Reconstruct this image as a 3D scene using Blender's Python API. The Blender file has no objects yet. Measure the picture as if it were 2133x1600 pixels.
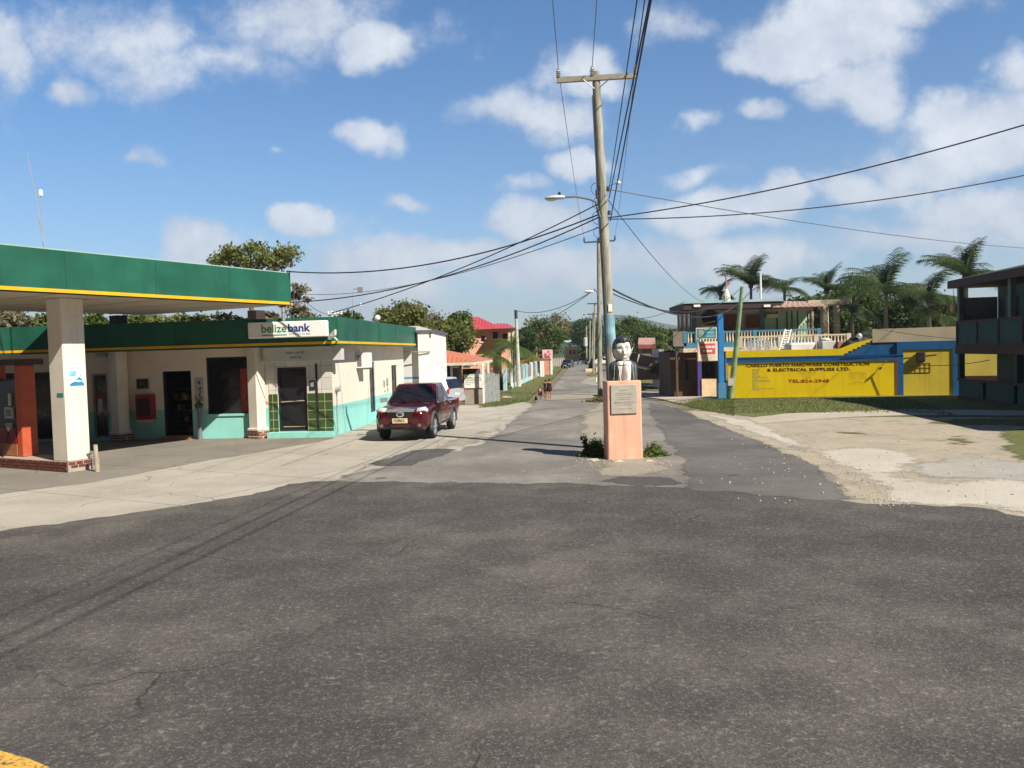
import bpy, bmesh, math, random
import numpy as np
from mathutils import Vector, Matrix
from mathutils.geometry import delaunay_2d_cdt

# ------------------------------------------------------------------ camera, sky, sun, exposure
SC = bpy.context.scene
COL = SC.collection
F = 1673.0            # focal length in pixels of the 2133 px wide photograph
HC = 2.7              # camera height
PITCH = math.atan(68 / F); ROLL = math.radians(1.6)
cam_d = bpy.data.cameras.new("camera"); cam = bpy.data.objects.new("camera", cam_d); COL.objects.link(cam)
cam_d.sensor_width = 36; cam_d.lens = F / 2133 * 36; cam_d.clip_end = 9000; cam_d.clip_start = 0.05
fw = Vector((0, math.cos(PITCH), -math.sin(PITCH))); r0 = Vector((1, 0, 0)); u0 = Vector((0, math.sin(PITCH), math.cos(PITCH)))
rt = math.cos(ROLL) * r0 - math.sin(ROLL) * u0; up = math.cos(ROLL) * u0 + math.sin(ROLL) * r0
CAM = Vector((0, 0, HC))
M = Matrix((rt, up, -fw)).transposed().to_4x4(); M.translation = CAM
cam.matrix_world = M
SC.camera = cam
SC.render.resolution_x, SC.render.resolution_y = 1024, 768
SC.view_settings.view_transform = 'Standard'; SC.view_settings.look = 'None'
SC.view_settings.exposure = 0.66; SC.view_settings.gamma = 1.0
SUN_AZ = Vector((0.72, -0.69)).normalized()     # horizontal direction towards the sun
SUN_EL = math.radians(42)
sd = Vector((SUN_AZ.x * math.cos(SUN_EL), SUN_AZ.y * math.cos(SUN_EL), math.sin(SUN_EL)))
sl = bpy.data.lights.new("sun", 'SUN'); sl.energy = 5.0; sl.angle = math.radians(0.5); sl.color = (1.0, 0.93, 0.80)
so = bpy.data.objects.new("sun", sl); COL.objects.link(so); so.rotation_euler = sd.to_track_quat('Z', 'Y').to_euler()
so.location = (20, -20, 30)

def ray(px, py):
    return fw + rt * ((px - 1066.5) / F) - up * ((py - 800) / F)

W = bpy.data.worlds.new("World"); SC.world = W; W.use_nodes = True
nt = W.node_tree; N = nt.nodes; L = nt.links
for n in list(N): N.remove(n)
def nd(t, **k):
    n = N.new(t)
    for a, b in k.items(): setattr(n, a, b)
    return n
def wm(op, a, b=None, c=None, clamp=False):
    n = nd('ShaderNodeMath', operation=op); n.use_clamp = clamp
    for i, v in enumerate((a, b, c)):
        if v is None: continue
        if isinstance(v, (int, float)): n.inputs[i].default_value = v
        else: L.new(v, n.inputs[i])
    return n.outputs[0]
def wmix(f, a, b, mode='MIX'):
    n = nd('ShaderNodeMix', data_type='RGBA', blend_type=mode)
    for s, v in ((0, f), (6, a), (7, b)):
        if isinstance(v, (int, float)): n.inputs[s].default_value = v
        elif isinstance(v, tuple): n.inputs[s].default_value = (*v, 1)
        else: L.new(v, n.inputs[s])
    return n.outputs[2]
sky = nd('ShaderNodeTexSky', sky_type='NISHITA'); sky.sun_disc = False
sky.sun_elevation = SUN_EL; sky.sun_rotation = math.atan2(sd.x, sd.y); sky.air_density = 1.0; sky.dust_density = 0.6; sky.ozone_density = 2.0
tc = nd('ShaderNodeTexCoord'); sp = nd('ShaderNodeSeparateXYZ'); L.new(tc.outputs['Generated'], sp.inputs[0])
ay = wm('MAXIMUM', wm('ABSOLUTE', sp.outputs[1]), 0.12)
U_ = wm('DIVIDE', sp.outputs[0], ay); V_ = wm('DIVIDE', sp.outputs[2], ay)
cb = nd('ShaderNodeCombineXYZ'); L.new(U_, cb.inputs[0]); L.new(V_, cb.inputs[1])
nz = nd('ShaderNodeTexNoise'); nz.inputs['Scale'].default_value = 5.0; nz.inputs['Detail'].default_value = 12; nz.inputs['Roughness'].default_value = 0.66
L.new(cb.outputs[0], nz.inputs['Vector'])
wn = nd('ShaderNodeTexNoise'); wn.inputs['Scale'].default_value = 9; wn.inputs['Detail'].default_value = 8
L.new(cb.outputs[0], wn.inputs['Vector'])
wv = nd('ShaderNodeVectorMath', operation='MULTIPLY_ADD'); L.new(wn.outputs['Color'], wv.inputs[0])
wv.inputs[1].default_value = (0.13, 0.08, 0); wv.inputs[2].default_value = (-0.065, -0.04, 0)
ad = nd('ShaderNodeVectorMath', operation='ADD'); L.new(cb.outputs[0], ad.inputs[0]); L.new(wv.outputs[0], ad.inputs[1])
blobs = [(100,60,260,90,.42),(330,60,200,90,.55),(600,40,420,110,.62),(470,130,260,70,.55),(790,85,95,60,1.15),(640,90,120,50,.55),(150,180,60,35,.7),(0,90,60,110,.75),
 (305,330,45,28,.55),(760,275,120,40,1.1),(585,295,35,18,.5),(405,490,95,50,1.45),(640,465,60,38,1.3),(835,430,45,22,.6),
 (1230,140,110,60,1.15),(1050,220,130,60,.78),(1180,240,120,70,.75),(1195,335,75,36,1.2),(1110,455,110,50,.95),(1085,380,50,22,.5),
 (1440,250,60,35,.72),(1580,240,75,32,.85),(1460,355,90,28,.55),(1620,415,75,45,1.35),(1530,440,170,50,.95),(1690,80,280,80,1.0),(1560,120,130,50,.95),(1790,180,130,70,.85),(1400,50,110,60,.55),
 (2070,265,200,80,1.5),(1950,330,170,60,.95),(2100,150,80,70,.8),(1800,395,160,45,.75),(2050,440,220,60,.78),(1800,20,260,60,.9),
 (900,540,260,40,.72),(1150,560,260,45,.72),(1500,540,300,45,.68),(700,600,300,40,.6),(1900,500,250,40,.65)]
acc = None
for (bx, by, rx, ry, am) in blobs:
    d = ray(bx, by); cu, cv = d.x / d.y, d.z / d.y
    s1 = nd('ShaderNodeVectorMath', operation='MULTIPLY_ADD'); L.new(ad.outputs[0], s1.inputs[0])
    kx, ky = F / (rx * 1.25), F / (ry * 1.3)
    s1.inputs[1].default_value = (kx, ky, 0); s1.inputs[2].default_value = (-cu * kx, -cv * ky, 0)
    ln = nd('ShaderNodeVectorMath', operation='LENGTH'); L.new(s1.outputs[0], ln.inputs[0])
    v = wm('MULTIPLY', wm('SUBTRACT', 1.0, ln.outputs['Value'], clamp=True), am)
    acc = v if acc is None else wm('MAXIMUM', acc, v)
hz = wm('MULTIPLY', wm('SUBTRACT', 1.0, wm('MULTIPLY', wm('ABSOLUTE', V_), 3.8), clamp=True), 0.34)
acc = wm('ADD', acc, hz)
fld = wm('ADD', wm('MULTIPLY', acc, 1.25), wm('MULTIPLY', wm('SUBTRACT', nz.outputs['Fac'], 0.5), 2.1))
mr = nd('ShaderNodeMapRange', interpolation_type='SMOOTHSTEP'); L.new(fld, mr.inputs[0])
mr.inputs[1].default_value = 0.16; mr.inputs[2].default_value = 0.80; mr.inputs[3].default_value = 0; mr.inputs[4].default_value = 0.86
# cloud shading: lower parts of a cloud are greyer
ad2 = nd('ShaderNodeVectorMath', operation='ADD'); L.new(cb.outputs[0], ad2.inputs[0]); ad2.inputs[1].default_value = (0.012, 0.03, 0)
nz2 = nd('ShaderNodeTexNoise'); nz2.inputs['Scale'].default_value = 5.0; nz2.inputs['Detail'].default_value = 5; L.new(ad2.outputs[0], nz2.inputs['Vector'])
shd = wm('MULTIPLY_ADD', wm('SUBTRACT', nz.outputs['Fac'], nz2.outputs['Fac']), 3.2, 0.55, clamp=True)
shd = wm('MULTIPLY', shd, wm('MULTIPLY_ADD', fld, 0.6, 0.35, clamp=True), clamp=True)
ccol = wmix(shd, (5.0, 5.6, 6.9), (8.6, 9.0, 9.4))
tint = wmix(wm('MULTIPLY', V_, 2.2, clamp=True), (0.98, 1.12, 1.26), (0.56, 0.98, 1.30))
dk = wm('MULTIPLY', wm('SUBTRACT', 1.0, wm('MULTIPLY', wm('SUBTRACT', sp.outputs[2], 0.5, clamp=True), 1.3)), wm('MULTIPLY_ADD', sp.outputs[1], 1.2, 0.8, clamp=True))  # unseen sky overhead and behind the camera dimmed to cut fill light
skyc = wmix(1.0, wmix(1.0, sky.outputs[0], tint, 'MULTIPLY'), dk, 'MULTIPLY')
fin = wmix(wm('MULTIPLY', mr.outputs[0], wm('MULTIPLY_ADD', sp.outputs[1], 4.0, 0.6, clamp=True)), skyc, ccol)  # clouds fade out behind the camera, so less fill comes from there
bg = nd('ShaderNodeBackground'); bg.inputs['Strength'].default_value = 0.070
L.new(fin, bg.inputs[0]); wo = nd('ShaderNodeOutputWorld'); L.new(bg.outputs[0], wo.inputs[0])
W.cycles.sampling_method = 'AUTOMATIC'

# ------------------------------------------------------------------ terrain helpers
KN = [(-60, 0), (34.5, 0), (42, -.16), (50, -.52), (58, -.93), (65, -1.13), (81, -1.13), (116, -.70), (146, -.38), (200, -.75), (324, -1.19), (5000, -1.19)]
def zt(y):
    for (a, za), (b, zb) in zip(KN, KN[1:]):
        if y <= b: return za + (zb - za) * (y - a) / (b - a) if y > a else za
    return KN[-1][1]
def G(px, py):                              # ground point seen at a place of the photograph
    d = ray(px, py); t = 1.0; last = 0
    for i in range(4000):
        p = CAM + d * t
        if p.z <= zt(p.y): break
        last = t; t *= 1.01
    for i in range(40):
        m = (last + t) / 2; p = CAM + d * m
        if p.z <= zt(p.y): t = m
        else: last = m
    p = CAM + d * t; return Vector((p.x, p.y, zt(p.y)))
def at(px, py, Y):                          # point at world depth Y
    d = ray(px, py); return CAM + d * (Y / d.y)
def atz(px, py, z):
    d = ray(px, py); return CAM + d * ((z - HC) / d.z)
class Frame:
    def __init__(s, O, U):
        s.O = Vector((O[0], O[1], 0)); s.U = Vector((U[0], U[1], 0)).normalized()
        n = Vector((s.U.y, -s.U.x, 0))
        s.N = n if n.dot(CAM - s.O) > 0 else -n
    def hit(s, px, py, d=0.0):
        r = ray(px, py); o = s.O + s.N * d
        t = (o - CAM).dot(s.N) / r.dot(s.N); p = CAM + r * t
        return (p - o).dot(s.U), p.z
    def pt(s, a, z, d=0.0):
        p = s.O + s.U * a + s.N * d; return Vector((p.x, p.y, z))

# ------------------------------------------------------------------ mesh helpers
WL = {}
class MB:
    def __init__(s): s.v = []; s.f = []
    def add(s, vs, fs):
        b = len(s.v); s.v += [tuple(v) for v in vs]; s.f += [tuple(b + i for i in f) for f in fs]; return s
    def hexa(s, p):                          # p: 4 bottom, 4 top
        return s.add(p, [(3, 2, 1, 0), (4, 5, 6, 7), (0, 1, 5, 4), (1, 2, 6, 5), (2, 3, 7, 6), (3, 0, 4, 7)])
    def box(s, x0, x1, y0, y1, z0, z1):
        return s.hexa([(x0, y0, z0), (x1, y0, z0), (x1, y1, z0), (x0, y1, z0), (x0, y0, z1), (x1, y0, z1), (x1, y1, z1), (x0, y1, z1)])
    def fb(s, fr, a0, a1, d0, d1, z0, z1):   # box in a frame: along, outwards, up
        P = [fr.pt(a, z, d) for z in (z0, z1) for (a, d) in ((a0, d0), (a1, d0), (a1, d1), (a0, d1))]
        return s.hexa(P)
    def bev(s, fr, a0, a1, d0, d1, z0, z1, b=.02):   # chamfered box
        P = []
        for (z, k) in ((z0, b), (z0 + b, 0), (z1 - b, 0), (z1, b)):
            A0, A1, D0, D1 = a0 + k, a1 - k, min(d0, d1) + k, max(d0, d1) - k
            for (a, d) in ((A0 + b, D0), (A1 - b, D0), (A1, D0 + b), (A1, D1 - b), (A1 - b, D1), (A0 + b, D1), (A0, D1 - b), (A0, D0 + b)):
                P.append(fr.pt(a, z, d))
        fs = [tuple(range(7, -1, -1)), tuple(range(24, 32))]
        for r in range(3):
            for i in range(8): fs.append((r * 8 + i, r * 8 + (i + 1) % 8, r * 8 + 8 + (i + 1) % 8, r * 8 + 8 + i))
        return s.add(P, fs)
    def tube(s, pts, rs, n=8, cap=True):
        pts = [Vector(p) for p in pts]
        if isinstance(rs, (int, float)): rs = [rs] * len(pts)
        vs = []; pr = None
        for i, p in enumerate(pts):
            t = (pts[min(i + 1, len(pts) - 1)] - pts[max(i - 1, 0)]).normalized()
            if pr is None: a = t.orthogonal().normalized()
            else:
                a = pr - t * pr.dot(t)
                a = a.normalized() if a.length > 1e-6 else t.orthogonal().normalized()
            pr = a; b = t.cross(a)
            for k in range(n):
                an = 2 * math.pi * k / n; vs.append(p + (a * math.cos(an) + b * math.sin(an)) * rs[i])
        fs = []
        for i in range(len(pts) - 1):
            for k in range(n): fs.append((i * n + k, i * n + (k + 1) % n, (i + 1) * n + (k + 1) % n, (i + 1) * n + k))
        if cap: fs.append(tuple(range(n - 1, -1, -1))); fs.append(tuple((len(pts) - 1) * n + k for k in range(n)))
        return s.add(vs, fs)
    def lathe(s, c, prof, n=12, cap=True):   # prof: (radius, z)
        vs = [(c[0] + r * math.cos(2 * math.pi * k / n), c[1] + r * math.sin(2 * math.pi * k / n), c[2] + z) for r, z in prof for k in range(n)]
        fs = [(i * n + k, i * n + (k + 1) % n, (i + 1) * n + (k + 1) % n, (i + 1) * n + k) for i in range(len(prof) - 1) for k in range(n)]
        if cap: fs.append(tuple(range(n - 1, -1, -1))); fs.append(tuple((len(prof) - 1) * n + k for k in range(n)))
        return s.add(vs, fs)
    def ell(s, c, r, nu=16, nv=10):
        vs = []; fs = []
        for j in range(nv + 1):
            ph = math.pi * j / nv - math.pi / 2
            for i in range(nu):
                th = 2 * math.pi * i / nu
                vs.append((c[0] + r[0] * math.cos(ph) * math.cos(th), c[1] + r[1] * math.cos(ph) * math.sin(th), c[2] + r[2] * math.sin(ph)))
        for j in range(nv):
            for i in range(nu): fs.append((j * nu + i, j * nu + (i + 1) % nu, (j + 1) * nu + (i + 1) % nu, (j + 1) * nu + i))
        return s.add(vs, fs)
    def prism(s, pts, vec):                  # polygon extruded along vec
        n = len(pts); a = [Vector(p) for p in pts]; b = [p + Vector(vec) for p in a]
        fs = [tuple(range(n - 1, -1, -1)), tuple(range(n, 2 * n))] + [(i, (i + 1) % n, n + (i + 1) % n, n + i) for i in range(n)]
        return s.add(a + b, fs)
    def quad(s, a, b, c, d): return s.add([a, b, c, d], [(0, 1, 2, 3)])
    def loft(s, rings, closed=True, cap=True):
        n = len(rings[0]); vs = [p for r in rings for p in r]; m = n if closed else n - 1
        fs = [(i * n + k, i * n + (k + 1) % n, (i + 1) * n + (k + 1) % n, (i + 1) * n + k) for i in range(len(rings) - 1) for k in range(m)]
        if cap: fs.append(tuple(range(n - 1, -1, -1))); fs.append(tuple((len(rings) - 1) * n + k for k in range(n)))
        return s.add(vs, fs)
    def build(s, name, mat, parent=None, smooth=False, fix=True):
        me = bpy.data.meshes.new(name); off = WL.get(parent.name, Vector((0, 0, 0))) if parent else Vector((0, 0, 0))
        me.from_pydata([(v[0] - off[0], v[1] - off[1], v[2] - off[2]) for v in s.v], [], s.f)
        if fix:
            bm = bmesh.new(); bm.from_mesh(me); bmesh.ops.recalc_face_normals(bm, faces=bm.faces); bm.to_mesh(me); bm.free()
        if smooth: me.polygons.foreach_set('use_smooth', [True] * len(me.polygons))
        if mat: me.materials.append(mat)
        o = bpy.data.objects.new(name, me); COL.objects.link(o)
        if parent: o.parent = parent
        WL[o.name] = off.copy()
        return o
def npmesh(name, v, f, mat, parent=None, smooth=False):   # numpy arrays, faces (n,k)
    off = WL.get(parent.name, Vector((0, 0, 0))) if parent else Vector((0, 0, 0))
    v = np.asarray(v, dtype=np.float32) - np.array(off, dtype=np.float32); f = np.asarray(f, dtype=np.int32)
    me = bpy.data.meshes.new(name); me.vertices.add(len(v)); me.vertices.foreach_set('co', v.ravel())
    k = f.shape[1]; me.loops.add(f.size); me.loops.foreach_set('vertex_index', f.ravel())
    me.polygons.add(len(f)); me.polygons.foreach_set('loop_start', np.arange(0, f.size, k, dtype=np.int32))
    me.update(calc_edges=True); me.validate()
    if smooth: me.polygons.foreach_set('use_smooth', [True] * len(me.polygons))
    me.materials.append(mat); o = bpy.data.objects.new(name, me); COL.objects.link(o)
    if parent: o.parent = parent
    WL[o.name] = off.copy()
    return o
def tag(o, label=None, cat=None, group=None, kind=None):
    if label: o['label'] = label
    if cat: o['category'] = cat
    if group: o['group'] = group
    if kind: o['kind'] = kind
    return o
def thing(name, label, cat, loc=(0, 0, 0), group=None):
    o = bpy.data.objects.new(name, None); COL.objects.link(o); o.location = loc; o.empty_display_size = .2
    WL[o.name] = Vector(loc); return tag(o, label, cat, group)
def place(root, loc, rz=0, scale=1.0):
    root.location = loc; root.rotation_euler = (0, 0, rz); root.scale = (scale,) * 3; return root
def dup(root, loc, rz=0, scale=None, label=None, group=None):
    r = root.copy(); COL.objects.link(r); r.location = loc; r.rotation_euler = (0, 0, rz)
    if scale: r.scale = (scale,) * 3
    if label: r['label'] = label
    if group: r['group'] = group
    for ch in list(root.children):
        c = ch.copy(); COL.objects.link(c); c.parent = r
        for g in ch.children:
            d = g.copy(); COL.objects.link(d); d.parent = c
    return r
def bake(o, mods):                            # apply modifiers by evaluating the mesh
    for (t, k) in mods:
        m = o.modifiers.new(t, t)
        for a, b in k.items(): setattr(m, a, b)
    bpy.context.view_layer.update()
    dg = bpy.context.evaluated_depsgraph_get(); ev = o.evaluated_get(dg)
    me = bpy.data.meshes.new_from_object(ev); old = o.data; o.modifiers.clear(); o.data = me
    bpy.data.meshes.remove(old); return o
def cut(o, cutters):
    for c in cutters: c.parent = None
    bake(o, [('BOOLEAN', dict(operation='DIFFERENCE', object=c, solver='EXACT')) for c in cutters])
    for c in cutters: bpy.data.objects.remove(c)
    return o
_tc = {}
def text_geo(txt, bold=0.0, spacing=1.0):
    k = (txt, bold, spacing)
    if k not in _tc:
        cu = bpy.data.curves.new('t', 'FONT'); cu.body = txt; cu.size = 1.0; cu.offset = bold; cu.space_character = spacing; cu.resolution_u = 3
        ob = bpy.data.objects.new('t', cu); COL.objects.link(ob); bpy.context.view_layer.update()
        me = bpy.data.meshes.new_from_object(ob.evaluated_get(bpy.context.evaluated_depsgraph_get()))
        vs = [v.co.copy() for v in me.vertices]; fs = [tuple(p.vertices) for p in me.polygons]
        bpy.data.objects.remove(ob); bpy.data.curves.remove(cu); bpy.data.meshes.remove(me)
        _tc[k] = (vs, fs)
    return _tc[k]
def put_text(mb, txt, O, U, V, w=None, h=None, bold=0.0, spacing=1.0, shear=0.0):
    """letters laid on a surface: O lower left, U right, V up; w total width, h cap height"""
    vs, fs = text_geo(txt, bold, spacing)
    x0 = min(v.x for v in vs); x1 = max(v.x for v in vs); y0 = min(v.y for v in vs); y1 = max(v.y for v in vs)
    sy = (h or 1) / (y1 - y0); sx = (w / (x1 - x0)) if w else sy
    O = Vector(O); U = Vector(U).normalized(); V = Vector(V).normalized()
    nn = U.cross(V).normalized() * 0.004
    mb.add([O + U * ((v.x - x0) * sx) + V * ((v.y - y0) * sy) + nn for v in vs], fs)
def sheet_strip(mb, O, U, V, w, h):
    mb.quad(O, O + U * w, O + U * w + V * h, O + V * h)

# ------------------------------------------------------------------ materials
class MT:
    def __init__(s, name):
        s.m = bpy.data.materials.new(name); s.m.use_nodes = True; s.t = s.m.node_tree; s.n = s.t.nodes; s.l = s.t.links
        s.b = s.n['Principled BSDF']; s.pos = s.n.new('ShaderNodeNewGeometry').outputs['Position']
    def node(s, t, **k):
        n = s.n.new(t)
        for a, b in k.items(): setattr(n, a, b)
        return n
    def math(s, op, a, b=None, c=None, clamp=False):
        n = s.node('ShaderNodeMath', operation=op); n.use_clamp = clamp
        for i, v in enumerate((a, b, c)):
            if v is None: continue
            if isinstance(v, (int, float)): n.inputs[i].default_value = v
            else: s.l.new(v, n.inputs[i])
        return n.outputs[0]
    def noise(s, scale, detail=4, rough=.55, vec=None, stretch=None):
        n = s.node('ShaderNodeTexNoise'); n.inputs['Scale'].default_value = scale; n.inputs['Detail'].default_value = detail; n.inputs['Roughness'].default_value = rough
        v = vec or s.pos
        if stretch:
            m = s.node('ShaderNodeVectorMath', operation='MULTIPLY'); s.l.new(v, m.inputs[0]); m.inputs[1].default_value = stretch; v = m.outputs[0]
        s.l.new(v, n.inputs['Vector']); return n.outputs['Fac']
    def rng(s, v, a, b, c=0, d=1, smooth=True):
        n = s.node('ShaderNodeMapRange'); n.interpolation_type = 'SMOOTHSTEP' if smooth else 'LINEAR'
        s.l.new(v, n.inputs[0])
        for i, x in enumerate((a, b, c, d)): n.inputs[i + 1].default_value = x
        return n.outputs[0]
    def mix(s, f, a, b, mode='MIX'):
        n = s.node('ShaderNodeMix', data_type='RGBA', blend_type=mode)
        for i, v in ((0, f), (6, a), (7, b)):
            if isinstance(v, (int, float)): n.inputs[i].default_value = v
            elif isinstance(v, tuple): n.inputs[i].default_value = (*v[:3], 1)
            else: s.l.new(v, n.inputs[i])
        return n.outputs[2]
    def col(s, c): 
        if isinstance(c, tuple): s.b.inputs['Base Color'].default_value = (*c[:3], 1)
        else: s.l.new(c, s.b.inputs['Base Color'])
    def bump(s, h, strength=.3, dist=.02):
        n = s.node('ShaderNodeBump'); n.inputs['Strength'].default_value = strength; n.inputs['Distance'].default_value = dist
        s.l.new(h, n.inputs['Height']); s.l.new(n.outputs[0], s.b.inputs['Normal'])
    def set(s, rough=None, metal=None, spec=None):
        if rough is not None: s.b.inputs['Roughness'].default_value = rough
        if metal is not None: s.b.inputs['Metallic'].default_value = metal
        if spec is not None: s.b.inputs['Specular IOR Level'].default_value = spec
        return s
MC = {}
def sc3(c, k): return tuple(min(1, x * k) for x in c)
def paint(name, c, rough=.65, var=.14, scale=2.5, bump=.12, dirt=.25, dirtcol=(.16, .13, .10), metal=0, spec=.3, streak=False):
    """weathered surface: tone variation, grime patches, fine bump"""
    if name in MC: return MC[name]
    m = MT(name); a = m.noise(scale, 5); fine = m.noise(scale * 16, 3)
    base = m.mix(m.rng(a, .3, .7), sc3(c, 1 - var), sc3(c, 1 + var * .6))
    base = m.mix(m.rng(fine, .25, .75, 0, .5), base, m.mix(1.0, base, (.86, .86, .86), 'MULTIPLY'))
    if dirt > 0:
        g = m.noise(scale * .8, 7, .68, stretch=(1, 1, .22) if streak else None)
        base = m.mix(m.rng(g, .52, .8, 0, dirt), base, dirtcol)
    if streak:
        v_ = m.noise(5, 4, .6, stretch=(1, 1, .05)); base = m.mix(m.rng(v_, .5, .72, 0, .28), base, m.mix(1.0, base, (.58, .58, .6), 'MULTIPLY')); base = m.mix(m.rng(v_, .26, .4, .22, 0), base, m.mix(1.0, base, (1.35, 1.35, 1.35), 'MULTIPLY'))
    m.col(base); m.set(rough, metal, spec)
    if bump: m.bump(fine, bump, .01)
    MC[name] = m.m; return m.m
def glossy(name, c, rough=.25, metal=0, spec=.5, coat=0):
    if name in MC: return MC[name]
    m = MT(name); a = m.noise(6, 4); m.col(m.mix(m.rng(a, .3, .7), sc3(c, .88), sc3(c, 1.06)))
    d = m.noise(3, 6, .65)
    rr = m.rng(d, .4, .75, rough, min(1, rough + .2)); m.l.new(rr, m.b.inputs['Roughness']); m.set(None, metal, spec)
    if coat: m.b.inputs['Coat Weight'].default_value = coat; m.b.inputs['Coat Roughness'].default_value = .06
    MC[name] = m.m; return m.m
def dado(name, up_c, low_c, h, streak=.25):
    """wall painted in two colours, the lower one up to height h"""
    if name in MC: return MC[name]
    m = MT(name); s = m.node('ShaderNodeSeparateXYZ'); m.l.new(m.pos, s.inputs[0])
    wob = m.math('MULTIPLY_ADD', m.noise(3, 2), .03, h - .015)
    f = m.math('LESS_THAN', s.outputs[2], wob)
    base = m.mix(f, up_c, low_c); a = m.noise(1.6, 6, .6); fine = m.noise(40, 3)
    base = m.mix(m.rng(a, .35, .7, 0, .5), base, m.mix(1.0, base, (.84, .84, .86), 'MULTIPLY'))
    g = m.noise(2.2, 7, .7, stretch=(1.6, 1.6, .2)); base = m.mix(m.rng(g, .55, .8, 0, streak), base, (.22, .2, .17))
    m.col(base); m.set(.75, 0, .25); m.bump(fine, .15, .01); MC[name] = m.m; return m.m
def brickm(name, c1=(.17, .045, .035), c2=(.25, .08, .05), mortar=(.55, .47, .36), frame=None, sx=.22, sz=.085):
    if name in MC: return MC[name]
    m = MT(name); s = m.node('ShaderNodeSeparateXYZ'); m.l.new(m.pos, s.inputs[0])
    c = m.node('ShaderNodeCombineXYZ'); m.l.new(m.math('SUBTRACT', s.outputs[0], m.math('MULTIPLY', s.outputs[1], .9)), c.inputs[0]); m.l.new(s.outputs[2], c.inputs[1])
    b = m.node('ShaderNodeTexBrick'); m.l.new(c.outputs[0], b.inputs['Vector']); b.inputs['Scale'].default_value = 1
    b.inputs['Brick Width'].default_value = sx; b.inputs['Row Height'].default_value = sz; b.inputs['Mortar Size'].default_value = .012
    b.inputs['Color1'].default_value = (*c1, 1); b.inputs['Color2'].default_value = (*c2, 1); b.inputs['Mortar'].default_value = (*mortar, 1)
    m.col(m.mix(m.rng(m.noise(6, 5), .4, .8, 0, .4), b.outputs['Color'], (.2, .15, .12))); m.set(.85); m.bump(b.outputs['Fac'], -.4, .01)
    MC[name] = m.m; return m.m
def tilem(name, c, gap, size, fr):
    if name in MC: return MC[name]
    m = MT(name); d = m.node('ShaderNodeVectorMath', operation='SUBTRACT'); m.l.new(m.pos, d.inputs[0]); d.inputs[1].default_value = fr.pt(0, 0)
    dt = m.node('ShaderNodeVectorMath', operation='DOT_PRODUCT'); m.l.new(d.outputs[0], dt.inputs[0]); dt.inputs[1].default_value = fr.U
    s = m.node('ShaderNodeSeparateXYZ'); m.l.new(m.pos, s.inputs[0])
    c_ = m.node('ShaderNodeCombineXYZ'); m.l.new(dt.outputs['Value'], c_.inputs[0]); m.l.new(s.outputs[2], c_.inputs[1])
    b = m.node('ShaderNodeTexBrick'); b.offset = 0; m.l.new(c_.outputs[0], b.inputs['Vector']); b.inputs['Scale'].default_value = 1
    b.inputs['Brick Width'].default_value = size; b.inputs['Row Height'].default_value = size; b.inputs['Mortar Size'].default_value = .008
    b.inputs['Color1'].default_value = (*c, 1); b.inputs['Color2'].default_value = (*sc3(c, .85), 1); b.inputs['Mortar'].default_value = (*gap, 1)
    m.col(b.outputs['Color']); m.set(.25, 0, .5); MC[name] = m.m; return m.m
def leafm(name, c1, c2, c3=None, trans=.25):
    if name in MC: return MC[name]
    m = MT(name); a = m.noise(.9, 4); b_ = m.noise(9, 2)
    col = m.mix(m.rng(a, .35, .65), c1, c2)
    if c3: col = m.mix(m.rng(m.noise(1.7, 3), .56, .72), col, c3)
    col = m.mix(m.rng(b_, .3, .7, 0, .6), col, m.mix(1.0, col, (.6, .62, .55), 'MULTIPLY'))
    m.col(col); m.set(.55, 0, .3)
    tr = m.node('ShaderNodeBsdfTranslucent'); m.l.new(m.mix(1.0, col, (1.2, 1.25, .6), 'MULTIPLY'), tr.inputs[0])
    mx = m.node('ShaderNodeMixShader'); mx.inputs[0].default_value = trans; m.l.new(m.b.outputs[0], mx.inputs[1]); m.l.new(tr.outputs[0], mx.inputs[2])
    m.l.new(mx.outputs[0], m.n['Material Output'].inputs[0]); MC[name] = m.m; return m.m
def barkm(name, c=(.16, .12, .085)):
    if name in MC: return MC[name]
    m = MT(name); a = m.noise(8, 6, .6, stretch=(1, 1, .15)); m.col(m.mix(m.rng(a, .3, .7), sc3(c, .55), sc3(c, 1.25))); m.set(.9); m.bump(a, .5, .02); MC[name] = m.m; return m.m
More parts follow.
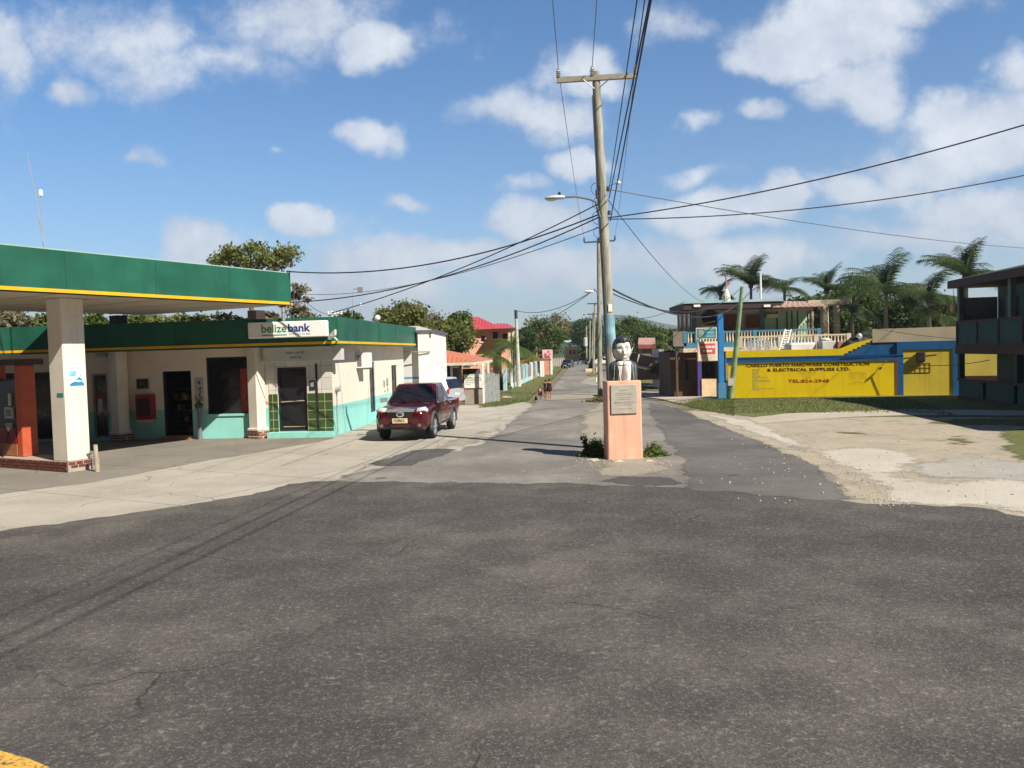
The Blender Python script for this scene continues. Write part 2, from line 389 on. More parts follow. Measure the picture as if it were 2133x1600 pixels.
# ------------------------------------------------------------------ the ground
rnd = random.Random(7)
def soft_alpha(m, noise_scale=3.0, hard=.5):
    """ragged, broken edge: the sheet thins out where the 'edge' attribute falls to zero"""
    at_ = m.node('ShaderNodeAttribute', attribute_name='edge')
    nn = m.math('MULTIPLY_ADD', m.noise(noise_scale, 8, .7), 1.5, -.25); nn = m.math('ADD', nn, m.math('MULTIPLY_ADD', m.noise(26, 3, .6), .9, -.45))
    a = m.rng(m.math('SUBTRACT', m.math('MULTIPLY', at_.outputs['Fac'], 1.5), nn), -.16, .16)
    m.l.new(a, m.b.inputs['Alpha'])
def tarmac(name, base, warm):
    """worn chip seal: exposed pale stone, tar rich patches, tracks"""
    m = MT(name); a = m.noise(.16, 5, .6); b = m.noise(.8, 7, .68); tr = m.noise(.55, 5, .6, stretch=(.25, 1, 1)); g1 = m.noise(15, 4, .75); g2 = m.noise(48, 3, .7); g3 = m.noise(5, 5, .7)
    c = m.mix(m.rng(a, .35, .65), sc3(base, .78), sc3(warm, 1.05)); c = m.mix(m.rng(b, .38, .62, .65, 0), c, sc3(base, .52)); c = m.mix(m.rng(tr, .5, .68, 0, .38), c, sc3(base, .66))
    k = m.math('MULTIPLY', m.rng(g3, .3, .7, .35, 1), m.rng(b, .3, .7, .4, 1))
    c = m.mix(m.math('MULTIPLY', m.rng(g1, .52, .70), k), c, sc3(warm, 2.3)); c = m.mix(m.math('MULTIPLY', m.rng(g2, .54, .72), .7), c, sc3(warm, 2.2)); c = m.mix(m.rng(g2, .28, .44, .75, 0), c, sc3(base, .3)); c = m.mix(m.rng(g1, .3, .44, .5, 0), c, sc3(base, .45))
    ck = m.node('ShaderNodeTexVoronoi', feature='DISTANCE_TO_EDGE'); ck.inputs['Scale'].default_value = .33
    wv_ = m.node('ShaderNodeVectorMath', operation='ADD'); nn = m.node('ShaderNodeTexNoise'); nn.inputs['Scale'].default_value = 1.1; nn.inputs['Detail'].default_value = 6; m.l.new(m.pos, nn.inputs['Vector']); m.l.new(m.pos, wv_.inputs[0]); m.l.new(nn.outputs['Color'], wv_.inputs[1]); m.l.new(wv_.outputs[0], ck.inputs['Vector'])
    cf = m.math('MULTIPLY', m.rng(ck.outputs['Distance'], 0, .008, 1, 0), m.rng(m.noise(.35, 3), .5, .62))
    c = m.mix(m.math('MULTIPLY', cf, .8), c, sc3(base, .25))
    m.col(c); m.set(.85, 0, .25); m.bump(m.math('ADD', g1, g2), .6, .015); return m.m
def asphalt(name, base, warm, soft=None, big=.22, spk=1.0):
    m = MT(name); a = m.noise(.23, 5, .6); b = m.noise(1.3, 6, .65); st = m.noise(.5, 4, .6, stretch=(1, .35, 1)); f = m.noise(34, 3, .7); f2 = m.noise(9, 5, .75)
    c = m.mix(m.rng(a, .32, .68), sc3(base, .72), warm)
    c = m.mix(m.rng(b, .35, .7, 0, .55), c, sc3(base, .74))
    c = m.mix(m.rng(st, .5, .72, 0, .5), c, sc3(warm, 1.25))
    v = m.node('ShaderNodeTexVoronoi'); v.inputs['Scale'].default_value = 42; m.l.new(m.pos, v.inputs['Vector'])
    c = m.mix(m.rng(v.outputs['Distance'], .05, .32, .62 * spk, 0), c, m.mix(m.rng(f, .35, .65), sc3(base, .45), sc3(warm, 2.6)))
    c = m.mix(m.rng(f2, .56, .76, 0, .45 * spk), c, sc3(warm, 1.9))
    c = m.mix(m.rng(f, .2, .45, .4 * spk, 0), c, sc3(base, .4))
    m.col(c); m.set(.82, 0, .28); m.bump(m.math('ADD', v.outputs['Distance'], m.math('MULTIPLY', f, .8)), .55, .012)
    if soft: soft_alpha(m, soft)
    return m.m
def soil(name, c1, c2, c3, soft=None, s1=.5, peb=1.0, grass=None, bump=.6, joints=False):
    m = MT(name); a = m.noise(s1, 6, .62); b = m.noise(4, 6, .7); f = m.noise(45, 3, .6)
    c = m.mix(m.rng(a, .35, .65), c1, c2); c = m.mix(m.rng(b, .5, .7, 0, .7), c, c3)
    if grass: c = m.mix(m.rng(m.noise(.9, 9, .72), *((.5, .6) if name == 'ground_soil' else (.57, .68, 0, .6))), c, m.mix(m.rng(f, .3, .7), sc3(grass, .6), sc3(grass, 1.3)))
    c = m.mix(m.rng(f, .3, .7, 0, .5 * peb), c, m.mix(1.0, c, (.6, .58, .55), 'MULTIPLY'))
    v = m.node('ShaderNodeTexVoronoi'); v.inputs['Scale'].default_value = 22; m.l.new(m.pos, v.inputs['Vector'])
    c = m.mix(m.rng(v.outputs['Distance'], .03, .2, .55 * peb, 0), c, m.mix(m.rng(b, .4, .6), sc3(c1, 1.25), sc3(c1, .5)))
    if joints:
        s_ = m.node('ShaderNodeMapping'); s_.inputs['Rotation'].default_value = (0, 0, math.radians(28)); m.l.new(m.pos, s_.inputs['Vector'])
        bk = m.node('ShaderNodeTexBrick'); bk.offset = 0; m.l.new(s_.outputs[0], bk.inputs['Vector']); bk.inputs['Scale'].default_value = 1; bk.inputs['Brick Width'].default_value = 4.2; bk.inputs['Row Height'].default_value = 3.4; bk.inputs['Mortar Size'].default_value = .022
        c = m.mix(m.math('MULTIPLY', bk.outputs['Fac'], m.rng(b, .3, .6, .25, .8)), c, sc3(c1, .42))
        st_ = m.noise(.9, 8, .75); c = m.mix(m.rng(st_, .58, .74, 0, .55), c, sc3(c1, .5)); c = m.mix(m.rng(m.noise(.35, 6, .7), .55, .75, 0, .5), c, (.30, .235, .17))
        ck = m.node('ShaderNodeTexVoronoi', feature='DISTANCE_TO_EDGE'); ck.inputs['Scale'].default_value = .3; wv_ = m.node('ShaderNodeVectorMath', operation='ADD'); nn = m.node('ShaderNodeTexNoise'); nn.inputs['Scale'].default_value = .9; nn.inputs['Detail'].default_value = 7
        m.l.new(m.pos, nn.inputs['Vector']); m.l.new(m.pos, wv_.inputs[0]); m.l.new(nn.outputs['Color'], wv_.inputs[1]); m.l.new(wv_.outputs[0], ck.inputs['Vector']); c = m.mix(m.math('MULTIPLY', m.rng(ck.outputs['Distance'], 0, .007, .8, 0), m.rng(m.noise(.4, 3), .42, .55)), c, sc3(c1, .35))
    m.col(c); m.set(.95, 0, .15); m.bump(m.math('ADD', m.math('MULTIPLY', b, 2.), f), bump, .03)
    if soft: soft_alpha(m, soft)
    return m.m
def sheet(name, poly, mat, layer, soft=.5, grid=1.0, jit=.05, kind='structure', label=None, seglen=.35):
    """flat ground sheet following the terrain; poly: world xy points"""
    pts = []
    for i in range(len(poly)):
        a = Vector(poly[i][:2]); b = Vector(poly[(i + 1) % len(poly)][:2]); n = max(1, min(80, int((b - a).length / seglen)))
        nn = Vector((-(b - a).y, (b - a).x)); nn = nn.normalized() if nn.length else nn
        for k in range(n):
            j = 0 if (k == 0 or jit == 0) else (rnd.gauss(0, jit) + math.sin(k * .7 + i) * jit)
            pts.append(a.lerp(b, k / n) + nn * j)
    P = np.array([(p.x, p.y) for p in pts]); A = P; B = np.roll(P, -1, 0)
    x0, y0 = P.min(0); x1, y1 = P.max(0)
    gx = np.arange(x0 + grid * .5, x1, grid); gy = np.arange(math.floor(y0) + grid * .5, y1, grid)
    X, Y = np.meshgrid(gx, gy); Q = np.stack([X.ravel(), Y.ravel()], 1)
    if len(Q) > 60000: Q = Q[::len(Q) // 60000 + 1]
    def dist(Q):
        D = np.full(len(Q), 1e9)
        for a, b in zip(A, B):
            ab = b - a; t = np.clip(((Q - a) @ ab) / max(1e-9, ab @ ab), 0, 1); D = np.minimum(D, np.hypot(*(Q - (a + t[:, None] * ab)).T))
        return D
    ins = np.zeros(len(Q), bool)
    for a, b in zip(A, B):
        c = ((a[1] > Q[:, 1]) != (b[1] > Q[:, 1])); 
        with np.errstate(divide='ignore', invalid='ignore'): xx = (b[0] - a[0]) * (Q[:, 1] - a[1]) / (b[1] - a[1]) + a[0]
        ins ^= c & (Q[:, 0] < xx)
    Q = Q[ins]; D = dist(Q); Q = Q[D > .12]
    allp = [Vector(p) for p in P] + [Vector(q) for q in Q]
    n = len(P)
    r = delaunay_2d_cdt(allp, [(i, (i + 1) % n) for i in range(n)], [], 1, 1e-5)
    vs = r[0]; V = np.array([(v.x, v.y) for v in vs]); E = np.clip(dist(V) / soft, 0, 1) if soft else np.ones(len(V))
    me = bpy.data.meshes.new(name); me.from_pydata([(v.x, v.y, zt(v.y) + layer * .0022 * (1 + max(0, v.y - 22) * .14)) for v in vs], [], [tuple(f) for f in r[2]])
    bm = bmesh.new(); bm.from_mesh(me)
    for f in bm.faces:
        f.normal_update()
        if f.normal.z < 0: f.normal_flip()
    bm.to_mesh(me); bm.free()
    at_ = me.attributes.new('edge', 'FLOAT', 'POINT'); at_.data.foreach_set('value', E.astype(np.float32))
    me.materials.append(mat); o = bpy.data.objects.new(name, me); COL.objects.link(o); WL[o.name] = Vector()
    tag(o, label, None, None, kind); return o
def gp(*px): return [G(*p) for p in px]
# base ground reaching the horizon
xs = sorted(set([-3000, -1500, -800, -400, -200, -120] + list(range(-80, 81, 8)) + [120, 200, 400, 800, 1500, 3000]))
ys = sorted(set([-60, -30, -10, 0, 10, 20, 30] + [k[0] for k in KN[1:-1]] + list(range(34, 330, 6)) + [340, 400, 500, 700, 1000, 1600, 2500, 4000, 5000]))
mb = MB(); mb.add([(x, y, zt(y) - .02) for y in ys for x in xs], [(j * len(xs) + i, j * len(xs) + i + 1, (j + 1) * len(xs) + i + 1, (j + 1) * len(xs) + i) for j in range(len(ys) - 1) for i in range(len(xs) - 1)])
ground_mat = soil('ground_soil', (.26, .21, .15), (.2, .17, .11), (.32, .28, .2), grass=(.075, .10, .025))
tag(mb.build('ground', ground_mat), kind='structure')

hw_far = gp((-330, 1165), (0, 1107), (280, 1068), (480, 1038), (555, 1024), (600, 1009), (650, 1003), (780, 1004), (1000, 1006), (1200, 1008), (1430, 1017), (1650, 1036), (1800, 1050), (1960, 1056), (2040, 1058), (2133, 1077), (2500, 1100))
m_hw = tarmac('asphalt_highway', (.084, .077, .074), (.122, .109, .097))
sheet('highway', hw_far + [Vector((70, 13, 0)), Vector((70, -14, 0)), Vector((-60, -14, 0)), Vector((-60, 9, 0))], m_hw, 3, soft=0, grid=2.5, jit=.05, seglen=.2)
streetR = [(1830, 1056), (1800, 1040), (1775, 1010), (1730, 980), (1690, 958), (1640, 938), (1600, 918), (1550, 900), (1500, 882), (1450, 861), (1410, 847), (1380, 838), (1345, 829), (1320, 812), (1300, 798), (1280, 784), (1258, 768), (1240, 758), (1222, 750)]
streetL = [(1203, 750), (1192, 757), (1180, 769), (1167, 783), (1152, 799), (1135, 815), (1112, 832), (1098, 846), (1078, 862), (1052, 880), (1020, 905), (975, 928), (900, 945), (790, 968), (700, 990), (640, 1006)]
m_st = asphalt('asphalt_street', (.20, .185, .168), (.275, .255, .228), soft=2.2)
st = sheet('road', gp(*streetR) + gp(*streetL) + gp((900, 1016), (1400, 1026), (1700, 1050)), m_st, 2, soft=.7, grid=.7, jit=.08)
m_dl = asphalt('asphalt_lane', (.128, .120, .114), (.17, .158, .146), soft=3)
sheet('road', gp((1345, 833), (1408, 849), (1448, 864), (1500, 885), (1550, 903), (1600, 921), (1640, 941), (1690, 961), (1730, 983), (1775, 1013), (1806, 1056), (1700, 1058), (1560, 1044), (1425, 1032), (1412, 990), (1400, 950), (1372, 905), (1350, 870)), m_dl, 2.6, soft=.5, grid=.6, jit=.06)
# forecourt
m_con = soil('forecourt_concrete', (.42, .385, .335), (.345, .315, .27), (.48, .445, .39), soft=None, peb=.3, bump=.2, joints=True)
fc = gp((-330, 1170), (0, 1113), (280, 1076), (480, 1048), (560, 1030), (620, 1016), (700, 1010), (790, 985), (900, 955), (1010, 925), (1060, 895), (1095, 868), (1120, 845), (1090, 838), (1045, 846), (1000, 850)) + [Vector((-2, 47, 0)), Vector((-10, 52, 0)), Vector((-16, 40, 0)), Vector((-60, 34, 0)), Vector((-60, 12, 0))]
sheet('forecourt', fc, m_con, 1, soft=0, grid=1.5, jit=.04)
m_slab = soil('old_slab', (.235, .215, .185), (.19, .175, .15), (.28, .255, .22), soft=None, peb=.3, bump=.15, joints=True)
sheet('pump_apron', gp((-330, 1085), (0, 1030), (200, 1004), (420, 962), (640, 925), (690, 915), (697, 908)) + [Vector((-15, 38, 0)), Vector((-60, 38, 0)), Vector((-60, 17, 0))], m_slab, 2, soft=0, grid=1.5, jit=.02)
# dark tar patches and stains on the street
m_tar = asphalt('tar_patch', (.095, .09, .088), (.12, .112, .105), soft=5, spk=.4)
for i, pl in enumerate([[(745, 972), (800, 955), (850, 938), (900, 934), (962, 936), (930, 950), (880, 962), (860, 972)],
                        [(770, 1002), (790, 990), (815, 992), (820, 1003)], [(1230, 1003), (1290, 992), (1400, 993), (1440, 1012), (1330, 1016)],
                        [(960, 1003), (985, 997), (1000, 1002)], [(1500, 990), (1535, 986), (1550, 992), (1520, 996)]]):
    tag(sheet('road_patch', gp(*pl), m_tar, 3.6, soft=.3, grid=.35, jit=.03))
m_dust = soil('road_dust', (.36, .32, .265), (.30, .265, .215), (.42, .38, .32), soft=3.2, peb=.4)
for i, pl in enumerate([[(1125, 824), (1262, 819), (1300, 812), (1300, 822), (1262, 829), (1120, 836)],
                        [(1200, 990), (1240, 958), (1260, 945), (1400, 950), (1440, 975), (1380, 998), (1270, 1000)],
                        [(900, 925), (1010, 893), (1060, 868), (1086, 858), (1070, 885), (1010, 925), (940, 940), (870, 950)],
                        [(1190, 870), (1235, 840), (1250, 832), (1300, 835), (1300, 900), (1262, 930), (1180, 930)],
                        [(1195, 800), (1225, 783), (1260, 782), (1280, 800), (1250, 808)]]):
    tag(sheet('road_dust', gp(*pl), m_dust, 3.2, soft=1.2, grid=.5, jit=.1))
# concrete strip and driveway on the right side
m_pale = soil('pale_concrete', (.46, .41, .335), (.40, .355, .29), (.52, .47, .39), peb=.3, bump=.2)
sheet('driveway', gp((1335, 817), (1400, 818), (1470, 823), (1500, 830), (1440, 836), (1425, 842), (1400, 838), (1370, 831), (1338, 827)), m_pale, 3, soft=0, grid=.8, jit=.03)
sheet('path', gp((1560, 872), (1640, 862), (1760, 858), (1900, 853), (2133, 856), (2400, 860), (2400, 868), (2133, 866), (1890, 865), (1760, 870), (1650, 878), (1580, 884)), m_pale, 3, soft=0, grid=.8, jit=.04)
# gravel lot
R = gp(*streetR[1:10])
lot = gp((1780, 1056), (1960, 1062), (2133, 1086), (2600, 1125)) + [Vector((60, 16, 0)), Vector((60, 30, 0))] + gp((2133, 866), (1900, 864), (1600, 866), (1445, 856)) + [Vector((p.x - 1.2, p.y - .3, 0)) for p in reversed(R)]
m_lot = soil('gravel_lot', (.46, .39, .30), (.37, .33, .27), (.54, .49, .41), soft=None, peb=1, s1=.9, grass=(.16, .17, .08))
sheet('gravel_lot', lot, m_lot, 1.0, soft=0, grid=1.5, jit=.05)
m_wh = soil('white_gravel', (.56, .52, .45), (.48, .445, .38), (.62, .58, .51), soft=2.6, peb=.8)
sheet('gravel_verge', gp((1640, 930), (1700, 935), (1820, 925), (1950, 945), (1960, 965), (1900, 990), (1960, 1000), (2060, 985), (2133, 995), (2500, 1020), (2500, 1110), (2133, 1082), (2040, 1062), (1900, 1060), (1830, 1057), (1800, 1042), (1772, 1010), (1730, 982)), m_wh, 2.9, soft=1.2, grid=.4, jit=.08)
sheet('gravel_verge', gp((1440, 855), (1500, 866), (1570, 876), (1640, 905), (1720, 940), (1690, 952), (1640, 935), (1600, 917), (1550, 899), (1500, 880)), m_wh, 2.9, soft=.55, grid=.4, jit=.06)
m_gg = soil('grey_gravel', (.46, .44, .40), (.36, .34, .31), (.52, .5, .46), soft=2.2, peb=1)
sheet('gravel_verge', gp((1850, 965), (2000, 950), (2133, 960), (2400, 970), (2400, 1030), (2133, 1010), (2000, 1000), (1890, 1010)), m_gg, 3.3, soft=.9, grid=.5, jit=.1)
m_gr = soil('grass_ground', (.125, .145, .045), (.15, .15, .06), (.21, .18, .09), soft=2.4, peb=.4)
sheet('lawn', gp((1385, 838), (1430, 836), (1450, 832), (1500, 828), (1530, 827), (1900, 822)) + [Vector((60, 42, 0)), Vector((60, 31, 0))] + gp((2133, 873), (1900, 870), (1600, 874), (1530, 868), (1480, 858), (1440, 850)), m_gr, 2.4, soft=.8, grid=.7, jit=.06)
sheet('lawn', gp((2060, 900), (2133, 885), (2400, 890), (2400, 1000), (2133, 975), (2080, 950)), m_gr, 4.2, soft=1.0, grid=.5, jit=.1)
sheet('lawn', gp((1700, 900), (1760, 895), (1850, 902), (1800, 912), (1720, 910)), m_gr, 4, soft=1.7, grid=.4, jit=.1)
sheet('lawn', gp((1930, 912), (2010, 905), (2070, 920), (2040, 935), (1960, 930)), m_gr, 4, soft=1.3, grid=.4, jit=.1)
sheet('lawn', gp((1900, 882), (2000, 872), (2133, 872), (2300, 876), (2300, 900), (2133, 890), (2000, 888)), m_gr, 3.4, soft=1.0, grid=.5, jit=.1)
# left verge along the fence
sheet('verge', gp((1000, 850), (1045, 848), (1095, 838), (1112, 826), (1140, 804), (1160, 784), (1174, 768), (1150, 764), (1125, 781), (1090, 800), (1050, 815), (1005, 835)), m_gr, 2.5, soft=.6, grid=.6, jit=.08)
sheet('verge', gp((1176, 768), (1130, 779), (1060, 806), (1000, 836)) + [Vector((-12, 48, 0)), Vector((-60, 50, 0)), Vector((-60, 240, 0)), Vector((12, 240, 0))], m_gr, 1.5, soft=1, grid=4, jit=.1, seglen=3)
sheet('median', gp((1215, 836), (1240, 823), (1262, 822), (1275, 828), (1270, 838), (1240, 842)), m_gr, 4, soft=.8, grid=.4, jit=.06)
sheet('median', gp((1218, 783), (1232, 777), (1250, 778), (1246, 785), (1230, 788)), m_gr, 4, soft=.8, grid=.4, jit=.06)
sheet('verge', gp((1300, 796), (1330, 788), (1420, 786), (1500, 800), (1500, 822), (1420, 816), (1340, 808)), m_gr, 3, soft=.9, grid=.6, jit=.08)
# road marking near the camera
m_yel = MT('yellow_marking'); fz = m_yel.noise(26, 4); m_yel.col(m_yel.mix(m_yel.rng(fz, .3, .55), (.10, .08, .05), (.62, .36, .06))); m_yel.set(.8)
sheet('road_marking', gp((-420, 1480), (-200, 1513), (0, 1566), (60, 1583), (100, 1600), (190, 1650), (90, 1680), (0, 1636), (-200, 1570), (-420, 1525)), m_yel.m, 4.5, soft=0, grid=.5, jit=.012)

# hills and far woodland
def hill(name, mat, y0, y1, hfun, x0=-3000, x1=3000, nx=140, ny=10):
    mb = MB(); vs = []
    for j in range(ny + 1):
        for i in range(nx + 1):
            x = x0 + (x1 - x0) * i / nx; y = y0 + (y1 - y0) * j / ny; k = math.sin(min(1, j / ny * 1.6) * math.pi / 2)
            vs.append((x, y, -2 + (hfun(x) + 2) * k))
    mb.add(vs, [(j * (nx + 1) + i, j * (nx + 1) + i + 1, (j + 1) * (nx + 1) + i + 1, (j + 1) * (nx + 1) + i) for j in range(ny) for i in range(nx)])
    return tag(mb.build(name, mat, smooth=True), kind='structure')
m_far = leafm('far_green', (.035, .06, .02), (.06, .085, .03), trans=0)
hill('hills', m_far, 2300, 3000, lambda x: 48 + 20 * math.sin(x / 330 + 1.0) + 14 * math.sin(x / 130) + 5 * math.sin(x / 47) + 44 * math.exp(-((x - 420) / 260) ** 2))
hill('hills', m_far, 420, 700, lambda x: 9 + 3 * math.sin(x / 60) + 2 * math.sin(x / 23), x0=-900, x1=900, nx=160)
# ------------------------------------------------------------------ shared paints
white = paint('cream_wall', (.74, .67, .58), .7, .08, 1.2, .15, .3, (.30, .26, .2), streak=True)
green_f = paint('green_fascia', (.016, .108, .070), .5, .22, .9, .08, .55, (.06, .17, .12), streak=True)
yellow_t = paint('yellow_trim', (.80, .42, .015), .5, .08, 3, .05, .2)
soffit_m = paint('soffit', (.52, .46, .36), .8, .1, 1, .08, .25)
dglass = glossy('dark_glass', (.012, .012, .016), .06, 0, .6)
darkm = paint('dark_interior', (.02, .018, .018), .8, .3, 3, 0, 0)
blackf = paint('black_frame', (.025, .024, .026), .45, .2, 4, 0, 0)
alu = glossy('aluminium', (.55, .56, .58), .35, .8)
steel = paint('galvanised_steel', (.30, .30, .30), .5, .15, 5, .05, .3, metal=.5)
brick = brickm('brick')
turq_c = (.27, .62, .57)
whitep = paint('white_paint', (.80, .79, .76), .5, .05, 2, .05, .15)
redp = paint('red_paint', (.36, .02, .02), .4, .1, 4, .03, .1)
orangep = paint('orange_paint', (.50, .095, .04), .6, .12, 3, .1, .2)

# ------------------------------------------------------------------ petrol canopy
ZS = 4.32
c1 = atz(607, 637, ZS); c0 = atz(0, 606, ZS)
CD = (c1 - c0); CD.z = 0; CD.normalize()
FC = Frame(c1, CD); FC.N = Vector((CD.y, -CD.x, 0))
LEN = (c1 - c0).length + 9; WID = 6.9
zt1 = FC.hit(607, 570)[1]; zy0 = FC.hit(607, 629.5)[1]
cn = thing('petrol_canopy', 'flat green canopy with yellow edge stripe on a white column beside the fuel pump', 'canopy', (c1.x, c1.y, 0))
m = MB(); m.fb(FC, -LEN, 0, -.10, 0, zy0, zt1); m.fb(FC, -.1, 0, -WID, -.10, zy0, zt1); m.fb(FC, -LEN, -.1, -WID, -WID + .1, zy0, zt1); m.build('fascia', green_f, cn)
m = MB(); m.fb(FC, -LEN, .015, -.12, .025, ZS + .03, zy0 - .002); m.fb(FC, -.09, .02, -WID, -.12, ZS + .03, zy0 - .002); m.fb(FC, -LEN, -.1, -WID - .02, -WID + .1, ZS + .03, zy0 - .002); m.build('yellow_trim', yellow_t, cn)
m = MB(); m.fb(FC, -LEN, 0, -.09, -.01, ZS, ZS + .028); m.build('drip_edge', green_f, cn)
m = MB(); m.fb(FC, -LEN, -.1, -WID + .1, -.1, ZS + .02, ZS + .08)
for k in range(12): m.fb(FC, -LEN + k * LEN / 12, -LEN + k * LEN / 12 + .03, -WID + .1, -.1, ZS + .005, ZS + .02)
m.build('soffit', soffit_m, cn)
m = MB(); m.fb(FC, -LEN, -.1, -WID + .1, -.1, zt1 - .25, zt1 - .2); m.build('roof', paint('roof_deck', (.4, .4, .38)), cn)
for k in range(1, 9): m = MB(); m.fb(FC, -k * 2.44 - .008, -k * 2.44 + .008, 0, .004, zy0, zt1); m.build('panel_seam', paint('seam_green', (.010, .07, .042)), cn)
m = MB(); m.tube([FC.pt(-LEN, zt1 + .01, -.05), FC.pt(0, zt1 + .01, -.05)], .025, 6); m.build('capping', paint('capping', (.28, .42, .36)), cn)
# pump island and column
base = G(142, 985); IS = Frame(base, CD); IS.N = FC.N
ih = .26
wc = IS.hit(193, 962)[0]
isl = thing('pump_island', 'low brick edged kerb island under the fuel pump and the white column', 'kerb', tuple(base))
m = MB(); m.fb(IS, .02, .86, -7.5, -.02, 0, ih); m.build('kerb', paint('island_concrete', (.38, .33, .27)), isl)
m = MB()
for r in range(3):
    for k in range(32):
        x = -.04 - k * .235 - (r % 2) * .11
        if x > -7.2: m.fb(IS, 0, .018, x - .205, x, .025 + r * .082, .085 + r * .082)
    # right hand face
for r in range(1, 3):
    for k in range(4): m.fb(IS, .05 + k * .2, .22 + k * .2, -.02, 0.0, .03 + r * .082, .085 + r * .082)
# bricks on long face (towards the road)
m2 = MB()
IL = Frame(base, (-IS.N.x, -IS.N.y)); IL.N = -CD
for r in range(3):
    for k in range(30):
        a = .03 + k * .235 + (r % 2) * .11; m2.fb(IL, a, a + .205, -.01, .012, .022 + r * .082, .088 + r * .082)
m2.build('brick_face', paint('brick_red', (.16, .045, .035), .8, .3, 9, .2, .3), isl)
m3 = MB()
for r in range(1, 3):
    for k in range(4):
        a = .04 + k * .2 + (r % 2) * .06; m3.fb(IS, a, min(a + .17, .84), -.025, -.008, .022 + r * .082, .088 + r * .082)
m3.build('brick_face', MC['brick_red'], isl)
m = MB(); cw = .60
m.bev(IS, .08, .08 + cw, -.10 - cw, -.10, ih, ZS + .02, .02); m.build('column', white, cn)
# rear stub columns that rise from the shop roof
for (px, w) in ((246, .42), (534, .42)):
    p = at(px, 655, 28.3 if px < 400 else 27.6); f = Frame(p, CD); f.N = FC.N
    m = MB(); m.bev(f, -w / 2, w / 2, -w / 2, w / 2, 3.0, ZS + .02, .01); m.build('column', paint('dark_column', (.045, .03, .03), .7, .2, 3, 0, .1), cn)  # shade under the canopy put into the dark stub column colour
p = at(590, 650, 26.2); m = MB(); m.tube([(p.x, p.y, 3.9), (p.x, p.y, ZS + .02)], .06, 8); m.build('downpipe', alu, cn)
m = MB(); q = FC.pt(-.1, zt1, -.02); 
for k in range(9): m.tube([q + Vector((-.35 + k * .05, .0, .02 + .03 * math.sin(k * 2.1))), q + Vector((-.3 + k * .05, .05, .05 + .04 * math.cos(k * 1.7)))], .018, 5)
m.build('cable_bundle', paint('old_wire', (.12, .10, .09)), cn)
# poster and sticker on the column
a0, z1 = IS.hit(141, 753, -.10); a1, z0 = IS.hit(176, 804, -.10)
a0 += .01
ps = thing('poster', 'white and blue notice with a palm scene on the sunlit white canopy column', 'poster', tuple(IS.pt(a0, z0, -.09)))
m = MB(); m.fb(IS, a0, a1, -.10, -.094, z0, z1); m.build('paper', paint('paper', (.78, .79, .78), .6, .03, 3, 0, 0), ps)
blue1 = paint('print_blue', (.03, .22, .42), .6, .2, 6, 0, 0); blue2 = paint('print_light_blue', (.20, .55, .70), .6, .2, 6, 0, 0)
m = MB(); h = z1 - z0; w = a1 - a0
m.fb(IS, a0 + .01, a0 + .48 * w, -.0938, -.0925, z0 + .40 * h, z0 + .62 * h); m.build('picture', blue2, ps)
m = MB(); m.prism([IS.pt(a0 + w * u, z0 + h * v, -.0935) for u, v in ((0.03, .02), (.97, .02), (.97, .12), (.8, .2), (.62, .17), (.4, .2), (.2, .16), (.03, .1))], IS.N * .002)
m.prism([IS.pt(a0 + w * u, z0 + h * v, -.0935) for u, v in ((.25, .19), (.5, .3), (.68, .38), (.9, .24), (.97, .22), (.8, .22), (.6, .27), (.4, .24))], IS.N * .003)
m.prism([IS.pt(a0 + w * u, z0 + h * v, -.0935) for u, v in ((.7, .36), (.85, .6), (.8, .42))], IS.N * .003)
m.build('palm_print', blue1, ps)
m = MB()
for k in range(5): m.fb(IS, a0 + .05 * w, a0 + (.75 - .1 * (k % 2)) * w, -.0938, -.093, z0 + (.68 + .06 * k) * h, z0 + (.70 + .06 * k) * h)
m.build('print_lines', paint('print_grey', (.25, .3, .36)), ps)
b0, y1 = IL.hit(119, 819, -.08); b1, y0 = IL.hit(132, 827, -.08)
m = MB(); m.fb(IL, min(b0, b1), max(b0, b1), -.08, -.072, y0, y1); tag(m.build('sticker', paint('teal_sticker', (.04, .28, .26))), 'small teal sticker on the shaded face of the white canopy column', 'sticker')
# bollard and standpipe by the island
g = G(203, 983); t_ = thing('bollard', 'rusty pale pipe bollard beside the brick kerb at the foot of the column', 'bollard', tuple(g))
m = MB(); m.tube([(g.x, g.y, 0), (g.x - .02, g.y, .66)], .052, 10); m.build('post', paint('bollard_pipe', (.42, .36, .26), .7, .2, 6, .1, .5), t_)
m = MB(); m.tube([(g.x - .02, g.y, .66), (g.x - .02, g.y, .68)], [.06, .04], 10); m.build('cap', paint('bollard_cap', (.30, .25, .18)), t_)
g = IS.pt(.62, 0, .06); t_ = thing('standpipe', 'small grey standpipe tap at the corner of the brick kerb', 'tap', tuple(g))
m = MB(); m.tube([g, g + Vector((0, 0, .34)), g + Vector((-.05, 0, .40)), g + Vector((-.14, .02, .40))], .022, 7); m.build('pipe', steel, t_)
m = MB(); m.tube([g + Vector((-.02, 0, .42)), g + Vector((-.02, 0, .47))], [.05, .05], 8); m.build('handle', steel, t_)
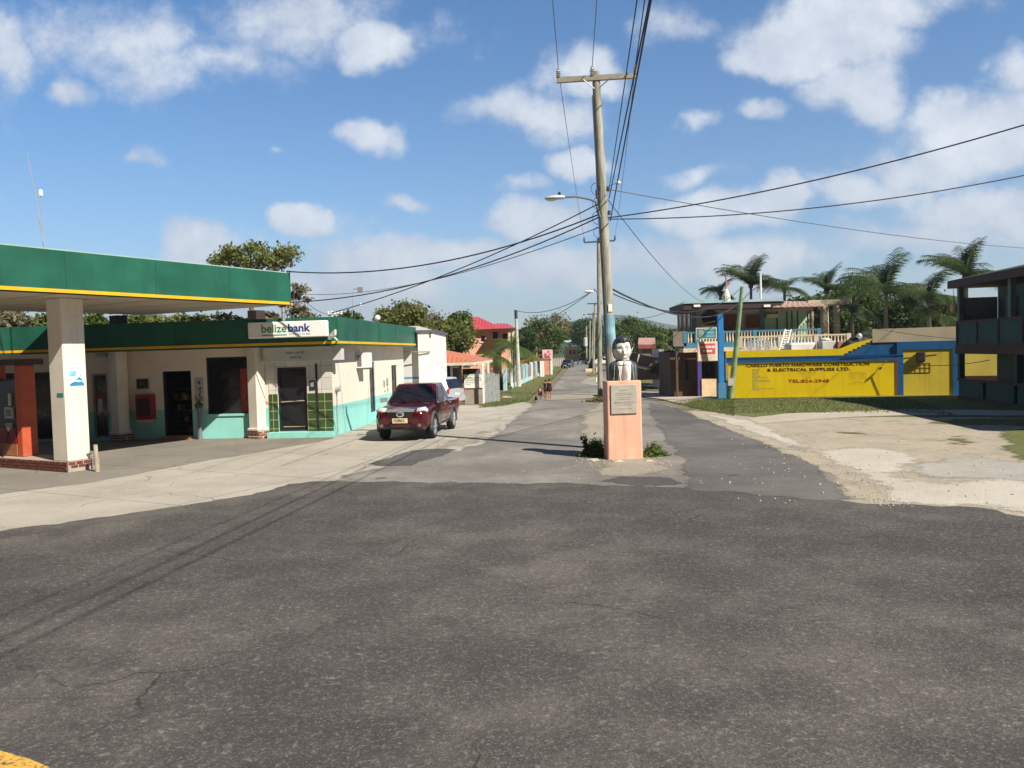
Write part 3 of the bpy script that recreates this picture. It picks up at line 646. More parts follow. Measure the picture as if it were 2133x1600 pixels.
# ---------------- fuel pump
pq = IL.hit(60, 950, -.3)[0]
def pf(a, z, d): return IL.pt(a, z, d)
pump = thing('fuel_pump', 'tall orange and dark red fuel pump with two displays on the brick island', 'fuel pump', tuple(IL.pt(pq, ih, -.4)))
pc = atz(49, 952, ih); PF_ = Frame(pc, CD); PF_.N = FC.N; IL = Frame(pc, (-IS.N.x, -IS.N.y)); IL.N = -CD
wP = PF_.hit(79, 900)[0]; zt_p = PF_.hit(60, 760)[1]; oA, oB = 0, .24
m = MB(); m.bev(PF_, 0, wP, -.24, 0, ih, zt_p, .015); m.build('orange_pillar', orangep, pump)
ZL = Vector((0, 0, 0))
m = MB(); m.bev(IL, oB, oB + 1.25, -.5, -.02, ih, 2.3, .02); m.build('cabinet', paint('pump_dark', (.03, .022, .024), .4, .2, 3, 0, .1), pump)
m = MB(); m.fb(IL, oA - .1, oB + 2.3, -.6, .15, zt_p, zt_p + .16); m.build('top_beam', paint('beam_dark', (.06, .035, .03)), pump)
m = MB(); m.fb(IL, oB + .05, oB + .85, -.02, .005, .62, 1.02); m.build('red_panel', paint('pump_red', (.22, .012, .015), .4), pump)
m = MB(); m.fb(IL, oB + .02, oB + .9, -.02, .01, ih + .02, .60); m.build('lower_panel', paint('pump_lower', (.42, .16, .07)), pump)
for (a, z, w, h) in ((.12, 1.28, .36, .30), (.2, .98, .22, .18)):
    m = MB(); m.fb(IL, oB + a, oB + a + w, -.02, .03, z, z + h); fr_ = m.build('display', paint('display_bezel', (.35, .38, .4)), pump)
    m = MB(); m.fb(IL, oB + a + .07, oB + a + w - .07, -.0+.03, .036, z + .06, z + h - .06); m.build('screen', glossy('lcd', (.05, .07, .08), .15), fr_)
m = MB(); m.fb(IL, oB + .2, oB + .27, -.02, .03, 1.62, 1.95); m.build('label_strip', paint('cream_lbl', (.6, .55, .4)), pump)
m = MB(); m.bev(IL, oB + 1.25, oB + 1.7, -.5, 0, ih, zt_p, .015); m.build('orange_pillar', orangep, pump)
hp = IL.pt(oB + .75, .95, -.0)
m = MB(); pts = []
for k in range(15):
    t = k / 14; pts.append(IL.pt(oB + .78 - .62 * t, .95 - .82 * math.sin(math.pi * t) ** .8, 0.12 + .12 * math.sin(math.pi * t)))
m.tube(pts, .022, 7); m.build('hose', paint('rubber', (.02, .018, .018), .6), pump)
m = MB(); e = pts[-1]; m.tube([e, e + Vector((0, 0, .10)), e + Vector((-.08, 0, .2))], [.022, .03, .02], 7); m.build('nozzle', alu, pump)

# ------------------------------------------------------------------ shop and bank building
Bc = G(698, 909); vdir = Vector((.081, 1, 0)).normalized(); udir = Vector((-1, .081, 0)).normalized()
FW = Frame(Bc, udir); RW = Frame(Bc, vdir)
OF = .85; ORt = .50
bld = thing('shop_building', 'low cream and turquoise shop and bank building with a green and yellow roof edge', 'building', tuple(Bc))
zf0 = FW.hit(690, 718, OF)[1]; zf1 = FW.hit(690, 660, OF)[1]; LW = 34.0; LR = RW.hit(842, 800)[0]
wallm = dado('wall_paint', (.76, .67, .57), turq_c, 1.03)
def wall(fr, s0, s1, z0, z1, holes, th=.22, d=0.0):
    """front skin with real openings and reveals"""
    mb = MB(); xs = sorted({s0, s1, *[h[0] for h in holes], *[h[1] for h in holes]}); zs = sorted({z0, z1, *[h[2] for h in holes], *[h[3] for h in holes]})
    for a, b in zip(xs, xs[1:]):
        for c, e in zip(zs, zs[1:]):
            if any(h[0] - 1e-6 <= a and b <= h[1] + 1e-6 and h[2] - 1e-6 <= c and e <= h[3] + 1e-6 for h in holes): continue
            mb.quad(fr.pt(a, c, d), fr.pt(b, c, d), fr.pt(b, e, d), fr.pt(a, e, d)); mb.quad(fr.pt(a, c, d - th), fr.pt(b, c, d - th), fr.pt(b, e, d - th), fr.pt(a, e, d - th))
    for (a, b, c, e) in holes:
        mb.quad(fr.pt(a, c, d), fr.pt(a, c, d - th), fr.pt(a, e, d - th), fr.pt(a, e, d)); mb.quad(fr.pt(b, c, d), fr.pt(b, c, d - th), fr.pt(b, e, d - th), fr.pt(b, e, d))
        mb.quad(fr.pt(a, e, d), fr.pt(b, e, d), fr.pt(b, e, d - th), fr.pt(a, e, d - th)); mb.quad(fr.pt(a, c, d), fr.pt(b, c, d), fr.pt(b, c, d - th), fr.pt(a, c, d - th))
    mb.quad(fr.pt(s0, z1, d), fr.pt(s1, z1, d), fr.pt(s1, z1, d - th), fr.pt(s0, z1, d - th))
    return mb
def rect(fr, x0, y0, x1, y1, d=0.0):
    a, zA = fr.hit(x0, y0, d); b, zB = fr.hit(x1, y1, d); return min(a, b), max(a, b), min(zA, zB), max(zA, zB)
def hole(fr, x0, y0, x1, y1, d=0.0): r = rect(fr, x0, y0, x1, y1, d); return (r[0], r[1], max(.0, r[2]), r[3])
H_bank = hole(FW, 576, 766, 643, 897); H_bank = (H_bank[0], H_bank[1], .2, H_bank[3])
H_win = hole(FW, 428, 745, 526, 861); H_door = hole(FW, 337, 774, 403, 904); H_door = (H_door[0], H_door[1], .12, H_door[3])
H_gl = hole(FW, 190, 779, 228, 908); H_gl = (H_gl[0], H_gl[1], .1, H_gl[3]); s_ = FW.hit(105, 800)[0]; e_ = FW.hit(-250, 800)[0]
H_left = (s_, e_, .1, H_gl[3] + .1)
wl = wall(FW, 0, LW, -.3, zf0 + .3, [H_bank, H_win, H_door, H_gl, H_left]).build('front_wall', wallm, bld)
r1 = rect(RW, 769, 754, 784, 862); r2 = rect(RW, 815, 761, 829, 842)
m = wall(RW, .0, LR, -.3, zf0 + .3, [(r1[0], r1[1], .42, r1[3]), (r2[0], r2[1], .42, r2[3])])
m.build('side_wall', wallm, bld)
m = MB(); m.fb(RW, LR - .01, LR, -8, 0, -.3, zf0 + .3); m.fb(FW, LW - .2, LW, -8, 0, -.3, zf0 + .3); m.fb(FW, 8, LW, -8.2, -8, -.3, zf0); m.build('rear_wall', wallm, bld)
# interior: dark floor and back wall a little behind the openings
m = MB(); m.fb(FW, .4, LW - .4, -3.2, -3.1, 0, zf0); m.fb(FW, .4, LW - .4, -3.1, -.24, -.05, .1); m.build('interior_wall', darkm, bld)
# roof edge
LRf = RW.hit(872, 700, ORt)[0]
m = MB()
zb = zf0 + .115
m.fb(FW, -ORt, LW, OF - .08, OF, zb, zf1); m.fb(RW, -OF + .08, LRf, ORt - .08, ORt, zb, zf1); m.fb(RW, LRf - .08, LRf, -9, ORt - .08, zb, zf1); m.build('fascia', green_f, bld)
m = MB(); m.fb(FW, -ORt - .025, LW, OF - .09, OF + .025, zf0 + .03, zb - .003); m.fb(RW, -OF + .09, LRf + .02, ORt - .09, ORt + .025, zf0 + .03, zb - .003); m.fb(RW, LRf - .09, LRf + .02, -9, ORt - .09, zf0 + .03, zb - .003); m.build('yellow_trim', yellow_t, bld)
m = MB(); m.fb(FW, -ORt, LW, OF - .06, OF + .005, zf0 - .03, zf0 + .028); m.fb(RW, -OF + .06, LRf, ORt - .06, ORt + .005, zf0 - .03, zf0 + .028); m.build('drip_edge', green_f, bld)
m = MB(); m.fb(FW, -ORt + .08, LW, -.01, OF - .09, zf0 + .0, zf0 + .06); m.fb(RW, .01, LRf - .09, -.01, ORt - .09, zf0 + .0, zf0 + .06); m.build('soffit', soffit_m, bld)
m = MB(); m.fb(FW, -ORt + .09, LW, -9, OF - .1, zf1 - .35, zf1 - .3); m.build('roof', paint('roof_deck', (.4, .4, .38)), bld)
for s in (1.3, 4.4, 7.5): m = MB(); m.fb(RW, s, s + .02, ORt, ORt + .006, zb, zf1); m.build('panel_seam', MC['seam_green'], bld)
for s in (1.5, 5, 8.6, 12): m = MB(); m.fb(FW, s, s + .02, OF, OF + .006, zb, zf1); m.build('panel_seam', MC['seam_green'], bld)
# pillars turned with the canopy
for (px, py, w) in ((538, 915, .40), (256, 917, .42)):
    g = G(px, py) if px > 400 else FW.pt(FW.hit(246, 850, .62)[0], 0, .62); f = Frame(g, CD); f.N = FC.N
    m = MB(); m.bev(f, .03, .03 + w, -.03 - w, -.03, .30, zf0 + .01, .015); m.bev(f, -.02, .08 + w, -.08 - w, .02, .27, .36, .02); pl = m.build('pillar', white, bld)
    m = MB()
    for r in range(3):
        for k in range(3):
            a = .0 + k * .175 + (r % 2) * .03; m.fb(f, a, a + .155, -w - .08, .03, .015 + r * .085, .082 + r * .085)
    m.fb(f, .02, .06 + w, -.06 - w, .01, 0, .27)
    m.build('brick_base', brick, pl)
# bank front
tile_w = tilem('white_tile', (.62, .60, .57), (.28, .26, .25), .40, FW); tile_g = tilem('green_tile', (.045, .085, .028), (.45, .42, .22), .30, FW)
r = rect(FW, 560, 752, 690, 898); s0 = .03; s1 = FW.hit(560, 800)[0]
m = wall(FW, s0, s1, FW.hit(640, 820)[1], FW.hit(640, 753)[1], [(H_bank[0], H_bank[1], -1, H_bank[3])], .02, .025) if False else MB()
zg = FW.hit(660, 819)[1]; ztl = FW.hit(640, 752)[1]
for (a, b, c, e) in ((s0, H_bank[0], zg, ztl), (H_bank[1], s1, zg, ztl), (H_bank[0], H_bank[1], H_bank[3], ztl)): m.fb(FW, a, b, .003, .02, c, e)
m.build('white_tiles', tile_w, bld)
m = MB(); m.fb(FW, s0, H_bank[0], .003, .035, .2, zg); m.build('green_tiles', tile_g, bld)
m = MB(); m.fb(FW, H_bank[1], s1, .003, .035, .2, zg); m.build('green_tiles', tile_g, bld)
m = MB(); pp = FW.hit(663, 860)[0]; m.fb(FW, pp - .03, pp + .03, .04, .07, .2, ztl - .1); m.build('conduit', blackf, bld)
m = MB(); m.fb(FW, -.02, s1, .02, .34, -.02, .19); m.build('step', paint('turq', turq_c, .7, .1, 2, .1, .3), bld)
m = MB(); m.fb(FW, H_door[0], H_door[1], -.1, .3, -.02, .115); m.build('step', paint('brick_step', (.36, .16, .09), .8), bld)
def glazed(name, H, fr=FW, d=-.12, nv=1, frame_w=.06, mat=dglass, fm=blackf):
    a, b, c, e = H; m = MB()
    m.fb(fr, a, a + frame_w, d, d + .06, c, e); m.fb(fr, b - frame_w, b, d, d + .06, c, e); m.fb(fr, a + frame_w, b - frame_w, d, d + .06, e - frame_w, e); m.fb(fr, a + frame_w, b - frame_w, d, d + .06, c, c + frame_w)
    for k in range(1, nv):
        x = a + (b - a) * k / nv; m.fb(fr, x - frame_w / 2, x + frame_w / 2, d, d + .055, c + frame_w, e - frame_w)
    o = m.build(name, fm, bld); m = MB(); m.fb(fr, a + .02, b - .02, d + .01, d + .025, c + .02, e - .02); m.build('pane', mat, o); return o
o = glazed('bank_door', H_bank, nv=1, frame_w=.07)
m = MB(); m.tube([FW.pt(H_bank[0] + .12, 1.23, -.03), FW.pt(H_bank[1] - .1, 1.20, -.03)], .018, 6); m.build('push_bar', paint('brass', (.42, .36, .24), .4), o); m = MB(); m.tube([FW.pt(H_bank[0] + .14, .35, -.07), FW.pt(H_bank[1] - .14, .35, -.07)], .014, 6); m.build('push_bar', paint('brass', (.42, .36, .24), .4), o)
o = glazed('shop_window', H_win, nv=1, frame_w=.05)
m = MB(); m.fb(FW, H_win[0] - .04, H_win[1] + .04, 0.002, .05, H_win[2] - .07, H_win[2]); m.build('sill', MC['turq'], o)
o = glazed('shop_door', H_gl, nv=1, frame_w=.07, fm=paint('grey_frame', (.28, .27, .26)))
for k, (c, a, z, w, h) in enumerate((((.08, .3, .1), .25, 1.75, .16, .12), ((.4, .03, .02), .22, 1.55, .2, .16), ((.6, .6, .5), .25, 1.0, .16, .45))):
    m = MB(); m.fb(FW, H_gl[0] + .25, H_gl[0] + .25 + w, -.095, -.09, z, z + h); m.build('sticker', paint('stk%d' % k, c), o)
glazed('shop_front', H_left, nv=4, frame_w=.08)
m = MB(); m.fb(FW, H_door[0], H_door[0] + .05, -.18, -.06, H_door[2], H_door[3]); m.fb(FW, H_door[1] - .05, H_door[1], -.18, -.06, H_door[2], H_door[3]); m.build('door_frame', blackf, bld)
# goods seen in the open doorway
rr = random.Random(3)
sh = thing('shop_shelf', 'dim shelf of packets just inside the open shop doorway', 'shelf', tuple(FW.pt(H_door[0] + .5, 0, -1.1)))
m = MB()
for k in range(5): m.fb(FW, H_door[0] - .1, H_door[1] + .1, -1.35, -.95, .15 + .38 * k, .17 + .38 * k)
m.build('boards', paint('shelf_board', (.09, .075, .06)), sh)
cols = [(.2, .03, .02), (.25, .2, .05), (.05, .12, .06), (.04, .06, .15), (.3, .25, .2)]
for ci, c in enumerate(cols):
    for k in range(4):
        if rr.random() < .7: m = MB(); a = H_door[0] + rr.random() * 1.0; m.fb(FW, a, a + .14, -1.2, -.97 + .01 * ci, .18 + .38 * k, .18 + .38 * k + .12 + rr.random() * .15); m.build('packet', paint('goods%d' % ci, c), sh)
# drinks fridge in the window
r = rect(FW, 500, 768, 524, 858, -.1)
fg = thing('drinks_fridge', 'faded red drinks fridge behind the right side of the shop window', 'fridge', tuple(FW.pt(r[0], 0, -.1)))
m = MB(); m.bev(FW, r[0], r[1], -.085, -.075, r[2], r[3], .002); m.build('red_door', glossy('fridge_red', (.30, .035, .02), .3), fg)
m = MB(); m.bev(FW, r[0] - .02, r[1] + .05, -.7, -.16, .1, r[3] + .02, .02); m.build('body', redp, fg)
for k in range(5):
    m = MB(); a = r[0] + .08 + .05 * k; m.tube([FW.pt(a, r[2] + .15 + .1 * k, -.07), FW.pt(a + .14, r[2] + .5 + .12 * k, -.07), FW.pt(a + .05, r[2] + .85 + .12 * k, -.07)], .012, 5)
    if k < 2: m.build('swirl', paint('swirl', (.5, .2, .15)), fg)
# side wall windows
for r in (r1, r2): glazed('side_window', (r[0], r[1], .42, r[3]), fr=RW, d=-.1, nv=1, frame_w=.06, fm=paint('blue_frame', (.04, .06, .11)))
for (r, z) in ((r1, 1.35), (r1, 1.0), (r1, .7)):
    m = MB(); m.fb(RW, r[0], r[1], -.045, -.03, z, z + .04); m.build('glazing_bar', MC['blue_frame'], bld)
# things on the front wall
def wall_thing(name, label, cat, fr, px, d0, d1, mat, pname='panel', b=.01):
    r = rect(fr, *px, d=d1); t = thing(name, label, cat, tuple(fr.pt(r[0], r[2], d0))); m = MB(); m.bev(fr, r[0], r[1], d0, d1, r[2], r[3], b); m.build(pname, mat, t); return t, r
t_, r = wall_thing('payphone', 'red payphone box on the turquoise and cream wall left of the open shop door', 'payphone', FW, (281, 823, 316, 874), .003, .32, paint('phone_red', (.28, .015, .03), .45, .1, 3, 0, .1), 'hood')
m = MB(); m.fb(FW, r[0] + .05, r[1] - .05, .322, .33, r[2] + .12, r[3] - .12); m.build('phone', paint('phone_dark', (.05, .012, .015)), t_)
m = MB(); m.fb(FW, r[0] + .02, r[1] - .02, .003, .34, r[2] - .1, r[2] - .004); m.build('shelf', paint('phone_shelf', (.48, .38, .24)), t_)
t_, r = wall_thing('framed_notice', 'dark picture in a pale frame above the red payphone', 'notice', FW, (283, 789, 313, 811), .003, .03, paint('frame_grey', (.5, .48, .46)), 'frame', .005)
m = MB(); m.fb(FW, r[0] + .06, r[1] - .02, .031, .036, r[2] + .03, r[3] - .02); m.build('picture', paint('dark_pic', (.05, .045, .035), .5, .6, 9, 0, .3, (.3, .25, .12)), t_)
t_, r = wall_thing('wall_poster', 'pale poster strip with small figures between the shop door and the window', 'poster', FW, (404, 786, 425, 836), .003, .012, paint('poster_pale', (.46, .45, .44)), 'paper', .002)
m = MB()
for k in range(9): a = r[0] + .06 + rr.random() * (r[1] - r[0] - .2); z = r[2] + .1 + rr.random() * (r[3] - r[2] - .25); m.ell(FW.pt(a, z, .014), (.03, .01, .05), 8, 6)
m.build('figures', paint('fig_dark', (.08, .09, .14)), t_)['kind'] = 'stuff'
g = FW.pt(FW.hit(414, 860)[0], 0, .2); t_ = thing('potted_plant', 'small green leafy plant on a grey stand beside the shop doorway', 'plant', tuple(g))
a, z = FW.hit(414, 845, .2); m = MB(); m.ell(FW.pt(a, z, .2), (.15, .12, .12), 12, 8); m.build('foliage', leafm('plant_green', (.03, .16, .06), (.05, .24, .09)), t_)
m = MB(); m.lathe(FW.pt(a, .0, .2), [(.09, 0), (.07, .3), (.07, z - .2), (.11, z - .08)], 10); m.build('stand', paint('stand_grey', (.18, .17, .22)), t_)
m = MB()
for k in range(5): m.tube([FW.pt(a, z, .2), FW.pt(a + rr.uniform(-.14, .14), z + rr.uniform(.2, .34), .2)], [.012, .02], 5)
m.build('stems', paint('stem_dark', (.06, .09, .04)), t_)
t_, r = wall_thing('fire_extinguisher', 'dim red fire extinguisher on the wall beside the glazed shop door', 'extinguisher', FW, (231, 828, 248, 862), .003, .1, paint('ext_red', (.16, .015, .03)), 'body', .03)
t_, r = wall_thing('wall_lamp', 'small grey strip lamp above the glazed shop door', 'lamp', FW, (198, 738, 222, 744), .003, .14, paint('lamp_grey', (.4, .44, .48)), 'casing')
t_, r = wall_thing('card_reader', 'small black card reader on the tiles right of the bank door', 'card reader', FW, (644, 793, 656, 812), .021, .06, blackf, 'casing')
m = MB(); m.fb(FW, r[0] + .04, r[1] - .04, .061, .066, r[2] + .1, r[3] - .04); m.build('sticker', paint('reader_sticker', (.25, .28, .33)), t_)
# long box sign above the bank door
r = rect(FW, 552, 728, 726, 752, .1); a0 = FW.hit(695, 740, .1)[0]; s1_ = FW.hit(552, 740, .1)[0]
t_ = thing('box_sign', 'pale weathered box sign with faint lettering above the bank door', 'sign', tuple(FW.pt(a0, r[2], 0)))
zs0 = FW.hit(640, 752, .1)[1]; zs1 = zf0 - .035
m = MB(); m.bev(FW, -.42, s1_, .003, .30, zs0, zs1, .01); m.build('box', paint('sign_grey', (.55, .56, .54), .6, .1, 2, .05, .3), t_)
la = FW.hit(596, 740, .3)[0]; lb = FW.hit(634, 740, .3)[0]
m = MB(); rr = random.Random(2)
for (n_, z_, x_, h_) in ((17, .25, .0, .09), (11, .1, .12, .07)):
    for k in range(n_):
        if k in (7, 12): continue
        x = la - x_ - k * .033 * (la - lb) / .55; m.fb(FW, x - .02, x, .300, .3025, zs0 + z_, zs0 + z_ + h_ * rr.uniform(.5, 1)); m.fb(FW, x - .028, x - .004, .300, .3025, zs0 + z_ + rr.uniform(0, .05), zs0 + z_ + .07 * rr.uniform(.6, 1))
m.build('lettering', paint('faint_blue', (.16, .20, .30)), t_)
# bank sign on the roof edge
a1 = FW.hit(516, 688, OF + .25)[0]; a0 = FW.hit(681, 688, OF + .25)[0]; z1 = FW.hit(600, 669.5, OF + .25)[1]; z0 = FW.hit(600, 703.5, OF + .25)[1]
t_ = thing('bank_sign', 'white rectangular bank sign with green and blue letters on the green roof edge', 'sign', tuple(FW.pt(a0, z0, OF)))
m = MB(); m.bev(FW, a0, a1, OF + .04, OF + .25, z0, z1, .025); m.build('panel', paint('sign_white', (.82, .82, .80), .4, .03, 2, 0, .1), t_)
m = MB(); m.fb(FW, a0 + .3, a0 + .4, OF, OF + .04, z0 + .1, z1 - .1); m.fb(FW, a1 - .4, a1 - .3, OF, OF + .04, z0 + .1, z1 - .1); m.build('bracket', steel, t_)
def rx(px, py=690): return FW.hit(px, py, OF + .25)
sg = paint('letters_green', (.02, .24, .10), .5, .05, 3, 0, 0); sb = paint('letters_blue', (.012, .06, .24), .5, .05, 3, 0, 0)
xa, za = rx(545, 693.5); xb, _ = rx(597, 692); xc, zc = rx(600.5, 692); xd, _ = rx(647, 690); ch = rx(560, 676)[1] - rx(560, 693)[1]
tilt = Vector((0, 0, 1))
m = MB(); put_text(m, 'belize', FW.pt(xa, za, OF + .253), -FW.U, tilt, w=xa - xb, h=ch, bold=.012); m.fb(FW, xb - .01, xa, OF + .252, OF + .256, za - .10, za - .07); m.build('lettering', sg, t_)
m = MB(); put_text(m, 'bank', FW.pt(xc, za, OF + .253), -FW.U, tilt, w=xc - xd, h=ch, bold=.03); m.build('lettering', sb, t_)
m = MB(); put_text(m, 'Our Country, Our Bank', FW.pt(xc - .02, za - .11, OF + .253), -FW.U, tilt, w=(xc - xd) * .97, h=.075); m.build('lettering', paint('letters_small', (.2, .24, .34)), t_)
# floodlight at the corner
q = FW.pt(.05, z0 + .1, OF); t_ = thing('floodlight', 'white floodlight tilted out from the building corner beside the bank sign', 'floodlight', tuple(q))
p0 = at(684, 704, q.y - .35); p1 = at(697, 692, q.y - .5)
m = MB(); d_ = (p1 - p0).normalized(); f2 = Frame(p0, (d_.x, d_.y)); m.prism([p0 + Vector((0, 0, -.06)), p0 + Vector((0, 0, .08)), p1 + Vector((0, 0, .09)), p1 + Vector((0, 0, -.09))], (0, .25, 0)); m.build('housing', whitep, t_)
m = MB(); m.tube([(p0 + p1) / 2, (p0 + p1) / 2 + Vector((.12, .25, -.16)), (p0 + p1) / 2 + Vector((.1, .45, -.2))], .03, 6); m.build('arm', whitep, t_)
# service mast on the roof corner
p = at(691, 658, Bc.y + .2); t_ = thing('service_bracket', 'white cable bracket with insulators on the roof corner above the bank sign', 'bracket', (p.x, p.y, zf1))
m = MB(); m.tube([(p.x, p.y, zf1 - .3), p], .03, 6); m.tube([p, at(700, 692, Bc.y - .95)], .03, 6); m.build('pipe', paint('mint_pipe', (.42, .58, .50)), t_)
m = MB()
for k in range(5): c = p + Vector((-.12 + k * .11, .02, .03 + .02 * (k % 2))); m.lathe(c, [(.03, 0), (.055, .03), (.03, .06), (.05, .09), (.02, .12)], 8)
m.build('insulators', whitep, t_); BRK = p.copy()
# air conditioner on the side wall
r = rect(RW, 746, 735, 769, 768, .0); zA = RW.hit(756, 767, .25)[1]; zB = RW.hit(756, 735, .25)[1]; sA = RW.hit(741, 750, 0)[0]
t_ = thing('air_conditioner', 'white window air conditioner sticking out of the side wall under the green roof edge', 'air conditioner', tuple(RW.pt(sA, zA, 0)))
m = MB(); m.bev(RW, sA, sA + .62, .0, .46, zA, zB, .02); m.build('casing', whitep, t_)
m = MB()
for k in range(9): m.fb(RW, sA - .012, sA + .004, .05, .22, zA + .07 + k * .05, zA + .1 + k * .05)
m.build('grille', paint('grille_dark', (.1, .1, .14)), t_)
m = MB(); m.fb(RW, sA + .1, sA + .14, 0, .42, zA - .05, zA - .003); m.fb(RW, sA + .45, sA + .49, 0, .42, zA - .05, zA - .003); m.build('bracket', steel, t_)
# meter, notices on the side wall
a, z = RW.hit(695, 811, .12); t_ = thing('electricity_meter', 'round grey electricity meter at the lit wall corner right of the bank door', 'meter', tuple(RW.pt(.25, z, 0)))
m = MB(); m.tube([RW.pt(.25, z, .0), RW.pt(.25, z, .16)], [.12, .11], 14); m.build('dial', paint('meter_grey', (.42, .42, .42), .3), t_)
m = MB(); m.tube([RW.pt(.25, z - .1, .05), RW.pt(.25, .1, .05)], .02, 6); m.build('conduit', paint('conduit_grey', (.4, .42, .42)), t_)
r = rect(RW, 797, 786, 812, 816); t_ = thing('wall_notices', 'small peeling notices on the side wall between the two narrow windows', 'notice', tuple(RW.pt(r[0], r[2], 0)))
m = MB()
for (u, v, w, h) in ((.05, .35, .25, .45), (.5, .4, .3, .5), (.15, .05, .2, .12), (.6, .0, .15, .3)): m.fb(RW, r[0] + u * (r[1] - r[0]), r[0] + (u + w) * (r[1] - r[0]), .003, .008, r[2] + v * (r[3] - r[2]), r[2] + (v + h) * (r[3] - r[2]))
m.build('scraps', paint('scrap', (.3, .3, .28), .7, .6, 12, 0, .4), t_)
# concrete steps at the side door
m = MB(); s0_ = RW.hit(770, 880)[0]; m.fb(RW, s0_ - .1, s0_ + 2.2, .0, .30, -.02, .16); m.build('step', MC['turq'], bld)

# ------------------------------------------------------------------ white building behind
Yb = 38.5; wb = Frame(at(843, 850, Yb), (-.02, 1)); pA = at(843, 700, Yb); pB = at(870, 700, Yb); pC = at(904, 700, Yb)
t_ = thing('white_building', 'tall plain white building with a thin blue stripe behind the green roofed shop', 'building', (pB.x, Yb, 0))
stripe = MT('white_blue'); s = stripe.node('ShaderNodeSeparateXYZ'); stripe.l.new(stripe.pos, s.inputs[0]); 
zA, zB = at(860, 790, Yb).z, at(860, 785.5, Yb).z
f = stripe.math('MULTIPLY', stripe.math('GREATER_THAN', s.outputs[2], zA), stripe.math('LESS_THAN', s.outputs[2], zB))
stripe.col(stripe.mix(f, stripe.mix(stripe.rng(stripe.noise(.8, 5), .35, .7), (.60, .60, .59), (.52, .52, .53)), (.06, .24, .42))); stripe.set(.7)
zR = at(885, 692, Yb).z
m = MB(); m.box(pB.x - 6, pB.x, Yb + .35, Yb + 8, -.3, at(860, 718, Yb).z + .9); m.build('low_wall', stripe.m, t_)
m = MB(); m.box(pB.x, pC.x, Yb, Yb + 7, -.6, zR); m.build('wall', paint('bright_white', (.82, .82, .80), .6, .05, .8, .05, .15), t_)
m = MB(); m.box(pB.x - .06, pC.x + .1, Yb - .08, Yb + 7, zR, zR + .1); m.build('roof_edge', paint('dark_edge', (.12, .13, .16)), t_)
m = MB(); m.tube([(pB.x - 1.5, Yb - .3, at(860, 733, Yb).z), (pC.x - .2, Yb - .06, at(860, 733, Yb).z - .02)], .03, 6); m.build('pipe', steel, t_)
m = MB(); q = at(896, 700, Yb - .02); m.box(q.x - .03, q.x + .03, Yb - .02, Yb, q.z - .08, q.z + .14); m.build('vent_slot', blackf, t_)
# ------------------------------------------------------------------ statue in the middle of the street
pm = paint('salmon_plaster', (.76, .43, .31), .75, .1, 2.2, .35, .6, (.40, .30, .24), streak=True)
pg = G(1303, 957); PF = Frame(pg, (math.cos(math.radians(4)), math.sin(math.radians(4))))
m0, _ = PF.hit(1266, 950); m1, _ = PF.hit(1340, 950); pw = (m1 - m0) / 2; mc = (m0 + m1) / 2; zp = PF.hit(1300, 793)[1]
SP = PF.pt(mc, 0)
stt = thing('bust_statue', 'painted bust of a man in suit and tie on a salmon pedestal in mid street', 'statue', tuple(SP))
ped = MB(); rings = []
for z, k in ((-.05, 1.0), (.05, 1.0), (.8, .985), (zp - .05, .985), (zp - .012, .965), (zp, .90)):
    w = pw * k; d0, d1 = -.55 * k if k < .97 else -.55, .0 - (1 - k) * .3; r = .05; ring = []
    for (sx, dd, a0) in ((1, 1, 0), (-1, 1, 90), (-1, 0, 180), (1, 0, 270)):
        for j in range(4):
            an = math.radians(a0 + j * 30); cx = mc + sx * (w - r); cd = (d1 - r) if dd else (d0 + r)
            ring.append(PF.pt(cx + r * math.cos(an), z + (.004 * math.sin(cx * 9 + z * 7)), cd + r * math.sin(an)))
    rings.append(ring)
ped.loft(rings); ped.build('pedestal', pm, stt)
r = rect(PF, 1271.5, 802, 1327.5, 861.5, .03)
m = MB(); m.bev(PF, r[0], r[1], -.01, .035, r[2], r[3], .012); pl = m.build('plaque', paint('plaque_stone', (.42, .39, .35), .7, .1, 5, .15, .4, (.2, .18, .15)), stt)
m = MB(); pw_ = r[1] - r[0]; ph_ = r[3] - r[2]; rr = random.Random(5)
for i, (v, w) in enumerate(((.80, .3), (.70, .62), (.64, .66), (.55, .5), (.49, .5), (.40, .72), (.36, .8), (.30, .55), (.17, .5))):
    x = r[0] + pw_ * (.5 - w / 2)
    while x < r[0] + pw_ * (.5 + w / 2):
        l = pw_ * rr.uniform(.03, .08); m.fb(PF, x, x + l, .035, .0375, r[2] + ph_ * v, r[2] + ph_ * v + .010); x += l + pw_ * .012
m.build('inscription', paint('inscription', (.14, .12, .11)), pl)
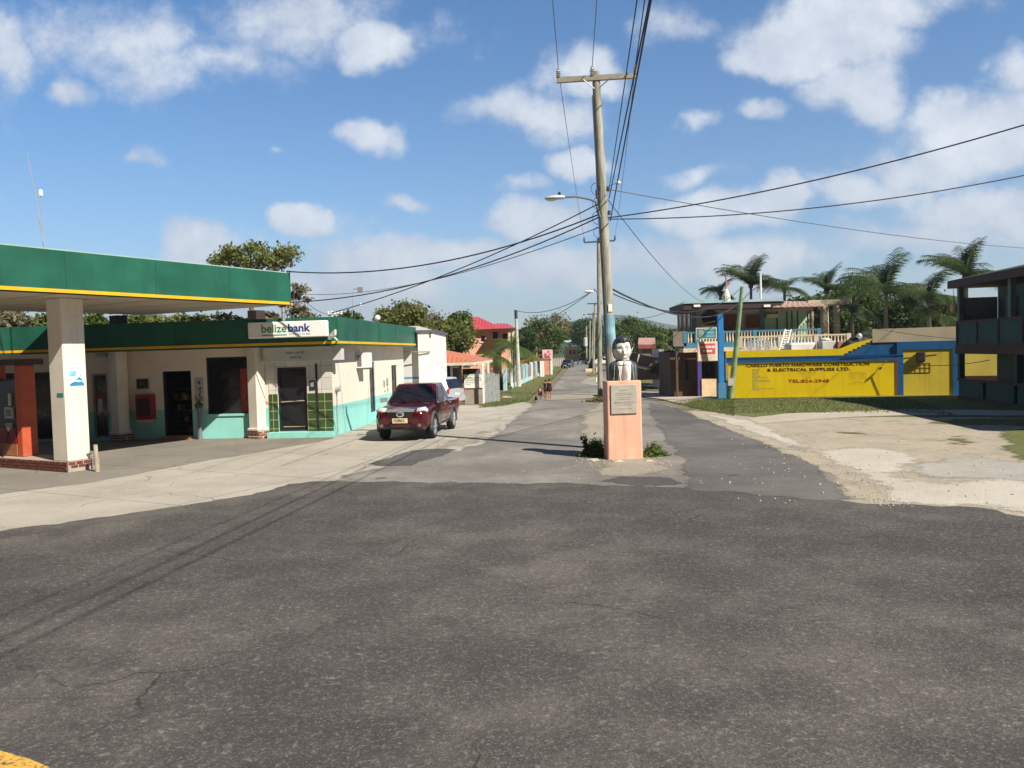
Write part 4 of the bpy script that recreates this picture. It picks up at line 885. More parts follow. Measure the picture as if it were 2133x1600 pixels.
# --- bust: local axes x right, y depth (towards viewer negative), z up
mpx = (SP.y) / F
bz = zp; HX, HZ = 0.0, bz + .74
bwhite = paint('statue_white', (.70, .69, .64), .5, .08, 5, .03, .45, (.38, .36, .33))
bdark = paint('statue_black', (.045, .047, .055), .4, .25, 9, .05, .2, (.2, .22, .25))
bgrey = paint('statue_grey', (.07, .085, .10), .45, .3, 7, .05, .4, (.25, .28, .3))
bc = PF.pt(PF.hit(1297.5, 790, -.3)[0], 0, -.3)
def gauss(x, z, cx, cz, sx, sz): return math.exp(-((x - cx) / sx) ** 2 - ((z - cz) / sz) ** 2)
def head_pt(th, ph, grow=0.0):
    """th around (0 = front), ph elevation; returns local point of the head surface"""
    x = math.sin(th) * math.cos(ph); y = -math.cos(th) * math.cos(ph); z = math.sin(ph)
    a, b, c = .222, .260, .325
    jaw = 1 - .30 * max(0, -z) ** 1.3; X = x * a * jaw; Y = y * b * (1 - .10 * max(0, -z)); Z = z * c
    if z > 0: X *= 1 + .05 * z
    front = max(0, -y)
    if front > 0 and grow == 0:
        k = front ** .8
        flat = .018 * gauss(X, Z, 0, .02, .2, .22)
        nose = .085 * math.exp(-(X / .030) ** 2) * max(0, min(1, (.09 - Z) / .17)) * (1 if Z > -.085 else max(0, 1 + (Z + .085) / .018))
        nost = .030 * (gauss(X, Z, .032, -.075, .018, .02) + gauss(X, Z, -.032, -.075, .018, .02))
        sock = -.038 * (gauss(X, Z, .085, .045, .045, .032) + gauss(X, Z, -.085, .045, .045, .032))
        ball = .018 * (gauss(X, Z, .082, .038, .022, .018) + gauss(X, Z, -.082, .038, .022, .018))
        brow = .024 * (gauss(X, Z, .08, .098, .06, .020) + gauss(X, Z, -.08, .098, .06, .020))
        lips = .020 * gauss(X, Z, 0, -.145, .06, .014) + .022 * gauss(X, Z, 0, -.178, .052, .015) - .014 * gauss(X, Z, 0, -.162, .065, .006)
        chin = .035 * gauss(X, Z, 0, -.265, .06, .045) - .016 * gauss(X, Z, 0, -.212, .06, .018)
        cheek = .014 * (gauss(X, Z, .12, -.05, .05, .06) + gauss(X, Z, -.12, -.05, .05, .06)) - .010 * (gauss(X, Z, .095, -.15, .03, .05) + gauss(X, Z, -.095, -.15, .03, .05))
        Y -= k * (nose + nost + sock + ball + brow + lips + chin + cheek - flat)
    return X * (1 + grow), Y * (1 + grow), Z * (1 + grow * .8)
RYW = math.radians(2)
def loc(p):
    x, y, z = p; return Vector((bc.x + x * math.cos(RYW) - y * math.sin(RYW), bc.y + x * math.sin(RYW) + y * math.cos(RYW), z))
hz0 = bz + .725
NU, NV = 120, 90
vs = []; fs = []
for j in range(NV + 1):
    ph = -math.pi / 2 + math.pi * j / NV
    for i in range(NU):
        p = head_pt(2 * math.pi * i / NU, ph); vs.append(loc((p[0], p[1], hz0 + p[2])))
for j in range(NV):
    for i in range(NU): fs.append((j * NU + i, j * NU + (i + 1) % NU, (j + 1) * NU + (i + 1) % NU, (j + 1) * NU + i))
hd = MB(); hd.add(vs, fs)
for s in (1, -1):
    e = MB()
hd.build('head', bwhite, stt, smooth=True)
for s in (1, -1):
    m = MB(); pts = [loc((s * (.228 + .014 * math.sin(t)), .015 - .045 * math.cos(t), hz0 + .0 + .075 * math.sin(t * 1.0 - .1))) for t in [k * math.pi * 2 / 14 for k in range(11)]]
    m.tube(pts, .017, 6); m.ell(loc((s * .226, .02, hz0 + .0)), (.012, .03, .05), 8, 6); m.build('ear', bwhite, stt, smooth=True)
# eyes and eyebrows painted on
for s in (1, -1):
    m = MB(); row = []
    for k in range(9):
        X = s * (.045 + k * .0095); Zb = .108 + .014 * math.sin(k / 8 * math.pi); th = math.asin(min(.99, X / (.232 * math.cos(Zb / .345)))); ph = math.asin(Zb / .345)
        p = head_pt(th, ph); row.append((loc((p[0], p[1] - .006, hz0 + p[2] - .010)), loc((p[0], p[1] - .006, hz0 + p[2] + .016 - .0012 * k))))
    for a, b in zip(row, row[1:]): m.quad(a[0], b[0], b[1], a[1])
    m.build('eyebrow', bdark, stt)
    p = head_pt(math.asin(.082 / .232), math.asin(.036 / .345)); m = MB(); m.ell(loc((p[0], p[1] + .004, hz0 + p[2])), (.036, .014, .014), 10, 6); m.build('eye', bdark, stt)
# hair: thick cap with a swept side parting
vs = []; fs = []; NU2, NV2 = 96, 48; ok = {}
for j in range(NV2 + 1):
    ph = math.radians(-40 + 130 * j / NV2)
    for i in range(NU2):
        th = 2 * math.pi * i / NU2; ct = math.cos(th)
        hl = math.radians(36 + 7 * math.sin(th * 1.2 + .5)) if ct > .55 else math.radians(36 - 30 * min(1, (.55 - ct) / .28))
        if abs(math.sin(th)) > .8 and ct > -.1: hl = math.radians(9)
        if ct < -.1: hl = math.radians(9 - 44 * min(1, (-.1 - ct) / .2))
        if ph >= hl - math.radians(2.8):
            g = .05 + .06 * max(0, math.sin(ph)) * (1 + .5 * math.cos(th)) + .012 * math.sin(th * 17 + ph * 9) + .055 * max(0, math.cos(th - .5)) * max(0, 1 - abs(ph - 1.0) / .5)
            edge = min(1, (ph - hl + .05) / .22); p = head_pt(th, ph, grow=max(.012, g * edge))
            ok[(j, i)] = len(vs); vs.append(loc((p[0], p[1] - .006, hz0 + p[2])))
for j in range(NV2):
    for i in range(NU2):
        q = [(j, i), (j, (i + 1) % NU2), (j + 1, (i + 1) % NU2), (j + 1, i)]
        if all(k in ok for k in q): fs.append(tuple(ok[k] for k in q))
m = MB(); m.add(vs, fs); ho = m.build('hair', bdark, stt, smooth=True); bake(ho, [('SOLIDIFY', dict(thickness=.02, offset=-1))])
# torso
def tsec(z):
    T = [(0, .345, .22), (.12, .352, .225), (.30, .350, .22), (.39, .335, .205), (.44, .285, .18), (.475, .205, .16), (.51, .14, .145), (.62, .13, .14)]
    for (a, w, d), (b, w2, d2) in zip(T, T[1:]):
        if z <= b: t = (z - a) / (b - a); return w + (w2 - w) * t, d + (d2 - d) * t
    return T[-1][1:]
def tfront(x, z, off=0):
    w, d = tsec(z); t = max(0, 1 - min(1, abs(x) / w) ** 2.6) ** (1 / 2.6); return loc((x, -d * t - off, bz + z))
rings = []
for z in [0, .06, .12, .18, .24, .30, .34, .38, .41, .43, .45, .465, .48, .495]:
    w, d = tsec(z); ring = []
    for k in range(40):
        t = 2 * math.pi * k / 40; c, s = math.cos(t), math.sin(t); ring.append(loc((w * math.copysign(abs(c) ** .77, c), d * math.copysign(abs(s) ** .77, s), bz + z)))
    rings.append(ring)
m = MB(); m.loft(rings); m.build('suit', bgrey, stt, smooth=True)
m = MB(); m.loft([[loc((.165 * math.cos(2 * math.pi * k / 20) * q, .14 * math.sin(2 * math.pi * k / 20) * q - o, bz + z)) for k in range(20)] for z, q, o in ((.38, 1.15, 0), (.46, 1.02, .0), (.56, .98, .02), (.66, 1.0, .04))]); m.build('neck', bwhite, stt, smooth=True)
def patch(name, mat, fL, fR, z0, z1, off, nz_=14, nx_=8, smooth=True):
    m = MB(); g = []
    for j in range(nz_ + 1):
        z = z0 + (z1 - z0) * j / nz_; a, b = fL(z), fR(z); g.append([tfront(a + (b - a) * i / nx_, z, off + .012 * math.sin(math.pi * i / nx_)) for i in range(nx_ + 1)])
    m.add([p for row in g for p in row], [(j * (nx_ + 1) + i, j * (nx_ + 1) + i + 1, (j + 1) * (nx_ + 1) + i + 1, (j + 1) * (nx_ + 1) + i) for j in range(nz_) for i in range(nx_)])
    return m.build(name, mat, stt, smooth=smooth)
patch('shirt', bwhite, lambda z: -.11 - .05 * z / .44, lambda z: .15 + .03 * z / .44, 0.0, .455, .012)
patch('tie', paint('statue_tie', (.36, .28, .30), .45, .2, 8, 0, .2), lambda z: -.02 - .05 * (1 - abs(z - .1) / .36) * .9, lambda z: .02 + .065 * (1 - abs(z - .1) / .36) * .9, .0, .39, .034)
patch('tie_knot', MC['statue_tie'], lambda z: -.028, lambda z: .028, .385, .44, .05, 3, 4)
patch('collar', bwhite, lambda z: -.14 + .3 * (.455 - z), lambda z: -.025, .385, .47, .035, 4, 4)
patch('collar', bwhite, lambda z: .025, lambda z: .14 - .3 * (.455 - z), .385, .47, .035, 4, 4)
for x, w, mt in ((-.20, .05, bdark), (-.145, .012, bwhite), (-.255, .01, bwhite), (.215, .045, bgrey), (.235, .012, bwhite), (.30, .010, bwhite)):
    patch('lapel_stripe', mt, lambda z, x=x, w=w: x - w / 2 - .03 * (z / .4) * (1 if x < 0 else -1) * -1, lambda z, x=x, w=w: x + w / 2 - .03 * (z / .4) * (1 if x < 0 else -1) * -1, .0, .385, .012, 10, 2)

# ------------------------------------------------------------------ yellow hardware wall
wy = paint('yellow_wall', (1.0, .70, .008), .55, .05, 1.1, .06, .16, (.5, .36, .06), streak=True)
by = paint('blue_paint', (.02, .13, .34), .55, .15, 1.5, .08, .3, (.1, .2, .3), streak=True)
p0 = at(1517, 829, 45.3); p1 = at(1869, 827, 41.4); YW = Frame(p0, (p1.x - p0.x, p1.y - p0.y))
YT = thing('hardware_wall', 'long bright yellow painted shop wall with blue bands and dark red lettering', 'wall', (p0.x, p0.y, -.3))
def ys(px, py=790, d=0): return YW.hit(px, py, d)[0]
def yz(px, py, d=0): return YW.hit(px, py, d)[1]
sA, sB = ys(1517), ys(1869); zTop = yz(1700, 753)
m = MB(); m.fb(YW, sA, sB, -.25, 0, -.28, zTop); m.build('wall', wy, YT)
m = MB(); m.fb(YW, sA, sB, -.25, .03, -.36, -.28); m.fb(YW, sB - .05, sB - .004, -.2, .03, -.28, zTop); m.build('red_edge', paint('red_edge', (.42, .06, .02)), YT)
m = MB(); m.fb(YW, sA, sB + 6, -.25, .02, -1.0, -.365); m.build('plinth', by, YT)
m = MB(); m.fb(YW, sA - .1, sB + .0, -.3, .05, zTop, zTop + .14); m.build('blue_band', by, YT)
m = MB(); m.fb(YW, sA - .1, sB, -.3, .03, zTop + .145, zTop + .30); m.build('blue_band', paint('blue_dark', (.012, .07, .2)), YT)
zP = yz(1600, 730, -.1); sR = ys(1758)
m = MB(); pts = [YW.pt(sA - .1, zTop + .3, -.05), YW.pt(sR, zTop + .3, -.05)]
x = sR; z = zTop + .3; n = 7; dx = (ys(1822) - sR) / n; zB = yz(1822, 709); dz = (zB - .0 - (zTop + .3)) / n
for k in range(n): z += dz; pts.append(YW.pt(x, z, -.05)); x += dx; pts.append(YW.pt(x, z, -.05))
pts.append(YW.pt(x, z + .12, -.05)); pts.append(YW.pt(x - 1.0, z - .12, -.05)); pts.append(YW.pt(sR - .2, zP, -.05)); pts.append(YW.pt(sA - .1, zP, -.05))
m.prism(pts, -YW.N * .18); m.build('parapet', wy, YT)
m = MB(); m.prism([YW.pt(sR - .1, zTop + .3, -.08), YW.pt(ys(1870), zTop + .3, -.08), YW.pt(ys(1870), zB, -.08), YW.pt(ys(1822), zB, -.08)], -YW.N * .12); m.build('blue_ramp', by, YT)
zc0 = yz(1900, 728); zc1 = yz(1900, 711.5); e1 = ys(1882); e2 = ys(1985); e3 = ys(1998); e4 = ys(2062) + 3.5
m = MB(); m.fb(YW, sB, e1, -.25, .03, -.4, zc0); m.build('blue_column', by, YT)
m = MB(); m.fb(YW, e2, e3, -.25, .03, -.4, zc0); m.build('blue_column', by, YT)
m = MB(); m.fb(YW, sB, e3 + .3, -.25, .03, zc0, zc1); m.build('blue_band', by, YT)
m = MB(); m.fb(YW, e1, e2, -.25, -.02, -.4, zc0); m.build('wall', paint('yellow_wall_b', (.74, .56, .06), .6, .08, 1.2, .06, .3, (.5, .38, .12), streak=True), YT)
m = MB(); m.fb(YW, e3, e4, -.25, -.02, yz(2030, 783), zc0 + .3); m.build('wall', paint('yellow_wall_c', (.76, .60, .12), .6, .1, 1.2, .06, .3, (.5, .4, .2)), YT)
m = MB(); m.fb(YW, e3, e4, -.25, -.015, -.4, yz(2030, 783) - .003); m.build('wall_base', paint('maroon', (.07, .03, .025)), YT)
blockm = paint('cement_block', (.56, .47, .33), .85, .1, 1.3, .2, .3)
m = MB(); m.fb(YW, ys(1818), ys(1993), -.22, -.04, zc1, yz(1900, 683)); m.build('block_wall', blockm, YT)
zF = zP - .5
m = MB(); m.fb(YW, sA, e4, -11, -.32, zF - .2, zF); m.build('terrace_slab', paint('slab', (.35, .32, .28)), YT)
# lettering
tm = paint('sign_brown', (.11, .035, .008), .6, .2, 9, 0, 0); tr_ = paint('sign_red', (.50, .07, .01), .6, .2, 9, 0, 0); tf = paint('sign_faint', (.52, .37, .03), .6, .2, 9, 0, 0); tg = paint('sign_ghost', (.58, .46, .13), .6, .2, 9, 0, 0)
def ytext(txt, x0, x1, yb, h_px, mat, bold=.03, spacing=1.0, name='lettering'):
    a, z = YW.hit(x0, yb, .0); b, _ = YW.hit(x1, yb - (x1 - x0) * .006, 0); h = h_px * 43.2 / F
    m = MB(); put_text(m, txt, YW.pt(a, z, .004), YW.U, (0, 0, 1), w=b - a, h=h, bold=bold, spacing=spacing); return m.build(name, mat, YT)
ytext('CARILLO PUERTO HARDWARE CONSTRUCTION', 1555, 1811, 765.2, 6.8, tm, .035, 1.08)
ytext('& ELECTRICAL SUPPLIES LTD.', 1598, 1771, 774.2, 6.8, tm, .035, 1.08)
ytext('TEL:824-2948', 1642, 1727, 797.5, 7, tr_, .03, 1.08)
for t, a, b, y in (('CARILLO PUERTO AVE', 1664, 1700, 777.5), ('BENQUE VIEJO TOWN', 1668, 1698, 781), ('CAYO DISTRICT', 1672, 1692, 784.8), ('BELIZE', 1677, 1688, 788.5)): ytext(t, a, b, y, 2.2, tf, 0)
for t, a, b, y in (('OPENING HOURS', 1769, 1804, 778), ('MONDAY TO FRIDAY', 1769, 1805, 782), ('7:00am  12:00pm', 1769, 1805, 786), ('1:00pm   5:00pm', 1769, 1805, 790), ('SATURDAY', 1777, 1796, 797), ('8:00am  12:00pm', 1769, 1805, 801)): ytext(t, a, b, y, 2.4, tf, 0)
rr = random.Random(11)
for i in range(16):
    y = 770 + i * 2.9; w = 8 + rr.random() * 4 + (20 * (i in (6, 8, 9)) + 30 * (i == 14)); a = 1567; 
    za = yz(a, y); b = ys(a + w, y); m = MB(); x = ys(a, y)
    while x < b: l = rr.uniform(.08, .22); m.fb(YW, x, x + l, .002, .004, za, za + .045); x += l + .035
    m.build('faded_writing', tg, YT)
# wall fittings
q = YW.pt(ys(1837), yz(1837, 765), .12); t_ = thing('wall_lamp', 'small dark spotlight on a thin bracket at the upper right of the yellow lettered wall', 'lamp', tuple(q))
m = MB(); m.tube([YW.pt(ys(1850), yz(1850, 752), .0), YW.pt(ys(1845), yz(1845, 752), .1), q + Vector((.05, 0, .08))], .012, 5); m.build('arm', steel, t_)
m = MB(); m.tube([q, q + Vector((-.12, 0, -.1))], [.04, .06], 9); m.build('head', blackf, t_)
r = rect(YW, 1903, 733, 1928, 754, .3); t_ = thing('window_cage', 'dark tangled air conditioner cage on the second yellow wall panel', 'cage', tuple(YW.pt(r[0], r[2], 0)))
m = MB(); m.bev(YW, r[0] + .12, r[1], -.02, .2, r[2], r[3], .05); m.build('unit', paint('cage_dark', (.035, .03, .03), .8, .5, 7, .5, .3), t_)
m = MB()
for k in range(6): m.fb(YW, r[0] - .3 + k * .22, r[0] - .285 + k * .22, .0, .02, r[2] - .5, r[2] - .02)
for k in range(3): m.fb(YW, r[0] - .3, r[0] + .81, .0, .02, r[2] - .5 + k * .24, r[2] - .485 + k * .24)
m.build('grille', paint('grille_yellow', (.50, .38, .05)), t_)
# blue post with the paint sign
q = at(1503, 833, 44.6); zt_ = at(1503, 655, 44.6).z
t_ = thing('sign_post', 'tall square blue post at the left end of the yellow wall', 'post', (q.x, q.y, zt(q.y)))
m = MB(); m.box(q.x - .14, q.x + .14, q.y - .14, q.y + .14, zt(q.y) - .2, zt_); m.build('post', paint('blue_post', (.02, .19, .50), .5, .1, 3, .1, .2), t_)
m = MB(); m.box(q.x - .22, q.x + .22, q.y - .22, q.y + .22, zt(q.y) - .2, zt(q.y) + .9); m.build('base', paint('blue_base', (.06, .2, .36), .6), t_)
def board(name, label, px, Y, fc, edge, thick=.12, cat='sign', tilt=0):
    (x0, y0, x1, y1) = px; a = at(x0, y1, Y); b = at(x1, y0, Y); t = thing(name, label, cat, (a.x, Y, a.z)); f = Frame((a.x, Y), (1, tilt))
    w = (b.x - a.x); h = b.z - a.z; m = MB(); m.bev(f, 0, w, -thick, 0, a.z, a.z + h, .01); m.build('frame', edge, t)
    m = MB(); m.fb(f, .05, w - .05, 0, .008, a.z + .05, a.z + h - .05); m.build('face', fc, t); return t, f, w, a.z, h
cream = paint('cream_board', (.72, .58, .40), .6, .06, 3, .05, .15)
t_, f, w, z, h = board('paint_sign', 'cream framed red and white paint sign hanging beside the tall blue post', (1453.5, 711, 1494.5, 753), 44.0, paint('paint_sign_white', (.76, .66, .54)), cream)
m = MB(); m.fb(f, w * .11, w * .88, .009, .014, z + h * .35, z + h * .90); m.build('red_field', paint('faded_red', (.58, .10, .11), .6, .08, 3, 0, .1), t_)
m = MB(); put_text(m, 'SISSONS', f.pt(w * .13, z + h * .66, .016), f.U, (0, 0, 1), w=w * .73, h=h * .13, bold=.05); put_text(m, 'Paint', f.pt(w * .25, z + h * .46, .016), f.U, (0, 0, 1), w=w * .48, h=h * .14, bold=.05); m.build('lettering', whitep, t_)
m = MB()
for k in range(3): m.fb(f, w * .13, w * .86, .009, .012, z + h * (.1 + .08 * k), z + h * (.115 + .08 * k))
m.build('lines', paint('line_brown', (.28, .2, .15)), t_)
t_, f, w, z, h = board('teal_sign', 'teal advertising board with a grey picture above the red paint sign', (1450, 682, 1493, 707), 44.4, paint('teal_sign', (.02, .20, .28), .5, .15, 3, .03, .1), paint('cream_edge', (.6, .55, .42)))
m = MB(); m.prism([f.pt(w * (.2 + .14 * math.cos(a)) + .05, z + h * (.52 + .38 * math.sin(a) * (1 + .2 * math.sin(3 * a))), .009) for a in [k * .5 for k in range(12)]], f.N * .004); m.build('picture', paint('greygreen', (.25, .30, .26), .6, .4, 8, 0, .2), t_)
m = MB(); put_text(m, 'NZIA', f.pt(w * .5, z + h * .48, .012), f.U, (0, 0, 1), w=w * .38, h=h * .18, bold=.03)
for k in range(2): m.fb(f, w * .48, w * .92, .009, .012, z + h * (.2 + .12 * k), z + h * (.24 + .12 * k))
m.fb(f, w * .4, w * .85, .009, .012, z + h * .8, z + h * .84); m.build('lettering', paint('light_blue_letters', (.4, .6, .7)), t_)
# leaning green street pole
a = at(1521, 838, 43.4); b = at(1546, 597, 42.2)
t_ = thing('leaning_pole', 'leaning moss green wooden pole in front of the yellow wall', 'pole', (a.x, a.y, zt(a.y)))
a.z = zt(a.y) - .1
m = MB(); m.tube([a, a.lerp(b, .5) + Vector((.02, 0, 0)), b], [.16, .125, .095], 12); m.build('pole', paint('mossy_wood', (.25, .36, .20), .8, .25, 3, .3, .4, (.12, .12, .08), streak=True), t_)
q = a.lerp(b, .15); m = MB(); m.box(q.x - .28, q.x + .02, q.y - .3, q.y - .12, q.z - .05, q.z + .35); m.build('meter_box', paint('meter_box', (.42, .36, .32)), t_)
POLE_G = b.copy()
bb = at(1524, 836, 43.0); t_ = thing('blue_barrel', 'blue painted stub wall at the foot of the leaning pole', 'kerb block', (bb.x, bb.y, zt(bb.y)))
m = MB(); m.box(bb.x - .12, bb.x + .2, bb.y + .3, bb.y + .6, zt(43) - .1, zt(43) + .85); m.build('block', MC['blue_base'], t_)

# ------------------------------------------------------------------ two storey building
YB = 57.0
HB = Frame(at(1440, 700, YB), (1, 0)); HB.N = Vector((0, -1, 0))
def bx(px, py=700, d=0): return HB.hit(px, py, d)[0]
def bzz(py, px=1520, d=0): return HB.hit(px, py, d)[1]
TB = thing('two_storey_building', 'two storey building with blue balcony rail and low dark roof behind the paint signs', 'building', (HB.O.x, YB, -1))
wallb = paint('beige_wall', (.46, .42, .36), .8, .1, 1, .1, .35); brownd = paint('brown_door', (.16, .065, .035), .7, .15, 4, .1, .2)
zBal = bzz(722, 1520, 1.4); zE = bzz(638, 1520, .0)
m = MB(); m.fb(HB, bx(1442), bx(1592), -5, 0, zBal, zE + .25); m.build('upper_wall', wallb, TB)
m = MB(); L0 = at(1414, 690, YB + 4.5); m.prism([(L0.x, L0.y, zBal - .2), (HB.pt(bx(1442), 0).x, YB, zBal - .2), (HB.pt(bx(1442), 0).x, YB + 5, zBal - .2)], (0, 0, zE + .3 - zBal)); m.build('bay_wall', paint('ochre_dark', (.25, .17, .09), .8), TB)
SBF = Frame(L0, (HB.pt(bx(1442), 0) - L0)); 
for (x0, x1) in ((1416, 1421), (1425, 1430), (1434, 1439)):
    r = rect(SBF, x0, 655, x1, 688); m = MB(); m.fb(SBF, r[0], r[1], .0, .05, r[2], r[3]); m.build('bay_window', dglass, TB)
for (x0, y0, x1, y1, mt, nm) in ((1507, 655, 1541, 690, brownd, 'door'), (1553, 657, 1583, 684, brownd, 'shutter')):
    a, b = bx(x0), bx(x1); m = MB(); m.fb(HB, a, b, .003, .07, bzz(y1), bzz(y0)); d_ = m.build(nm, mt, TB)
    m = MB(); m.fb(HB, a - .07, a, .003, .09, bzz(y1), bzz(y0) + .07); m.fb(HB, b, b + .07, .003, .09, bzz(y1), bzz(y0) + .07); m.fb(HB, a, b, .003, .09, bzz(y0), bzz(y0) + .07); m.build('frame', paint('frame_grey2', (.3, .3, .3)), d_)
bluep = paint('grey_blue', (.13, .19, .27), .7, .1, 2, .1, .2)
for x in (1441, 1583): m = MB(); m.fb(HB, bx(x), bx(x + 9), .0, .12, zBal, zE + .2); m.build('pillar', bluep, TB)
# roof
rt_ = [at(1394, 642, YB + 4), at(1424, 633, YB - 1.9), at(1627, 626, YB - 1.9), at(1640, 630, YB + 5)]
m = MB(); zz = rt_[1].z; low = [Vector((p.x, p.y, zz - .42)) for p in rt_]; topc = [Vector((p.x, p.y, zz)) for p in rt_]
m.hexa([low[0], low[1], low[2], low[3], topc[0], topc[1], topc[2], topc[3]]); m.build('roof', paint('maroon_fascia', (.045, .025, .03)), TB)
m = MB(); m.hexa([topc[0] + Vector((-.1, 0, .004)), topc[1] + Vector((-.1, -.1, .004)), topc[2] + Vector((.1, -.1, .004)), topc[3] + Vector((.1, 0, .004)), topc[0] + Vector((.4, -.2, .18)), topc[1] + Vector((.2, .3, .2)), topc[2] + Vector((-.2, .3, .2)), topc[3] + Vector((-.2, -.2, .3))]); m.build('roof_sheet', paint('teal_roof', (.22, .33, .34), .5, .2, 2, .1, .3), TB)
for x in (1452, 1598): q = at(x, 637, YB - 2.0); m = MB(); m.box(q.x - .22, q.x + .22, q.y, q.y + .08, q.z - .08, q.z + .08); m.build('eave_lamp', whitep, TB)
# balcony
BF = Frame(HB.pt(0, 0, 1.5), (1, 0)); BF.N = Vector((0, -1, 0))
def rail(fr, x0, x1, ytop, ybot, yb, mat, name, sp, posts, parent, bal_mat):
    a, b = fr.hit(x0, ytop)[0], fr.hit(x1, ytop)[0]; zT = fr.hit((x0 + x1) / 2, ytop)[1]; zL = fr.hit((x0 + x1) / 2, ybot)[1]; zB_ = fr.hit((x0 + x1) / 2, yb)[1]
    m = MB(); m.fb(fr, a, b, -.16, .0, zT - .1, zT); m.fb(fr, a, b, -.16, .0, zB_, zL); rl = m.build(name, mat, parent)
    for px_ in posts: s = fr.hit(px_, ytop)[0]; m = MB(); m.fb(fr, s - .14, s + .14, -.2, .03, zL, zT + .02); m.build('rail_post', mat, rl)
    hgt = zT - .1 - zL; proto = None; s = a + .12; k = 0
    while s < b - .1:
        if all(abs(s - fr.hit(p_, ytop)[0]) > .2 for p_ in posts):
            if proto is None:
                m = MB(); c = fr.pt(s, zL, -.08); m.lathe((c.x, c.y, c.z), [(.07, 0), (.045, hgt * .1), (.075, hgt * .3), (.04, hgt * .62), (.035, hgt * .8), (.07, hgt * .97), (.07, hgt)], 8); proto = m.build('baluster', bal_mat, rl, smooth=True); s_p = s
            else:
                o = proto.copy(); COL.objects.link(o); o.parent = rl; o.location = proto.location + fr.U * (s - s_p)
        s += sp
    return rl, a, b, zT, zL, zB_
balm = paint('baluster_cream', (.72, .60, .46), .6, .08, 4, .05, .2)
rl, a, b, zT, zL, zB_ = rail(BF, 1424, 1708, 688, 711, 722, paint('rail_blue', (.05, .20, .32), .6, .12, 2, .05, .2), 'balcony_rail', .205, (1427, 1452, 1505, 1572, 1706), TB, balm)
m = MB(); m.fb(BF, a - .05, b + .1, -1.5, .06, zB_ - .28, zB_ - .003); m.build('balcony_ledge', paint('cream_ledge', (.66, .52, .36)), TB)
m = MB(); q = at(1396, 700, YB - .5); q2 = at(1424, 700, YB - .5); m.box(q.x, q2.x - .02, YB - 1.5, YB - 1.35, at(1400, 722, YB - 1.5).z, at(1400, 691, YB - 1.5).z); m.build('side_panel', paint('grey_ply', (.20, .17, .15), .8, .15, 3, .1, .3), TB)
# ground floor
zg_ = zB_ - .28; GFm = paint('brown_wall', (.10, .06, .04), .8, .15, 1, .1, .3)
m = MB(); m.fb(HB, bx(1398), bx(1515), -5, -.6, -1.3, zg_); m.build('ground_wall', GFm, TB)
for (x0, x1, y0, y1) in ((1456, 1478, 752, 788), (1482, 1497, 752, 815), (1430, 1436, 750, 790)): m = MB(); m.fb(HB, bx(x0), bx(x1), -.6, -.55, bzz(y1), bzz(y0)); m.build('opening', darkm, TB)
m = MB(); m.fb(HB, bx(1444), bx(1452), .9, 1.2, -1.3, zg_); m.build('pillar', paint('purple', (.07, .05, .22)), TB)
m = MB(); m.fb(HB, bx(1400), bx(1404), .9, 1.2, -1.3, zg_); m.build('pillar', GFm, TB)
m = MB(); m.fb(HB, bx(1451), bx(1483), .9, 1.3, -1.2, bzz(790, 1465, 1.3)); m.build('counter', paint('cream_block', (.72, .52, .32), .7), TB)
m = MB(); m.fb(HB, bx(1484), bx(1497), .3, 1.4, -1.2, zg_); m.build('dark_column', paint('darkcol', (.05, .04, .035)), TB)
# hexagonal sign on the upper wall
q = at(1480, 662, YB - .12); R_ = 19 * YB / F; t_ = thing('pentagon_sign', 'dark five sided bottle cap shaped sign on the beige upper wall', 'sign', tuple(q))
m = MB(); pts = [q + Vector((R_ * 1.12 * math.sin(k * 2 * math.pi / 5 + .05), 0, R_ * math.cos(k * 2 * math.pi / 5))) for k in range(5)]; m.prism(pts, (0, .1, 0)); m.build('board', paint('navy', (.022, .03, .055), .6, .1, 5, 0, .2), t_)
m = MB(); rr = random.Random(4)
for (x_, z_, n_, h_) in ((-.34, .05, 6, .15), (-.45, -.22, 3, .2), (.02, -.16, 5, .17)):
    for k in range(n_): m.box(q.x + x_ + k * .13, q.x + x_ + k * .13 + .045, q.y - .008, q.y - .002, q.z + z_ + k * .012, q.z + z_ + k * .012 + h_); m.box(q.x + x_ + k * .13 + .045, q.x + x_ + k * .13 + .1, q.y - .008, q.y - .002, q.z + z_ + k * .012 + rr.choice((0, h_ * .45, h_ - .035)), q.z + z_ + k * .012 + h_); m.build('lettering', paint('pale_letters', (.42, .45, .46)), t_)
m = MB(); m.tube([at(1463, 675, YB - .2), at(1490, 669, YB - .2)], .04, 5); m.tube([at(1462, 679, YB - .2), at(1493, 679, YB - .2)], .04, 5); m.build('battens', cream, t_)
# unfinished mint wing
MW = thing('unfinished_wing', 'half built mint green wing with bare concrete posts and beams right of the balcony', 'building', tuple(HB.pt(bx(1592), 0)))
mint = paint('mint', (.36, .56, .42), .7, .12, 1.2, .1, .3); conc = paint('raw_concrete', (.46, .40, .31), .85, .15, 2, .3, .4)
MF = Frame(HB.pt(bx(1593), 0, -.3), (1, 0)); MF.N = Vector((0, -1, 0))
def mx(px, py=660): return MF.hit(px, py)[0]
def mz(py, px=1650): return MF.hit(px, py)[1]
m = MB(); m.fb(MF, 0, mx(1684), -.2, 0, zBal - .6, mz(648)); m.build('mint_wall', mint, MW)
m = MB(); m.fb(MF, 0, mx(1690), -4, .3, mz(648), mz(641)); m.build('lintel', paint('pinkish', (.5, .38, .32)), MW)
m = MB(); m.fb(MF, mx(1592), mx(1615), .0, .7, mz(661), mz(654)); m.build('canopy_slab', cream, MW)
